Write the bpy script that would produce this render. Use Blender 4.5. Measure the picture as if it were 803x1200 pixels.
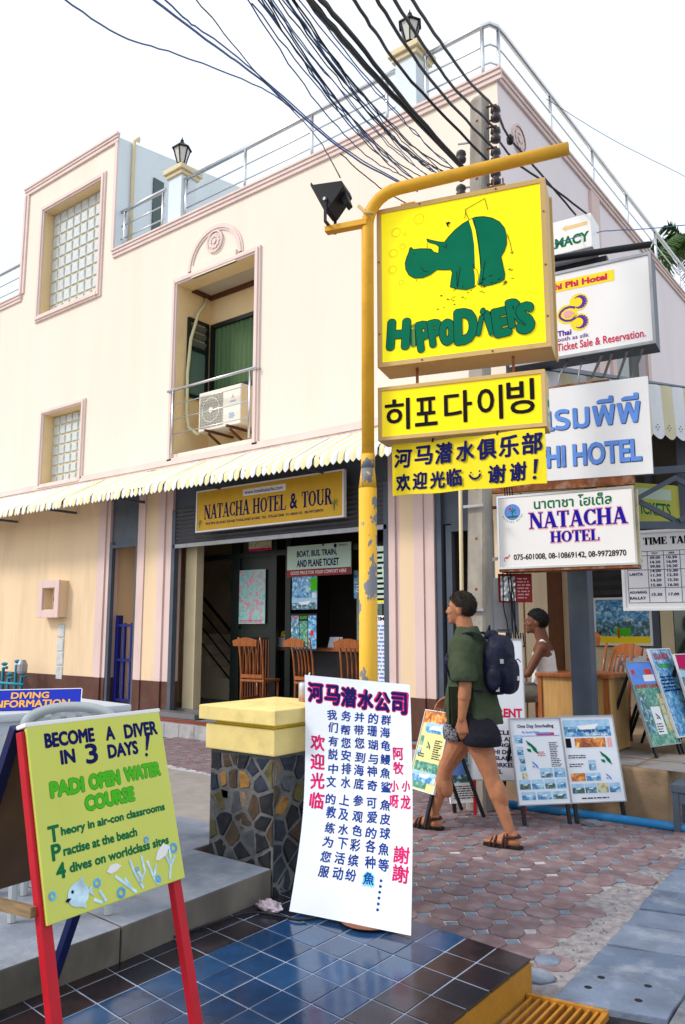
import bpy, bmesh, math, random
from mathutils import Vector, Matrix, Euler
R = math.radians
random.seed(7)
for o in list(bpy.data.objects):
    bpy.data.objects.remove(o)
SC = bpy.context.scene
COL = SC.collection

# ------------------------------------------------------------ camera
cam = bpy.data.cameras.new('camera')
cam.sensor_fit = 'HORIZONTAL'; cam.sensor_width = 36.0; cam.lens = 36.0 * 922.0 / 803.0
cam.clip_start = 0.05; cam.clip_end = 2000
camo = bpy.data.objects.new('camera', cam); COL.objects.link(camo)
camo.location = (0, 0, 1.55)
camo.rotation_euler = (R(90 + 8.33), 0, R(37.8))
SC.camera = camo

# ------------------------------------------------------------ sky and light
SUN_EL, SUN_DIR = 40.0, Vector((-0.62, -0.78))      # the side the light comes from
w = bpy.data.worlds.new('World'); SC.world = w; w.use_nodes = True
nt = w.node_tree; nt.nodes.clear()
sky = nt.nodes.new('ShaderNodeTexSky'); sky.sky_type = 'NISHITA'; sky.sun_disc = False
sky.sun_elevation = R(SUN_EL); sky.sun_rotation = math.atan2(SUN_DIR.x, SUN_DIR.y)
sky.air_density = 1.0; sky.dust_density = 2.0; sky.ozone_density = 1.0
bg1 = nt.nodes.new('ShaderNodeBackground'); bg1.inputs[1].default_value = 0.06
veil = nt.nodes.new('ShaderNodeBackground'); veil.inputs[1].default_value = 0.93
tc = nt.nodes.new('ShaderNodeTexCoord')
nz = nt.nodes.new('ShaderNodeTexNoise'); nz.inputs['Scale'].default_value = 1.3; nz.inputs['Detail'].default_value = 3
mp = nt.nodes.new('ShaderNodeMapping'); mp.inputs['Scale'].default_value = (1, 1, 2.0)
nt.links.new(tc.outputs['Generated'], mp.inputs['Vector']); nt.links.new(mp.outputs[0], nz.inputs['Vector'])
rp = nt.nodes.new('ShaderNodeValToRGB')
rp.color_ramp.elements[0].position = 0.36; rp.color_ramp.elements[0].color = (0.84, 0.94, 1.0, 1)
rp.color_ramp.elements[1].position = 0.60; rp.color_ramp.elements[1].color = (1.0, 1.0, 1.0, 1)
nt.links.new(nz.outputs[0], rp.inputs[0]); nt.links.new(rp.outputs[0], veil.inputs[0])
add = nt.nodes.new('ShaderNodeAddShader'); wo = nt.nodes.new('ShaderNodeOutputWorld')
nt.links.new(sky.outputs[0], bg1.inputs[0]); nt.links.new(bg1.outputs[0], add.inputs[0])
nt.links.new(veil.outputs[0], add.inputs[1]); nt.links.new(add.outputs[0], wo.inputs[0])
sl = bpy.data.lights.new('sun', 'SUN'); sl.energy = 1.9; sl.angle = R(11); sl.color = (1.0, 0.93, 0.84)
so = bpy.data.objects.new('sun', sl); COL.objects.link(so)
se = R(SUN_EL)
sv = Vector((SUN_DIR.x * math.cos(se), SUN_DIR.y * math.cos(se), math.sin(se)))
so.rotation_euler = (-sv).to_track_quat('-Z', 'Y').to_euler()
so.location = (0, 0, 20)
SC.view_settings.view_transform = 'Standard'; SC.view_settings.look = 'None'
SC.view_settings.exposure = 0.15; SC.view_settings.gamma = 1.0
SC.view_settings.use_curve_mapping = False

# ------------------------------------------------------------ materials
MATS = {}
def mat(name, col, rough=0.7, metal=0.0, var=0.0, vs=3.0, dirt=None, dirt_amt=0.0, ds=1.5, bump=0.0, bs=60.0,
        stretch=(1, 1, 1), spec=0.22, trans=0.0, alpha=1.0, emit=0.0, coat=0.0, dlo=0.5, dhi=0.7):
    if name in MATS: return MATS[name]
    m = bpy.data.materials.new(name); m.use_nodes = True; t = m.node_tree
    b = t.nodes['Principled BSDF']; L = t.links.new
    b.inputs['Roughness'].default_value = rough; b.inputs['Metallic'].default_value = metal
    b.inputs['Specular IOR Level'].default_value = spec; b.inputs['Alpha'].default_value = alpha
    b.inputs['Transmission Weight'].default_value = trans; b.inputs['Coat Weight'].default_value = coat
    tc = t.nodes.new('ShaderNodeTexCoord'); mp = t.nodes.new('ShaderNodeMapping')
    mp.inputs['Scale'].default_value = stretch; L(tc.outputs['Object'], mp.inputs[0])
    rgb = t.nodes.new('ShaderNodeRGB'); rgb.outputs[0].default_value = (*col, 1); cur = rgb.outputs[0]
    if var > 0:
        n = t.nodes.new('ShaderNodeTexNoise'); n.inputs['Scale'].default_value = vs; n.inputs['Detail'].default_value = 6
        L(mp.outputs[0], n.inputs['Vector'])
        mr = t.nodes.new('ShaderNodeMapRange'); mr.inputs[1].default_value = 0.3; mr.inputs[2].default_value = 0.7
        mr.inputs[3].default_value = 1 - var; mr.inputs[4].default_value = 1 + var
        L(n.outputs[0], mr.inputs[0])
        oi = t.nodes.new('ShaderNodeObjectInfo')
        mx = t.nodes.new('ShaderNodeVectorMath'); mx.operation = 'SCALE'
        L(cur, mx.inputs[0]); L(mr.outputs[0], mx.inputs['Scale']); cur = mx.outputs[0]
    if dirt:
        n2 = t.nodes.new('ShaderNodeTexNoise'); n2.inputs['Scale'].default_value = ds; n2.inputs['Detail'].default_value = 8
        n2.inputs['Roughness'].default_value = 0.65; L(mp.outputs[0], n2.inputs['Vector'])
        m2 = t.nodes.new('ShaderNodeMapRange'); m2.inputs[1].default_value = dlo; m2.inputs[2].default_value = dhi
        m2.inputs[4].default_value = dirt_amt; L(n2.outputs[0], m2.inputs[0])
        mi = t.nodes.new('ShaderNodeMixRGB'); mi.inputs[2].default_value = (*dirt, 1)
        L(m2.outputs[0], mi.inputs[0]); L(cur, mi.inputs[1]); cur = mi.outputs[0]
    L(cur, b.inputs['Base Color'])
    if emit > 0:
        L(cur, b.inputs['Emission Color']); b.inputs['Emission Strength'].default_value = emit
    if bump > 0:
        n3 = t.nodes.new('ShaderNodeTexNoise'); n3.inputs['Scale'].default_value = bs; n3.inputs['Detail'].default_value = 5
        L(mp.outputs[0], n3.inputs['Vector'])
        bp = t.nodes.new('ShaderNodeBump'); bp.inputs['Strength'].default_value = bump; bp.inputs['Distance'].default_value = 0.01
        L(n3.outputs[0], bp.inputs['Height']); L(bp.outputs[0], b.inputs['Normal'])
    MATS[name] = m; return m

def picmat(name, stops, scale=6.0, seed=0.0, grad=0.0, rough=0.35):
    """printed photograph: noise through a colour ramp"""
    if name in MATS: return MATS[name]
    m = bpy.data.materials.new(name); m.use_nodes = True; t = m.node_tree; L = t.links.new
    b = t.nodes['Principled BSDF']; b.inputs['Roughness'].default_value = rough
    tc = t.nodes.new('ShaderNodeTexCoord'); mp = t.nodes.new('ShaderNodeMapping'); mp.inputs['Location'].default_value = (seed, seed * 2, seed * 3)
    L(tc.outputs['Object'], mp.inputs[0])
    n = t.nodes.new('ShaderNodeTexNoise'); n.inputs['Scale'].default_value = scale * 1.9; n.inputs['Detail'].default_value = 9; n.inputs['Roughness'].default_value = 0.62
    n.inputs['Distortion'].default_value = 0.8
    L(mp.outputs[0], n.inputs['Vector'])
    r = t.nodes.new('ShaderNodeValToRGB'); el = r.color_ramp.elements
    while len(el) < len(stops): el.new(0.5)
    for i, (p, c) in enumerate(stops):
        el[i].position = p; el[i].color = (*c, 1)
    L(n.outputs[0], r.inputs[0]); L(r.outputs[0], b.inputs['Base Color'])
    MATS[name] = m; return m

M = {}
M['wall'] = mat('cream_render', (0.81, 0.715, 0.625), 0.85, var=0.03, vs=0.8, dirt=(0.60, 0.50, 0.38), dirt_amt=0.2, ds=1.1, stretch=(1.6, 1.6, 0.16), bump=0.12, bs=40)
M['wall_low'] = mat('shaded_cream_render', (0.78, 0.60, 0.40), 0.85, var=0.05, vs=0.9, dirt=(0.45, 0.33, 0.22), dirt_amt=0.35, ds=1.4, stretch=(1.5, 1.5, 0.25), bump=0.15, bs=30)  # cream wall with the awning's warm shade mixed into the colour
M['wall_side'] = mat('cool_lit_cream_render', (0.80, 0.73, 0.76), 0.85, var=0.03, vs=0.8, dirt=(0.55, 0.5, 0.5), dirt_amt=0.15, ds=1.0, stretch=(1, 1, 0.3), bump=0.1)  # cream wall with the cooler light of the lane side in its colour
M['wall_blue'] = mat('bluish_white_render', (0.66, 0.74, 0.80), 0.85, var=0.04, vs=0.9, dirt=(0.45, 0.5, 0.52), dirt_amt=0.2, ds=1.2, stretch=(1, 1, 0.3))
M['reveal'] = mat('recess_lit_render', (0.80, 0.62, 0.36), 0.85, var=0.04, vs=2, dirt=(0.5, 0.36, 0.18), dirt_amt=0.2)  # wall colour with the yellowish light of the recesses mixed in
M['pink'] = mat('pink_trim', (0.70, 0.54, 0.51), 0.8, var=0.05, vs=2.5, dirt=(0.45, 0.28, 0.25), dirt_amt=0.25, ds=2.0, stretch=(1, 1, 0.4), bump=0.1)
M['pinkup'] = mat('pale_pink_trim', (0.74, 0.60, 0.565), 0.8, var=0.05, vs=2.5, dirt=(0.50, 0.36, 0.33), dirt_amt=0.25, ds=2.0, stretch=(1, 1, 0.4), bump=0.1)
M['brown'] = mat('brown_base_paint', (0.10, 0.042, 0.030), 0.6, var=0.15, vs=4, dirt=(0.16, 0.10, 0.08), dirt_amt=0.5)
M['greymetal'] = mat('blue_grey_paint', (0.075, 0.095, 0.13), 0.5, var=0.1, vs=5, dirt=(0.13, 0.12, 0.11), dirt_amt=0.4, ds=3)
M['shutter'] = mat('grey_shutter', (0.10, 0.105, 0.12), 0.5, metal=0.3, var=0.1, vs=4, dirt=(0.07, 0.06, 0.055), dirt_amt=0.5)
M['darkframe'] = mat('dark_green_frame', (0.010, 0.016, 0.014), 0.3, var=0.1)
M['black'] = mat('black_paint', (0.012, 0.012, 0.016), 0.45, var=0.1)
M['interior'] = mat('brightened_interior_paint', (0.72, 0.63, 0.45), 0.8, var=0.1)  # lightened to make up for the little light reaching the room
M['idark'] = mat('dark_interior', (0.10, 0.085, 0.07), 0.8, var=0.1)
M['yellowpaint'] = mat('pale_yellow_paint', (0.78, 0.62, 0.24), 0.65, var=0.08, vs=6, dirt=(0.42, 0.33, 0.14), dirt_amt=0.55, ds=4.5, bump=0.15, bs=50)
M['poleyellow'] = mat('yellow_pole_paint', (0.80, 0.42, 0.035), 0.45, var=0.06, vs=4, dirt=(0.50, 0.23, 0.03), dirt_amt=0.5, ds=5)
M['polepeel'] = mat('peeling_yellow_paint', (0.78, 0.44, 0.04), 0.5, var=0.05, vs=4, dirt=(0.15, 0.175, 0.225), dirt_amt=0.95, ds=8.0, dlo=0.535, dhi=0.55, stretch=(1, 1, 0.6), bump=0.2)
M['boxtan'] = mat('faded_tan_metal', (0.66, 0.44, 0.17), 0.5, var=0.1, vs=3, dirt=(0.38, 0.23, 0.10), dirt_amt=0.5, ds=3, stretch=(1, 1, 0.3))
M['signyellow'] = mat('yellow_acrylic', (1.0, 0.86, 0.0), 0.25, var=0.02, vs=1.0, emit=0.22)
M['korean_yellow'] = mat('yellow_acrylic_small', (1.0, 0.80, 0.0), 0.25, var=0.02, vs=1.0, emit=0.12)
M['banneryellow'] = mat('yellow_banner_board', (0.93, 0.74, 0.01), 0.5, var=0.06, vs=5, dirt=(0.6, 0.45, 0.02), dirt_amt=0.4, ds=4)
M['hippo'] = mat('green_ink', (0.003, 0.165, 0.085), 0.7, spec=0.06, var=0.06, vs=8)
M['navy'] = mat('navy_ink', (0.010, 0.012, 0.10), 0.7, spec=0.06, var=0.1, vs=20)
M['navy2'] = mat('faded_navy_ink', (0.022, 0.022, 0.10), 0.7, spec=0.06, var=0.2, vs=20)
M['royal'] = mat('royal_blue_ink', (0.012, 0.012, 0.36), 0.7, spec=0.06)
M['pinkink'] = mat('pale_pink_ink', (0.80, 0.38, 0.42), 0.4)
M['magenta'] = mat('magenta_ink', (0.55, 0.015, 0.12), 0.7, spec=0.06)
M['brushblue'] = mat('blue_brush_ink', (0.012, 0.045, 0.26), 0.7, spec=0.06, var=0.4, vs=30)
M['brushhalo'] = mat('pale_blue_ink_bleed', (0.30, 0.48, 0.75), 0.6)
M['brushpink'] = mat('pink_brush_ink', (0.62, 0.02, 0.14), 0.7, spec=0.06, var=0.3, vs=30)
M['cyan'] = mat('cyan_marker', (0.10, 0.55, 0.80), 0.6)
M['inkgreen'] = mat('dark_green_ink', (0.01, 0.16, 0.06), 0.7, spec=0.06)
M['limegreen'] = mat('bright_green_ink', (0.08, 0.50, 0.02), 0.7, spec=0.06)
M['inkblack'] = mat('black_ink', (0.01, 0.01, 0.015), 0.7, spec=0.06)
M['red'] = mat('red_ink', (0.60, 0.02, 0.02), 0.45)
M['darkred'] = mat('dark_red_print', (0.30, 0.02, 0.02), 0.5)
M['white'] = mat('white_sign_face', (0.80, 0.80, 0.82), 0.4, var=0.02, vs=2, dirt=(0.55, 0.52, 0.46), dirt_amt=0.25, ds=2.5, dlo=0.55, dhi=0.8)
M['whitebright'] = mat('white_acrylic', (0.84, 0.83, 0.83), 0.3, var=0.02, vs=2)
M['paper'] = mat('white_card', (0.74, 0.78, 0.86), 0.65, var=0.03, vs=3, dirt=(0.5, 0.5, 0.52), dirt_amt=0.25, ds=3.0, dlo=0.6, dhi=0.75)
M['lightblueink'] = mat('mid_blue_letter', (0.13, 0.28, 0.72), 0.7, spec=0.06, var=0.15, vs=6)
M['rust'] = mat('rusty_steel', (0.22, 0.075, 0.03), 0.85, var=0.4, vs=12, dirt=(0.40, 0.33, 0.28), dirt_amt=0.8, ds=6, bump=0.3)
M['steel'] = mat('stainless_steel', (0.62, 0.63, 0.66), 0.28, metal=1.0, var=0.05)
M['greysteel'] = mat('galvanised_steel', (0.34, 0.35, 0.38), 0.5, metal=0.4, var=0.15, vs=6, dirt=(0.22, 0.16, 0.1), dirt_amt=0.4)
M['foil'] = mat('crinkled_foil', (0.55, 0.42, 0.15), 0.25, metal=0.8, var=0.3, vs=14, dirt=(0.02, 0.16, 0.12), dirt_amt=1, ds=9, bump=0.8, bs=25)
M['wood'] = mat('varnished_orange_wood', (0.32, 0.098, 0.026), 0.32, var=0.25, vs=7, stretch=(6, 6, 0.8), coat=0.3)
M['oak'] = mat('light_oak', (0.52, 0.30, 0.11), 0.45, var=0.15, vs=6, stretch=(5, 5, 0.6))
M['darkwood'] = mat('dark_reddish_wood', (0.13, 0.045, 0.02), 0.5, var=0.25, vs=7, stretch=(5, 5, 0.8))
M['rawwood'] = mat('weathered_wood', (0.25, 0.17, 0.09), 0.8, var=0.3, vs=9, stretch=(1, 6, 6))
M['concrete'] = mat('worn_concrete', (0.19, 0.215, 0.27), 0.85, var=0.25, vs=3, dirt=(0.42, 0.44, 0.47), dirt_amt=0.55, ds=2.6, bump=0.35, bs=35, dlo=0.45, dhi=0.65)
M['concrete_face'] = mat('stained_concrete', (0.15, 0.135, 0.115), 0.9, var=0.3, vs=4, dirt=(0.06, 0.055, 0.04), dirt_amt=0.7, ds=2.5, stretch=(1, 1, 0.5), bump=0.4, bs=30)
M['block'] = mat('tan_concrete_block', (0.30, 0.21, 0.13), 0.9, var=0.25, vs=4, dirt=(0.16, 0.10, 0.06), dirt_amt=0.7, ds=3.2, bump=0.4, bs=40)
M['beige'] = mat('beige_cement', (0.30, 0.27, 0.25), 0.9, var=0.12, vs=5, dirt=(0.20, 0.19, 0.19), dirt_amt=0.5, ds=2, bump=0.25, bs=80)
M['sand'] = mat('sandy_mortar', (0.27, 0.25, 0.26), 0.95, var=0.3, vs=22, dirt=(0.14, 0.135, 0.15), dirt_amt=0.8, ds=14, bump=0.5, bs=90)
M['joint'] = mat('paver_joint', (0.46, 0.43, 0.45), 0.95, var=0.25, vs=14, dirt=(0.18, 0.15, 0.16), dirt_amt=0.8, ds=5)
M['pav'] = [mat('red_paver_%s' % n, c, 0.8, var=0.22, vs=9, dirt=(0.30, 0.25, 0.26), dirt_amt=0.5, ds=5, bump=0.35, bs=90) for n, c in
            (('a', (0.200, 0.138, 0.148)), ('b', (0.224, 0.158, 0.166)), ('c', (0.178, 0.124, 0.136)), ('d', (0.212, 0.144, 0.152)))]
M['pavblue'] = mat('blue_grey_paver', (0.16, 0.21, 0.27), 0.8, var=0.25, vs=12, dirt=(0.3, 0.3, 0.32), dirt_amt=0.4, ds=5, bump=0.3)
M['slab'] = [mat('drain_slab_%s' % n, c, 0.75, var=0.25, vs=5, dirt=(0.34, 0.37, 0.43), dirt_amt=0.6, ds=4, bump=0.5, bs=45) for n, c in
             (('a', (0.135, 0.170, 0.240)), ('b', (0.110, 0.145, 0.215)), ('c', (0.155, 0.190, 0.262)))]
M['tileblue'] = [mat('blue_glazed_tile_%s' % n, c, 0.14, var=0.2, vs=12, spec=0.5, dirt=(0.03, 0.06, 0.12), dirt_amt=0.4, ds=3, bump=0.05, bs=20) for n, c in
                 (('a', (0.010, 0.045, 0.125)), ('b', (0.014, 0.060, 0.155)), ('c', (0.008, 0.035, 0.100)))]
M['tiledark'] = [mat('dark_glazed_tile_%s' % n, c, 0.2, var=0.3, vs=9, spec=0.5, dirt=(0.06, 0.05, 0.06), dirt_amt=0.5, ds=5, bump=0.05, bs=20) for n, c in
                 (('a', (0.014, 0.010, 0.016)), ('b', (0.022, 0.012, 0.014)), ('c', (0.010, 0.012, 0.022)))]
M['grout'] = mat('tile_grout', (0.30, 0.34, 0.44), 0.9, var=0.2, vs=10)
M['ochre'] = mat('ochre_step_paint', (0.40, 0.19, 0.02), 0.6, var=0.2, vs=5, dirt=(0.17, 0.10, 0.03), dirt_amt=0.7, ds=5, bump=0.2)
M['grate'] = mat('orange_grate_paint', (0.42, 0.18, 0.02), 0.55, var=0.2, vs=15, dirt=(0.2, 0.08, 0.03), dirt_amt=0.6, ds=12)
M['mortar'] = mat('stone_mortar', (0.115, 0.115, 0.118), 0.95, var=0.3, vs=12, bump=0.5, bs=60, dirt=(0.20, 0.20, 0.20), dirt_amt=0.6, ds=7)
M['stone'] = [mat('wall_stone_%s' % n, c, 0.6, var=0.35, vs=11, dirt=d, dirt_amt=0.5, ds=7, bump=0.5, bs=30) for n, c, d in
              (('slate', (0.022, 0.028, 0.045), (0.05, 0.05, 0.06)), ('black', (0.014, 0.015, 0.020), (0.04, 0.035, 0.03)),
               ('ochre', (0.28, 0.14, 0.035), (0.12, 0.06, 0.03)), ('olive', (0.10, 0.085, 0.03), (0.04, 0.04, 0.03)),
               ('grey', (0.07, 0.075, 0.085), (0.03, 0.03, 0.03)), ('brown', (0.06, 0.04, 0.025), (0.03, 0.03, 0.03)))]
M['frost'] = mat('glass_block', (0.52, 0.56, 0.57), 0.18, var=0.25, vs=7, spec=0.8, bump=0.3, bs=18)
M['glass'] = mat('dark_window_glass', (0.02, 0.05, 0.04), 0.05, spec=0.9)
M['curtain'] = mat('green_curtain', (0.07, 0.13, 0.06), 0.8, var=0.15, vs=10, stretch=(6, 6, 0.3))
M['awnw'] = mat('white_awning_paint', (0.74, 0.76, 0.80), 0.5, var=0.05, vs=5, dirt=(0.45, 0.42, 0.36), dirt_amt=0.35, ds=5)
M['awny'] = mat('yellow_awning_paint', (0.80, 0.73, 0.42), 0.5, var=0.05, vs=5, dirt=(0.5, 0.40, 0.2), dirt_amt=0.35, ds=5)
M['lampglass'] = mat('lamp_glass', (0.62, 0.62, 0.58), 0.2, var=0.05)
M['cable'] = mat('black_cable', (0.012, 0.013, 0.02), 0.5)
M['cableblue'] = mat('blue_grey_cable', (0.06, 0.12, 0.32), 0.5)
M['polecon'] = mat('weathered_pole_concrete', (0.36, 0.33, 0.29), 0.9, var=0.15, vs=6, dirt=(0.15, 0.13, 0.12), dirt_amt=0.6, ds=3.5, stretch=(1, 1, 0.4), bump=0.4, bs=50)
M['porcelain'] = mat('brown_insulator', (0.06, 0.05, 0.055), 0.3)
M['acwhite'] = mat('ac_white_plastic', (0.80, 0.77, 0.68), 0.5, var=0.03, dirt=(0.5, 0.45, 0.35), dirt_amt=0.2)
M['duct'] = mat('cream_hose', (0.62, 0.60, 0.38), 0.6, var=0.05)
M['bluegate'] = mat('blue_gate_paint', (0.008, 0.012, 0.15), 0.4)
M['cream_plain'] = mat('cream_door_post', (0.66, 0.56, 0.36), 0.7, var=0.05)
M['board_green'] = mat('yellow_green_board', (0.62, 0.66, 0.13), 0.45, var=0.05, vs=3, dirt=(0.72, 0.66, 0.05), dirt_amt=0.6, ds=2.2)
M['redpaint'] = mat('red_gloss_paint', (0.50, 0.010, 0.022), 0.35, var=0.1, vs=10, dirt=(0.3, 0.01, 0.02), dirt_amt=0.3)
M['navypaint'] = mat('navy_gloss_paint', (0.008, 0.012, 0.075), 0.35, var=0.1)
M['plywood'] = mat('brown_plywood_back', (0.16, 0.10, 0.065), 0.8, var=0.15, vs=5)
M['ptable'] = mat('white_plastic_table', (0.52, 0.56, 0.62), 0.45, var=0.04)
M['pchair'] = mat('grey_plastic_chair', (0.42, 0.46, 0.47), 0.4, var=0.04)
M['infoblue'] = mat('blue_info_face', (0.010, 0.025, 0.42), 0.4)
M['infoorange'] = mat('orange_lettering', (0.85, 0.42, 0.06), 0.5)
M['fishblue'] = mat('fish_blue_print', (0.10, 0.40, 0.80), 0.5, var=0.5, vs=18)
M['fishpale'] = mat('fish_pale_print', (0.55, 0.75, 0.85), 0.5, var=0.3, vs=25)
M['pipeblue'] = mat('blue_water_pipe', (0.02, 0.20, 0.48), 0.4, var=0.1, vs=4, dirt=(0.12, 0.22, 0.3), dirt_amt=0.4, ds=4)
M['turq'] = mat('turquoise_pipe', (0.02, 0.25, 0.38), 0.4)
M['skin'] = mat('tanned_skin', (0.40, 0.17, 0.088), 0.55, var=0.16, vs=14, dirt=(0.40, 0.13, 0.08), dirt_amt=0.3, ds=6, bump=0.15, bs=160)
M['skin2'] = mat('shaded_brown_skin', (0.15, 0.06, 0.035), 0.5, var=0.08, vs=9)  # brown skin, darkened for the shade he sits in
M['lips'] = mat('lip_tone', (0.30, 0.10, 0.07), 0.5)
M['hair'] = mat('dark_brown_hair', (0.022, 0.016, 0.013), 0.75, var=0.5, vs=60, bump=0.9, bs=120)
M['hair2'] = mat('black_hair', (0.008, 0.008, 0.009), 0.7, var=0.4, vs=60, bump=0.9, bs=120)
M['shirt'] = mat('olive_green_cotton', (0.047, 0.066, 0.036), 0.9, var=0.15, vs=7, bump=0.35, bs=14)
M['shorts'] = mat('black_shorts_cloth', (0.010, 0.010, 0.018), 0.85, var=0.2, vs=8, bump=0.4, bs=18)
M['pack'] = mat('navy_nylon', (0.006, 0.008, 0.028), 0.6, var=0.2, vs=6, bump=0.5, bs=16)
M['sandal'] = mat('brown_sandal_leather', (0.060, 0.022, 0.018), 0.7, var=0.2, vs=20)
M['sole'] = mat('black_rubber_sole', (0.012, 0.011, 0.012), 0.8)
M['tank'] = mat('white_cotton_vest', (0.70, 0.70, 0.70), 0.85, var=0.05, vs=8, bump=0.4, bs=16)
M['trouser'] = mat('grey_trousers', (0.12, 0.11, 0.10), 0.9)
M['leaf'] = mat('palm_leaf', (0.045, 0.10, 0.02), 0.6, var=0.3, vs=6)
M['trunk'] = mat('palm_bark', (0.16, 0.12, 0.09), 0.9, var=0.2)
M['terra'] = mat('terracotta_saucer', (0.26, 0.10, 0.055), 0.8, var=0.15)
M['purplepaint'] = mat('purple_print', (0.10, 0.02, 0.30), 0.4)
M['thaiyellow'] = mat('golden_print', (0.92, 0.70, 0.02), 0.4)
M['thaired'] = mat('thai_red_print', (0.62, 0.01, 0.08), 0.4)
M['signgold'] = mat('gold_sign_face', (0.62, 0.36, 0.02), 0.5, var=0.08, vs=3)
M['palegreen'] = mat('pale_green_board', (0.50, 0.66, 0.55), 0.6, var=0.05)
M['redstrip'] = mat('red_brown_tile_strip', (0.26, 0.06, 0.035), 0.5, var=0.2, vs=6)
M['floor_in'] = mat('grey_floor_tile', (0.16, 0.16, 0.17), 0.4, var=0.15)
M['greyplain'] = mat('grey_paint', (0.16, 0.17, 0.20), 0.6, var=0.15, vs=5)
M['ceil'] = mat('soffit_paint', (0.55, 0.50, 0.42), 0.8, var=0.05)
M['skyprint'] = mat('sky_print', (0.36, 0.58, 0.80), 0.5, var=0.15, vs=20)
M['bag'] = mat('plastic_bag', (0.34, 0.28, 0.34), 0.25, var=0.4, vs=25)
M['can'] = mat('drink_can', (0.55, 0.55, 0.58), 0.3, metal=0.6, dirt=(0.5, 0.03, 0.03), dirt_amt=1, ds=14)
PIC = [
 picmat('sea_photo', [(0.30, (0.02, 0.08, 0.22)), (0.45, (0.03, 0.22, 0.50)), (0.55, (0.20, 0.50, 0.75)), (0.68, (0.75, 0.85, 0.9))], 9, 1.0),
 picmat('reef_photo', [(0.30, (0.01, 0.05, 0.05)), (0.45, (0.03, 0.20, 0.14)), (0.55, (0.10, 0.38, 0.30)), (0.66, (0.55, 0.55, 0.20))], 12, 5.0),
 picmat('island_photo', [(0.32, (0.02, 0.04, 0.03)), (0.46, (0.05, 0.12, 0.08)), (0.54, (0.08, 0.30, 0.55)), (0.65, (0.60, 0.75, 0.85))], 10, 9.0),
 picmat('sunset_photo', [(0.30, (0.06, 0.01, 0.005)), (0.45, (0.40, 0.08, 0.01)), (0.56, (0.80, 0.30, 0.03)), (0.68, (0.95, 0.75, 0.3))], 8, 13.0),
 picmat('beach_photo', [(0.30, (0.10, 0.12, 0.03)), (0.45, (0.45, 0.38, 0.08)), (0.55, (0.62, 0.60, 0.45)), (0.66, (0.35, 0.6, 0.7))], 14, 17.0),
 picmat('map_print', [(0.34, (0.12, 0.42, 0.42)), (0.50, (0.30, 0.58, 0.55)), (0.55, (0.52, 0.20, 0.30)), (0.66, (0.62, 0.30, 0.38))], 5, 21.0)]

# ------------------------------------------------------------ object helpers
ORG = {}
def link(o, parent=None):
    COL.objects.link(o)
    if parent is not None: o.parent = parent
    return o
def thing(name, label, cat, loc=(0, 0, 0), rz=0.0, group=None, local=False):
    o = bpy.data.objects.new(name, None); o.empty_display_size = 0.1
    o.location = loc; o.rotation_euler = (0, 0, rz); link(o)
    ORG[o.name] = Vector((0, 0, 0)) if local else Vector(loc)
    o['label'] = label; o['category'] = cat
    if group: o['group'] = group
    return o
def tag(o, label, cat, group=None):
    o['label'] = label; o['category'] = cat
    if group: o['group'] = group
    return o
def V(*a): return Vector(a)

class Fr:
    """flat frame: origin, right, up; n points at the viewer"""
    def __init__(s, o, u=(1, 0, 0), v=(0, 0, 1)):
        s.o = Vector(o); s.u = Vector(u).normalized(); s.v = Vector(v).normalized(); s.n = s.u.cross(s.v)
    def p(s, x, y, z=0.0): return s.o + s.u * x + s.v * y + s.n * z
    def sub(s, x, y, z=0.0): return Fr(s.p(x, y, z), s.u, s.v)
def hf(o, deg, tilt=0.0):
    """upright sign frame whose right direction is deg CCW of +X, leaning back by tilt"""
    a = R(deg); u = Vector((math.cos(a), math.sin(a), 0)); nb = Vector((-u.y, u.x, 0))
    v = Vector((0, 0, 1)) * math.cos(R(tilt)) + nb * math.sin(R(tilt))
    return Fr(o, u, v)
AX = Fr((0, 0, 0), (1, 0, 0), (0, 0, 1))

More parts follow.
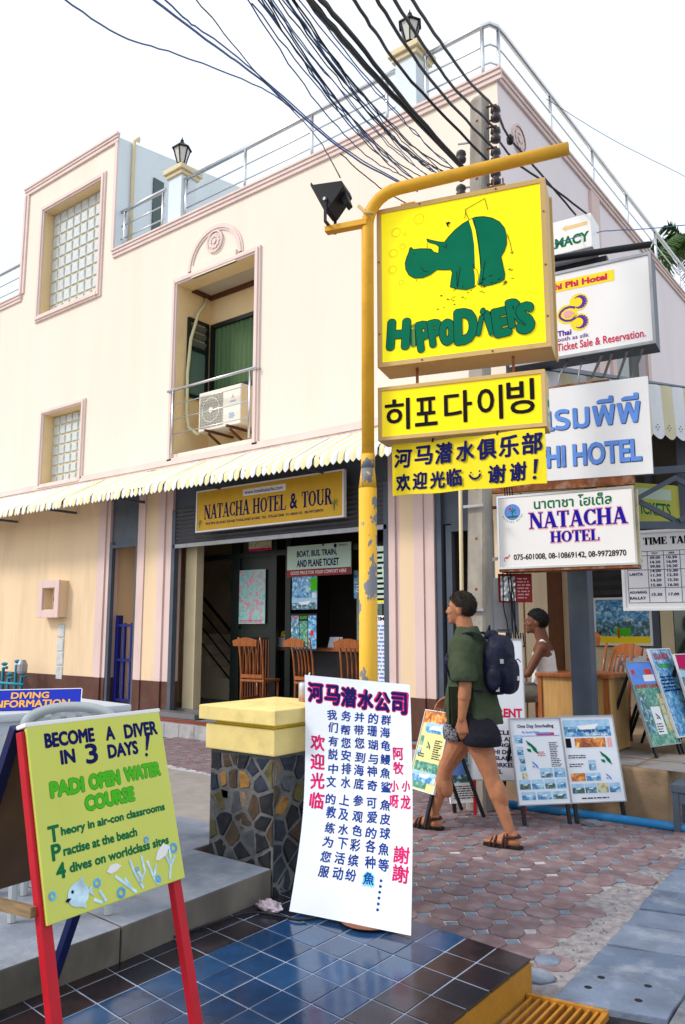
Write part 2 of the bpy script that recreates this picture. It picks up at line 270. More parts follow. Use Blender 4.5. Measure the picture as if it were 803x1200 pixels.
class MB:
    def __init__(s): s.v = []; s.f = []
    def add(s, vs, fs):
        k = len(s.v); s.v += [Vector(v) for v in vs]; s.f += [[i + k for i in f] for f in fs]; return s
    def box(s, x0, x1, y0, y1, z0, z1):
        vs = [(x, y, z) for z in (z0, z1) for y in (y0, y1) for x in (x0, x1)]
        return s.add(vs, [(0, 2, 3, 1), (4, 5, 7, 6), (0, 1, 5, 4), (2, 6, 7, 3), (0, 4, 6, 2), (1, 3, 7, 5)])
    def fbox(s, F, x0, x1, y0, y1, z0, z1):
        vs = [F.p(x, y, z) for z in (z0, z1) for y in (y0, y1) for x in (x0, x1)]
        return s.add(vs, [(0, 2, 3, 1), (4, 5, 7, 6), (0, 1, 5, 4), (2, 6, 7, 3), (0, 4, 6, 2), (1, 3, 7, 5)])
    def bevbox(s, F, x0, x1, y0, y1, z0, z1, b):
        """box with its front edges bevelled"""
        vs = [F.p(x0, y0, z0), F.p(x1, y0, z0), F.p(x1, y1, z0), F.p(x0, y1, z0),
              F.p(x0, y0, z1 - b), F.p(x1, y0, z1 - b), F.p(x1, y1, z1 - b), F.p(x0, y1, z1 - b),
              F.p(x0 + b, y0 + b, z1), F.p(x1 - b, y0 + b, z1), F.p(x1 - b, y1 - b, z1), F.p(x0 + b, y1 - b, z1)]
        fs = [(3, 2, 1, 0), (8, 9, 10, 11)]
        for i in range(4):
            j = (i + 1) % 4; fs += [(i, j, j + 4, i + 4), (i + 4, j + 4, j + 8, i + 8)]
        return s.add(vs, fs)
    def rect(s, F, x0, y0, x1, y1, z=0.0):
        return s.add([F.p(x0, y0, z), F.p(x1, y0, z), F.p(x1, y1, z), F.p(x0, y1, z)], [(0, 1, 2, 3)])
    def poly(s, F, pts, z=0.0):
        return s.add([F.p(x, y, z) for x, y in pts], [list(range(len(pts)))])
    def prism(s, F, pts, z0, z1):
        n = len(pts)
        return s.add([F.p(x, y, z0) for x, y in pts] + [F.p(x, y, z1) for x, y in pts],
                     [list(range(n))[::-1], list(range(n, 2 * n))] + [(i, (i + 1) % n, (i + 1) % n + n, i + n) for i in range(n)])
    def disc(s, F, x, y, rx, ry=None, z=0.0, n=20):
        ry = ry or rx
        return s.poly(F, [(x + rx * math.cos(2 * math.pi * i / n), y + ry * math.sin(2 * math.pi * i / n)) for i in range(n)], z)
    def ring(s, F, x, y, r, wd, z=0.0, n=24, a0=0, a1=360, k=1.0):
        full = abs(a1 - a0) >= 360; m = n if full else n + 1
        vs = []; fs = []
        for i in range(m):
            a = R(a0 + (a1 - a0) * i / n)
            for q in (r - wd / 2, r + wd / 2): vs.append(F.p(x + q * k * math.cos(a), y + q * math.sin(a), z))
        for i in range(n):
            a = 2 * i; b = 2 * ((i + 1) % m); fs.append((a, a + 1, b + 1, b))
        return s.add(vs, fs)
    def line(s, F, pts, wd, z=0.0):
        for i in range(len(pts) - 1):
            (x0, y0), (x1, y1) = pts[i], pts[i + 1]; dx, dy = x1 - x0, y1 - y0; L = math.hypot(dx, dy) or 1
            nx, ny = -dy / L * wd / 2, dx / L * wd / 2
            zz = z + 0.00003 * (i % 7)
            s.add([F.p(x0 - nx, y0 - ny, zz), F.p(x1 - nx, y1 - ny, zz), F.p(x1 + nx, y1 + ny, zz), F.p(x0 + nx, y0 + ny, zz)], [(0, 1, 2, 3)])
        return s
    def tube(s, pts, r, n=8, cap=True):
        pts = [Vector(p) for p in pts]; k = len(s.v); m = len(pts)
        rs = r if isinstance(r, (list, tuple)) else [r] * m
        up = None
        for i, p in enumerate(pts):
            d = (pts[min(i + 1, m - 1)] - pts[max(i - 1, 0)]).normalized()
            if up is None:
                up = Vector((0, 0, 1)) if abs(d.z) < 0.9 else Vector((1, 0, 0))
            a = d.cross(up).normalized(); b = a.cross(d).normalized(); up = b
            for j in range(n):
                t = 2 * math.pi * j / n; s.v.append(p + (a * math.cos(t) + b * math.sin(t)) * rs[i])
        for i in range(m - 1):
            for j in range(n):
                q = (j + 1) % n; s.f.append([k + i * n + j, k + i * n + q, k + (i + 1) * n + q, k + (i + 1) * n + j])
        if cap:
            s.f.append([k + j for j in range(n)][::-1]); s.f.append([k + (m - 1) * n + j for j in range(n)])
        return s
    def lathe(s, c, prof, n=16, axis=None):
        c = Vector(c); k = len(s.v); m = len(prof)
        for r_, z in prof:
            for j in range(n):
                t = 2 * math.pi * j / n
                q = Vector((r_ * math.cos(t), r_ * math.sin(t), z))
                s.v.append(c + (axis @ q if axis is not None else q))
        for i in range(m - 1):
            for j in range(n):
                q = (j + 1) % n; s.f.append([k + i * n + j, k + i * n + q, k + (i + 1) * n + q, k + (i + 1) * n + j])
        s.f.append([k + j for j in range(n)][::-1]); s.f.append([k + (m - 1) * n + j for j in range(n)])
        return s
    def beam(s, p0, p1, wx, wy):
        """rectangular bar from p0 to p1"""
        p0, p1 = Vector(p0), Vector(p1); d = (p1 - p0).normalized()
        a = d.cross(Vector((0, 0, 1)))
        if a.length < 0.05: a = Vector((1, 0, 0))
        a.normalize(); b = a.cross(d).normalized()
        vs = [q + a * sx * wx / 2 + b * sy * wy / 2 for q in (p0, p1) for sx, sy in ((-1, -1), (1, -1), (1, 1), (-1, 1))]
        return s.add(vs, [(3, 2, 1, 0), (4, 5, 6, 7), (0, 1, 5, 4), (1, 2, 6, 5), (2, 3, 7, 6), (3, 0, 4, 7)])
    def build(s, name, m, parent=None, smooth=False, label=None, kind=None, bevel=0.0):
        org = ORG.get(parent.name, Vector((0, 0, 0))) if parent is not None else Vector((0, 0, 0))
        me = bpy.data.meshes.new(name)
        me.from_pydata([v - org for v in s.v], [], s.f); me.validate()
        bm = bmesh.new(); bm.from_mesh(me)
        bmesh.ops.recalc_face_normals(bm, faces=bm.faces[:]) if kind != 'flat' else None
        if bevel > 0:
            bmesh.ops.bevel(bm, geom=bm.edges[:], offset=bevel, segments=2, profile=0.6, affect='EDGES')
        bm.to_mesh(me); bm.free()
        for mm in (m if isinstance(m, (list, tuple)) else [m]): me.materials.append(mm)
        if smooth:
            for p in me.polygons: p.use_smooth = True
        o = bpy.data.objects.new(name, me); link(o, parent); ORG[o.name] = org
        if label: o['label'] = label
        if kind and kind != 'flat': o['kind'] = kind
        return o
def copy_tree(o, parent=None):
    c = o.copy(); COL.objects.link(c)
    if parent is not None: c.parent = parent
    for ch in [x for x in bpy.data.objects if x.parent == o]: copy_tree(ch, c)
    return c

# ------------------------------------------------------------ lettering
_tc = {}
def glyphs(s, bold=0.0, res=3, spacing=1.0):
    k = (s, bold, res, spacing)
    if k in _tc: return _tc[k]
    c = bpy.data.curves.new('lettering', 'FONT'); c.body = s; c.offset = bold; c.resolution_u = res; c.space_character = spacing
    o = bpy.data.objects.new('lettering', c); m = o.to_mesh()
    vs = [(v.co.x, v.co.y) for v in m.vertices]; fs = [list(p.vertices) for p in m.polygons]
    o.to_mesh_clear(); bpy.data.objects.remove(o); bpy.data.curves.remove(c)
    _tc[k] = (vs, fs); return vs, fs
def put(mb, F, vf, x, y, w, h, z=0.002, rot=0.0, shear=0.0):
    vs, fs = vf
    if not vs: return
    x0 = min(v[0] for v in vs); x1 = max(v[0] for v in vs); y0 = min(v[1] for v in vs); y1 = max(v[1] for v in vs)
    sy = h / (y1 - y0 or 1); sx = w / (x1 - x0 or 1) if w else sy
    out = []; cx = x + (w or (x1 - x0) * sy) / 2; cy = y + h / 2; ca, sa = math.cos(R(rot)), math.sin(R(rot))
    for a, b in vs:
        px = x + (a - x0) * sx; py = y + (b - y0) * sy; px += shear * (py - y)
        dx, dy = px - cx, py - cy
        out.append(F.p(cx + dx * ca - dy * sa, cy + dx * sa + dy * ca, z))
    mb.add(out, fs)
def text(mb, F, s, x, y, w, h, z=0.002, bold=0.0, res=3, rot=0.0, shear=0.0, spacing=1.0):
    put(mb, F, glyphs(s, bold, res, spacing), x, y, w, h, z, rot, shear); return mb
def heavy(mb, F, s, x, y, w, h, r, z=0.002, n=8, rot=0.0, shear=0.0, bold=0.0, res=3):
    """round cornered thick lettering: copies of the outline spread on a small circle"""
    vf = glyphs(s, bold, res)
    for k in range(n + 1):
        a = 6.2832 * k / n; q = r if k < n else 0
        put(mb, F, vf, x + q * math.cos(a), y + q * math.sin(a), w, h, z + .00001 * k, rot, shear)
    return mb
# slab serif capitals made of strokes
def serif(s, bold=1.0, grow=0.0):
    vs = []; fs = []; X = 0.0
    def q(pts):
        k = len(vs); vs.extend(pts); fs.append(list(range(k, k + len(pts))))
    T, t, sf = 0.19 * bold, 0.075 * bold, 0.065
    g = grow
    def st(x0, y0, x1, y1, wd):
        dx, dy = x1 - x0, y1 - y0; L = math.hypot(dx, dy); wd2 = wd / 2 + g
        ex, ey = dx / L * g, dy / L * g
        if abs(dy) > abs(dx) * 0.4:
            k = wd2 * (L / abs(dy)) if abs(dy) > 0 else wd2
            q([(x0 - k - ex, y0 - ey), (x0 + k - ex, y0 - ey), (x1 + k + ex, y1 + ey), (x1 - k + ex, y1 + ey)])
        else:
            q([(x0 - ex, y0 - wd2), (x1 + ex, y1 - wd2), (x1 + ex, y1 + wd2), (x0 - ex, y0 + wd2)])
    def srf(x, y, w): st(x - w / 2, y, x + w / 2, y, sf)
    def arc(cx, cy, rx, ry, a0, a1, n=18):
        pr = None
        for i in range(n + 1):
            a = R(a0 + (a1 - a0) * i / n); c, s_ = math.cos(a), math.sin(a)
            wdt = (t + (T - t) * abs(c) ** 1.3) / 2 + g
            o_ = (cx + c * (rx + wdt), cy + s_ * (ry + wdt * 0.8)); i_ = (cx + c * (rx - wdt), cy + s_ * (ry - wdt * 0.8))
            if pr: q([pr[0], o_, i_, pr[1]])
            pr = (o_, i_)
    b0, b1 = sf / 2, 1 - sf / 2
    for ch in s:
        if ch == 'N':
            st(.16, 0, .16, 1, t); st(.80, 0, .80, 1, t); st(.18, 1, .78, 0, T); srf(.16, b0, .30); srf(.12, b1, .28); srf(.80, b1, .30); X_ = .96
        elif ch == 'A':
            st(.14, 0, .44, 1, t); st(.46, 1, .76, 0, T); st(.24, .33, .66, .33, t); srf(.14, b0, .28); srf(.77, b0, .38); X_ = .94
        elif ch == 'T':
            st(.40, 0, .40, 1, T); st(.04, b1, .76, b1, sf); st(.06, .74, .06, 1, t); st(.74, .74, .74, 1, t); srf(.40, b0, .38); X_ = .80
        elif ch == 'C':
            arc(.45, .5, .32, .44, 45, 315); st(.72, .70, .72, .98, t); st(.72, .05, .72, .28, t); X_ = .82
        elif ch == 'O':
            arc(.46, .5, .33, .44, 0, 360, 26); X_ = .94
        elif ch == 'H':
            st(.20, 0, .20, 1, T); st(.76, 0, .76, 1, T); st(.2, .5, .76, .5, t)
            for a in (.20, .76):
                srf(a, b0, .38); srf(a, b1, .38)
            X_ = .98
        elif ch in 'EL':
            st(.20, 0, .20, 1, T); srf(.20, b1, .38); st(.02, b0, .70, b0, sf); st(.68, 0, .68, .28, t)
            if ch == 'E':
                st(.02, b1, .66, b1, sf); st(.65, .76, .65, 1, t); st(.2, .5, .50, .5, t); st(.50, .38, .50, .62, t)
            X_ = .78
        elif ch == 'U':
            st(.20, .3, .20, 1, T); st(.74, .3, .74, 1, t); arc(.47, .32, .27, .28, 180, 360, 12); srf(.20, b1, .38); srf(.74, b1, .26); X_ = .92
        elif ch == 'R':
            st(.20, 0, .20, 1, T); arc(.44, .74, .18, .22, -90, 90, 10); st(.2, b1, .46, b1, t); st(.2, .52, .46, .52, t); st(.46, .52, .74, 0, T); srf(.20, b0, .38); srf(.78, b0, .22); X_ = .92
        elif ch == 'I':
            st(.22, 0, .22, 1, T); srf(.22, b0, .38); srf(.22, b1, .38); X_ = .44
        elif ch == 'M':
            st(.14, 0, .14, 1, t); st(.92, 0, .92, 1, T); st(.16, 1, .50, .1, T); st(.50, .1, .88, 1, t); srf(.14, b0, .26); srf(.92, b0, .36); srf(.10, b1, .24); srf(.92, b1, .36); X_ = 1.12
        elif ch == 'B':
            st(.20, 0, .20, 1, T); arc(.44, .75, .16, .21, -90, 90, 10); arc(.46, .27, .20, .24, -90, 90, 10); st(.04, b1, .44, b1, t); st(.2, .52, .46, .52, t); st(.04, b0, .46, b0, t); X_ = .84
        elif ch == ' ':
            X_ = .42
        else:
            gv, gf = glyphs(ch, 0.02 + g * 0.5)
            if gv:
                a0 = min(v[0] for v in gv); c0 = min(v[1] for v in gv); c1 = max(v[1] for v in gv); sc = 1.0 / (c1 - c0)
                k = len(vs); vs.extend([((v[0] - a0) * sc + .04, (v[1] - c0) * sc) for v in gv]); fs.extend([[i + k for i in f] for f in gf])
                X_ = (max(v[0] for v in gv) - a0) * sc + .12
            else: X_ = .4
        # shift this glyph
        start = serif.mark if hasattr(serif, 'mark') else 0
        for i in range(len(vs)):
            if i >= start: vs[i] = (vs[i][0] + X, vs[i][1])
        serif.mark = len(vs); X += X_
    serif.mark = 0
    return vs, fs
def stext(mb, F, s, x, y, w, h, z=0.002, bold=1.0, grow=0.0):
    vs, fs = serif(s, bold, grow)
    x0 = min(v[0] for v in vs); x1 = max(v[0] for v in vs)
    # spread strokes over hair-thin layers so that none share a plane
    k = 0
    vf = [None] * len(vs)
    sx = w / (x1 - x0)
    used = {}
    for i, f in enumerate(fs):
        zz = z + 0.00002 * (i % 12)
        for j in f: used[j] = zz
    pts = [F.p(x + (a - x0) * sx, y + b * h, used.get(i, z)) for i, (a, b) in enumerate(vs)]
    mb.add(pts, fs); return mb
def lined(mb, F, x, y, w, h, rows, z=0.002, fill=0.75, seed=0, words=True):
    """rows of tiny illegible print"""
    rnd = random.Random(seed); rh = h / rows
    for i in range(rows):
        cx = x; yy = y + h - (i + 1) * rh
        end = x + w * (0.65 + 0.35 * rnd.random())
        while cx < end - rh * 0.4:
            ww = min(rh * rnd.uniform(0.5, 2.4), end - cx)
            mb.rect(F, cx, yy + rh * 0.2, cx + ww, yy + rh * (0.2 + 0.6 * fill), z); cx += ww + rh * 0.35
    return mb

# ============================================================ THE SETTING
g = MB(); g.rect(Fr((0, 0, -0.03), (1, 0, 0), (0, 1, 0)), -300, -300, 300, 300)
gr = g.build('ground', M['beige'], kind='structure')
gr['label'] = 'beige cement ground'

# paved walk: octagonal red pavers with small blue grey squares between
pavement = MB().box(-9.0, -1.62, 2.6, 7.69, -0.028, 0.0005).build('pavement', M['joint'], kind='structure')
PITCH = 0.183; ca, sa = math.cos(R(-4.7)), math.sin(R(-4.7))
def lat(i, j): 
    a, b = i * PITCH, j * PITCH
    return (-2.12 + a * ca - b * sa, 5.49 + a * sa + b * ca)
def oct_mesh(name, irr):
    rnd = random.Random(irr); h = PITCH / 2 - 0.0035; c = PITCH * 0.255; 
    pts = [(-h, -h + c), (-h + c, -h), (h - c, -h), (h, -h + c), (h, h - c), (h - c, h), (-h + c, h), (-h, h - c)]
    pts = [(x + rnd.uniform(-.003, .003), y + rnd.uniform(-.003, .003)) for x, y in pts]
    k = 0.975
    vs = [(x, y, -0.02) for x, y in pts] + [(x, y, 0.003) for x, y in pts] + [(x * k, y * k, 0.008) for x, y in pts]
    fs = [(i, (i + 1) % 8, (i + 1) % 8 + 8, i + 8) for i in range(8)] + [(i + 8, (i + 1) % 8 + 8, (i + 1) % 8 + 16, i + 16) for i in range(8)] + [tuple(range(16, 24))]
    return vs, fs
def paver_me(irr, m):
    vs, fs = oct_mesh('p', irr); me = bpy.data.meshes.new('paver'); me.from_pydata(vs, [], fs); me.materials.append(m); return me
pmes = [paver_me(i, M['pav'][i % 4]) for i in range(12)]
cells = []
for i in range(-40, 6):
    for j in range(-18, 14):
        x, y = lat(i + 0.5, j + 0.5)
        edge = -1.655 + 0.035 * math.sin(j * 1.7) - (0.08 if -6 < j < -2 else 0)
        if x > edge or y > 7.62: continue
        if x < -4.6:                       # the walk narrows beyond the gate pillar
            if y < 5.95 + (x + 4.6) * -0.03: continue
        if y < 3.45 and x < -1.58: continue
        if y < 3.0: continue
        if x < -9: continue
        d = math.hypot(x, y)
        # inside the picture only
        a = math.degrees(math.atan2(x * -0.79 + y * -0.613, x * -0.613 + y * 0.79))
        if abs(a) > 27 or -x * .613 + y * .79 < 3: continue
        cells.append((d, i, j, x, y))
cells.sort()
rest = MB(); rest2 = [MB() for _ in range(4)]
rnd = random.Random(3)
for k, (d, i, j, x, y) in enumerate(cells):
    if k < 296:
        o = bpy.data.objects.new('paver', rnd.choice(pmes)); o.location = (x, y, rnd.uniform(-0.004, 0.003)); 
        o.rotation_euler = (rnd.uniform(-.009, .009), rnd.uniform(-.009, .009), R(-4.7) + R(90) * rnd.randrange(4) + rnd.uniform(-.012, .012))
        link(o, pavement)
    else:
        vs, fs = oct_mesh('p', k); c2, s2 = ca, sa
        rest2[k % 4].add([(x + a * c2 - b * s2, y + a * s2 + b * c2, c) for a, b, c in vs], fs)
for q in range(4):
    rest2[q].build('distant_pavers', M['pav'][q], pavement, kind='stuff')
sq = MB(); hs = PITCH * 0.255 * 0.86
for (d, i, j, x, y) in cells:
    cx, cy = lat(i, j); zz = rnd.uniform(0.000, 0.006)
    pts = [(hs, 0), (0, hs), (-hs, 0), (0, -hs)]; a = R(-4.7)
    P_ = [(cx + px * math.cos(a) - py * math.sin(a), cy + px * math.sin(a) + py * math.cos(a)) for px, py in pts]
    sq.add([(p[0], p[1], -0.02) for p in P_] + [(p[0], p[1], zz) for p in P_], [(4, 5, 6, 7)] + [(q, (q + 1) % 4, (q + 1) % 4 + 4, q + 4) for q in range(4)])
sq.build('small_pavers', M['pavblue'], pavement, kind='stuff')
# odd dark stones where the paving breaks off near the step
for k, (x, y, s_) in enumerate([(-1.63, 3.52, .085), (-1.66, 3.70, .075), (-1.80, 3.57, .08), (-1.70, 6.35, .06), (-1.82, 6.62, .06), (-1.66, 6.70, .05), (-2.60, 6.35, .07), (-2.78, 6.28, .05)]):
    rr = random.Random(k); n = 7
    pts = [(s_ * rr.uniform(.75, 1.1) * math.cos(6.283 * i / n), s_ * rr.uniform(.75, 1.1) * math.sin(6.283 * i / n)) for i in range(n)]
    MB().prism(Fr((x, y, 0), (1, 0, 0), (0, 1, 0)), pts, -0.02, 0.012).build('broken_paver', M['slab'][k % 3], pavement, bevel=0.004)

# sandy mortar strip and the drain cover slabs along the street edge
sd = MB(); n = 40; vs = []; fs = []
for i in range(n + 1):
    y = 2.9 + i * 0.12; x1 = -1.49 - (y - 3.35) * 0.051
    x0 = -1.66 + 0.03 * math.sin(i * 0.9) + 0.02 * math.sin(i * 2.3) - (0.07 if 8 < i < 16 else 0)
    vs += [(x0 - .16, y, 0.0012), ((x0 + x1) / 2 - .03, y, 0.0028 + 0.002 * math.sin(i)), (x1 + 0.02, y, 0.003)]
for i in range(n):
    a = 3 * i; fs += [(a, a + 1, a + 4, a + 3), (a + 1, a + 2, a + 5, a + 4)]
sd.add(vs, fs); sd.build('mortar_strip', M['sand'], kind='structure')
drain = MB().box(-1.5, 6, -2, 30, -0.029, -0.012).build('drain_bed', mat('drain_dark', (0.03, 0.028, 0.03), 0.95), kind='structure')
js = [3.33, 3.76, 4.06, 4.39, 4.66, 5.02, 5.22, 5.55, 5.88, 6.2, 6.55, 6.9, 7.3, 7.7]
for k in range(len(js) - 1):
    y0, y1 = js[k] + 0.012, js[k + 1] - 0.008
    xl = lambda y: -1.475 - (y - 3.35) * 0.051
    rr = random.Random(k + 40)
    sk = 0.10
    pts = [(xl(y0), y0 + rr.uniform(-.01, .01)), (xl(y0) + .43, y0 + sk + rr.uniform(-.01, .01)), (xl(y1) + .43, y1 + sk), (xl(y1), y1)]
    # chipped outline
    out = []
    for a in range(4):
        p, q = pts[a], pts[(a + 1) % 4]
        for t in (0, .25, .5, .75):
            out.append((p[0] + (q[0] - p[0]) * t + rr.uniform(-.006, .006), p[1] + (q[1] - p[1]) * t + rr.uniform(-.006, .006)))
    MB().prism(Fr((0, 0, 0), (1, 0, 0), (0, 1, 0)), out, -0.02, 0.012 + rr.uniform(-.006, .006)).build('drain_slab', M['slab'][k % 3], drain, bevel=0.005)
for (x, y) in [(-1.39, 3.66), (-1.40, 3.53), (-1.20, 3.70), (-1.19, 3.54)]:
    MB().lathe((x, y, 0), [(0.017, 0.0145), (0.0165, 0.0165), (0.001, 0.0168)], 14).build('lift_hole', M['black'], drain)
# rough road surface beyond the slabs
road = MB(); vs = []; fs = []; rr = random.Random(5)
for i in range(60):
    for j in range(30):
        y = 2.6 + i * .12; x = -1.03 - (y - 3.35) * .051 + j * .12
        vs.append((x + rr.uniform(-.015, .015) * (j == 0), y, 0.004 + rr.uniform(-.006, .006)))
for i in range(59):
    for j in range(29):
        a = i * 30 + j; fs.append((a, a + 1, a + 31, a + 30))
road.add(vs, fs); road.build('street', mat('rough_grey_street', (0.15, 0.16, 0.19), 0.9, var=0.3, vs=25, dirt=(0.32, 0.32, 0.33), dirt_amt=0.4, ds=5, bump=0.9, bs=60), smooth=True, kind='structure')

# tiled platform in the foreground
plat = thing('tiled_platform', 'low platform of glossy blue and black tiles with an ochre painted edge in the foreground', 'platform', (-2.2, 2.6, 0))
EX, EY = Vector((-.994, .105, 0)), Vector((.012, -1, 0)); P0 = Vector((-1.585, 3.345, 0))
def tp(i, j, z): return P0 + EX * .163 * i + EY * .187 * j + Vector((0, 0, z))
NI, NJ = 10, 18
b = MB(); q = [tp(0, 0, 0), tp(NI, 0, 0), tp(NI, NJ, 0), tp(0, NJ, 0)]
b.add([p + Vector((0, 0, -.02)) for p in q] + [p + Vector((0, 0, .1405)) for p in q], [(3, 2, 1, 0), (4, 5, 6, 7)] + [(i, (i + 1) % 4, (i + 1) % 4 + 4, i + 4) for i in range(4)])
b.build('base', M['grout'], plat)
b = MB(); 
for a0, a1, off in (((0, 0), (0, NJ), Vector((.012, 0, 0))), ((0, 0), (NI, 0), Vector((0, .012, 0)))):
    p, q = tp(*a0, 0), tp(*a1, 0)
    vs = [p, q, q + off, p + off]
    b.add([v + Vector((0, 0, -.015)) for v in vs] + [v + Vector((0, 0, .130)) for v in vs], [(0, 1, 2, 3), (4, 5, 6, 7)] + [(i, (i + 1) % 4, (i + 1) % 4 + 4, i + 4) for i in range(4)])
b.build('painted_edge', M['ochre'], plat)
rr = random.Random(11)
for i in range(NI):
    for j in range(NJ):
        dark = i < 2 or j < 1 or (j == 1 and i > 6) or i > 6
        if i in (2, 3, 4, 5, 6) and j >= 1: dark = False
        if j == 0 and i in (2, 3, 4, 5): dark = False
        g_ = 0.0042; h_ = .1435 + rr.uniform(-.0012, .0012)
        fi, fj = g_ / .163, g_ / .187
        o0 = -0.05 if i == 0 else fi; p0 = -0.05 if j == 0 else fj
        q = [tp(i + o0, j + p0, 0), tp(i + 1 - fi, j + p0, 0), tp(i + 1 - fi, j + 1 - fj, 0), tp(i + o0, j + 1 - fj, 0)]
        tl = rr.uniform(-.0006, .0006)
        MB().add([p + Vector((0, 0, .136)) for p in q] + [p + Vector((0, 0, h_ + (tl if n_ in (0, 3) else -tl))) for n_, p in enumerate(q)],
                 [(3, 2, 1, 0), (4, 5, 6, 7)] + [(a, (a + 1) % 4, (a + 1) % 4 + 4, a + 4) for a in range(4)]).build('tile', rr.choice(M['tiledark' if dark else 'tileblue']), plat, bevel=0.0016)

# raised concrete step to the left, in three castings
step = MB()
stp = thing('concrete_step', 'raised worn grey concrete step behind the yellow green board', 'step', (-4, 2.5, 0))
GZ = Fr((0, 0, 0), (1, 0, 0), (0, 1, 0))
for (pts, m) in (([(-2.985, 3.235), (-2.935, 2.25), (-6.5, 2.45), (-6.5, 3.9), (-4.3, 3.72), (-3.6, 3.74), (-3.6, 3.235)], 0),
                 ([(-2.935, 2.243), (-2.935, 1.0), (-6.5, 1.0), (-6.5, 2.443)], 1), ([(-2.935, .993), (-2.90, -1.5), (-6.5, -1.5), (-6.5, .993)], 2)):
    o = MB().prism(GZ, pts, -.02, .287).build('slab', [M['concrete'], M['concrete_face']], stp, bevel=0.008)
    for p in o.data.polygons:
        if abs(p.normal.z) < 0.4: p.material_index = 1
# apron of beige cement behind the step, grey kerb line at its far edge
MB().prism(GZ, [(-9, 3.75), (-4.3, 3.75), (-4.62, 5.9), (-9, 6.0)], -.02, .004).build('cement_apron', M['beige'], kind='structure')

# ============================================================ HOTEL BUILDING
HB = thing('hotel_building', 'two storey cream corner building with pink mouldings and a shop front under the striped awning', 'building', (-8, 8.3, 0))
YF = 8.3; ZP = 8.48
def wallrects(x0, x1, z0, z1, holes):
    """split a wall into rectangles around its openings"""
    xs = sorted({x0, x1, *[h[0] for h in holes], *[h[1] for h in holes]}); out = []
    for a, b_ in zip(xs, xs[1:]):
        hs = sorted([(h[2], h[3]) for h in holes if h[0] <= a + 1e-6 and h[1] >= b_ - 1e-6]); z = z0
        for p, q in hs:
            if p > z: out.append((a, b_, z, p))
            z = max(z, q)
        if z < z1: out.append((a, b_, z, z1))
    return out
def wallsheet(mb, F, x0, x1, z0, z1, holes, th):
    for a, b_, p, q in wallrects(x0, x1, z0, z1, holes):
        mb.rect(F, a, p, b_, q, 0)
    for h in holes:
        a, b_, p, q = h
        mb.add([F.p(a, p, 0), F.p(a, q, 0), F.p(a, q, -th), F.p(a, p, -th)], [(0, 1, 2, 3)])
        mb.add([F.p(b_, p, 0), F.p(b_, q, 0), F.p(b_, q, -th), F.p(b_, p, -th)], [(3, 2, 1, 0)])
        mb.add([F.p(a, q, 0), F.p(b_, q, 0), F.p(b_, q, -th), F.p(a, q, -th)], [(0, 1, 2, 3)])
        mb.add([F.p(a, p, 0), F.p(b_, p, 0), F.p(b_, p, -th), F.p(a, p, -th)], [(3, 2, 1, 0)])
FW = Fr((0, YF, 0))
BW = (-14.26, -12.30, 7.83, 10.10); SW = (-13.86, -12.58, 4.28, 5.68); AW = (-9.97, -8.14, 4.36, 7.30)
up = MB()
wallsheet(up, FW, -24, -3.98, 4.15, 8.40, [(BW[0], BW[1], BW[2], 8.40), SW, AW], 0)
up.build('front_wall', M['wall'], HB, kind='flat')
blk = MB()
wallsheet(blk, FW, -14.98, -11.83, 8.40, 10.80, [(BW[0], BW[1], 8.40, BW[3])], 0)
blk.build('tower_front_wall', M['wall'], HB, kind='flat')
tw = MB()
tw.add([(-11.832, YF, 7.9), (-11.832, 12.6, 7.9), (-11.832, 12.6, 11.45), (-11.832, YF + .0, 10.80)], [(0, 1, 2, 3)])
tw.build('tower_side_wall', M['wall_blue'], HB, kind='flat')
tw = MB(); tw.box(-14.97, -11.84, YF + .45, 12.6, 7.9, 10.75); tw.build('tower_core', M['wall_blue'], HB)
# window reveals with the recess light put into their colour
for a, b_, p, q in (BW, SW):
    rv = MB(); th = .24
    rv.box(a - .02, a, YF + .003, YF + th, p, q); rv.box(b_, b_ + .02, YF + .003, YF + th, p, q)
    rv.box(a - .02, b_ + .02, YF + .003, YF + th, q, q + .02); rv.box(a - .02, b_ + .02, YF + .003, YF + th, p - .02, p)
    rv.build('window_reveal', M['reveal'], HB)

# moulded pink frames
def frame_trim(name, a, b_, p, q, wd, sill=True, parent=HB):
    t = MB()
    for k, (w0, w1, pr) in enumerate(((0.0, wd, .035), (wd * .25, wd * .72, .060))):
        t.box(a - w1, a - w0, YF - pr, YF - .002, p - w1, q + w1); t.box(b_ + w0, b_ + w1, YF - pr, YF - .002, p - w1, q + w1)
        t.box(a - w0 + .001, b_ + w0 - .001, YF - pr + .001, YF - .002, q + w0, q + w1)
        if sill: t.box(a - w0 + .001, b_ + w0 - .001, YF - pr - .01, YF - .002, p - w1, p - w0)
    return t.build(name, M['pinkup'], parent, bevel=0.004)
frame_trim('window_trim', BW[0], BW[1], BW[2], BW[3], .13)
frame_trim('window_trim', SW[0], SW[1], SW[2], SW[3], .10)
frame_trim('window_trim', AW[0], AW[1], AW[2], AW[3], .115, sill=False)
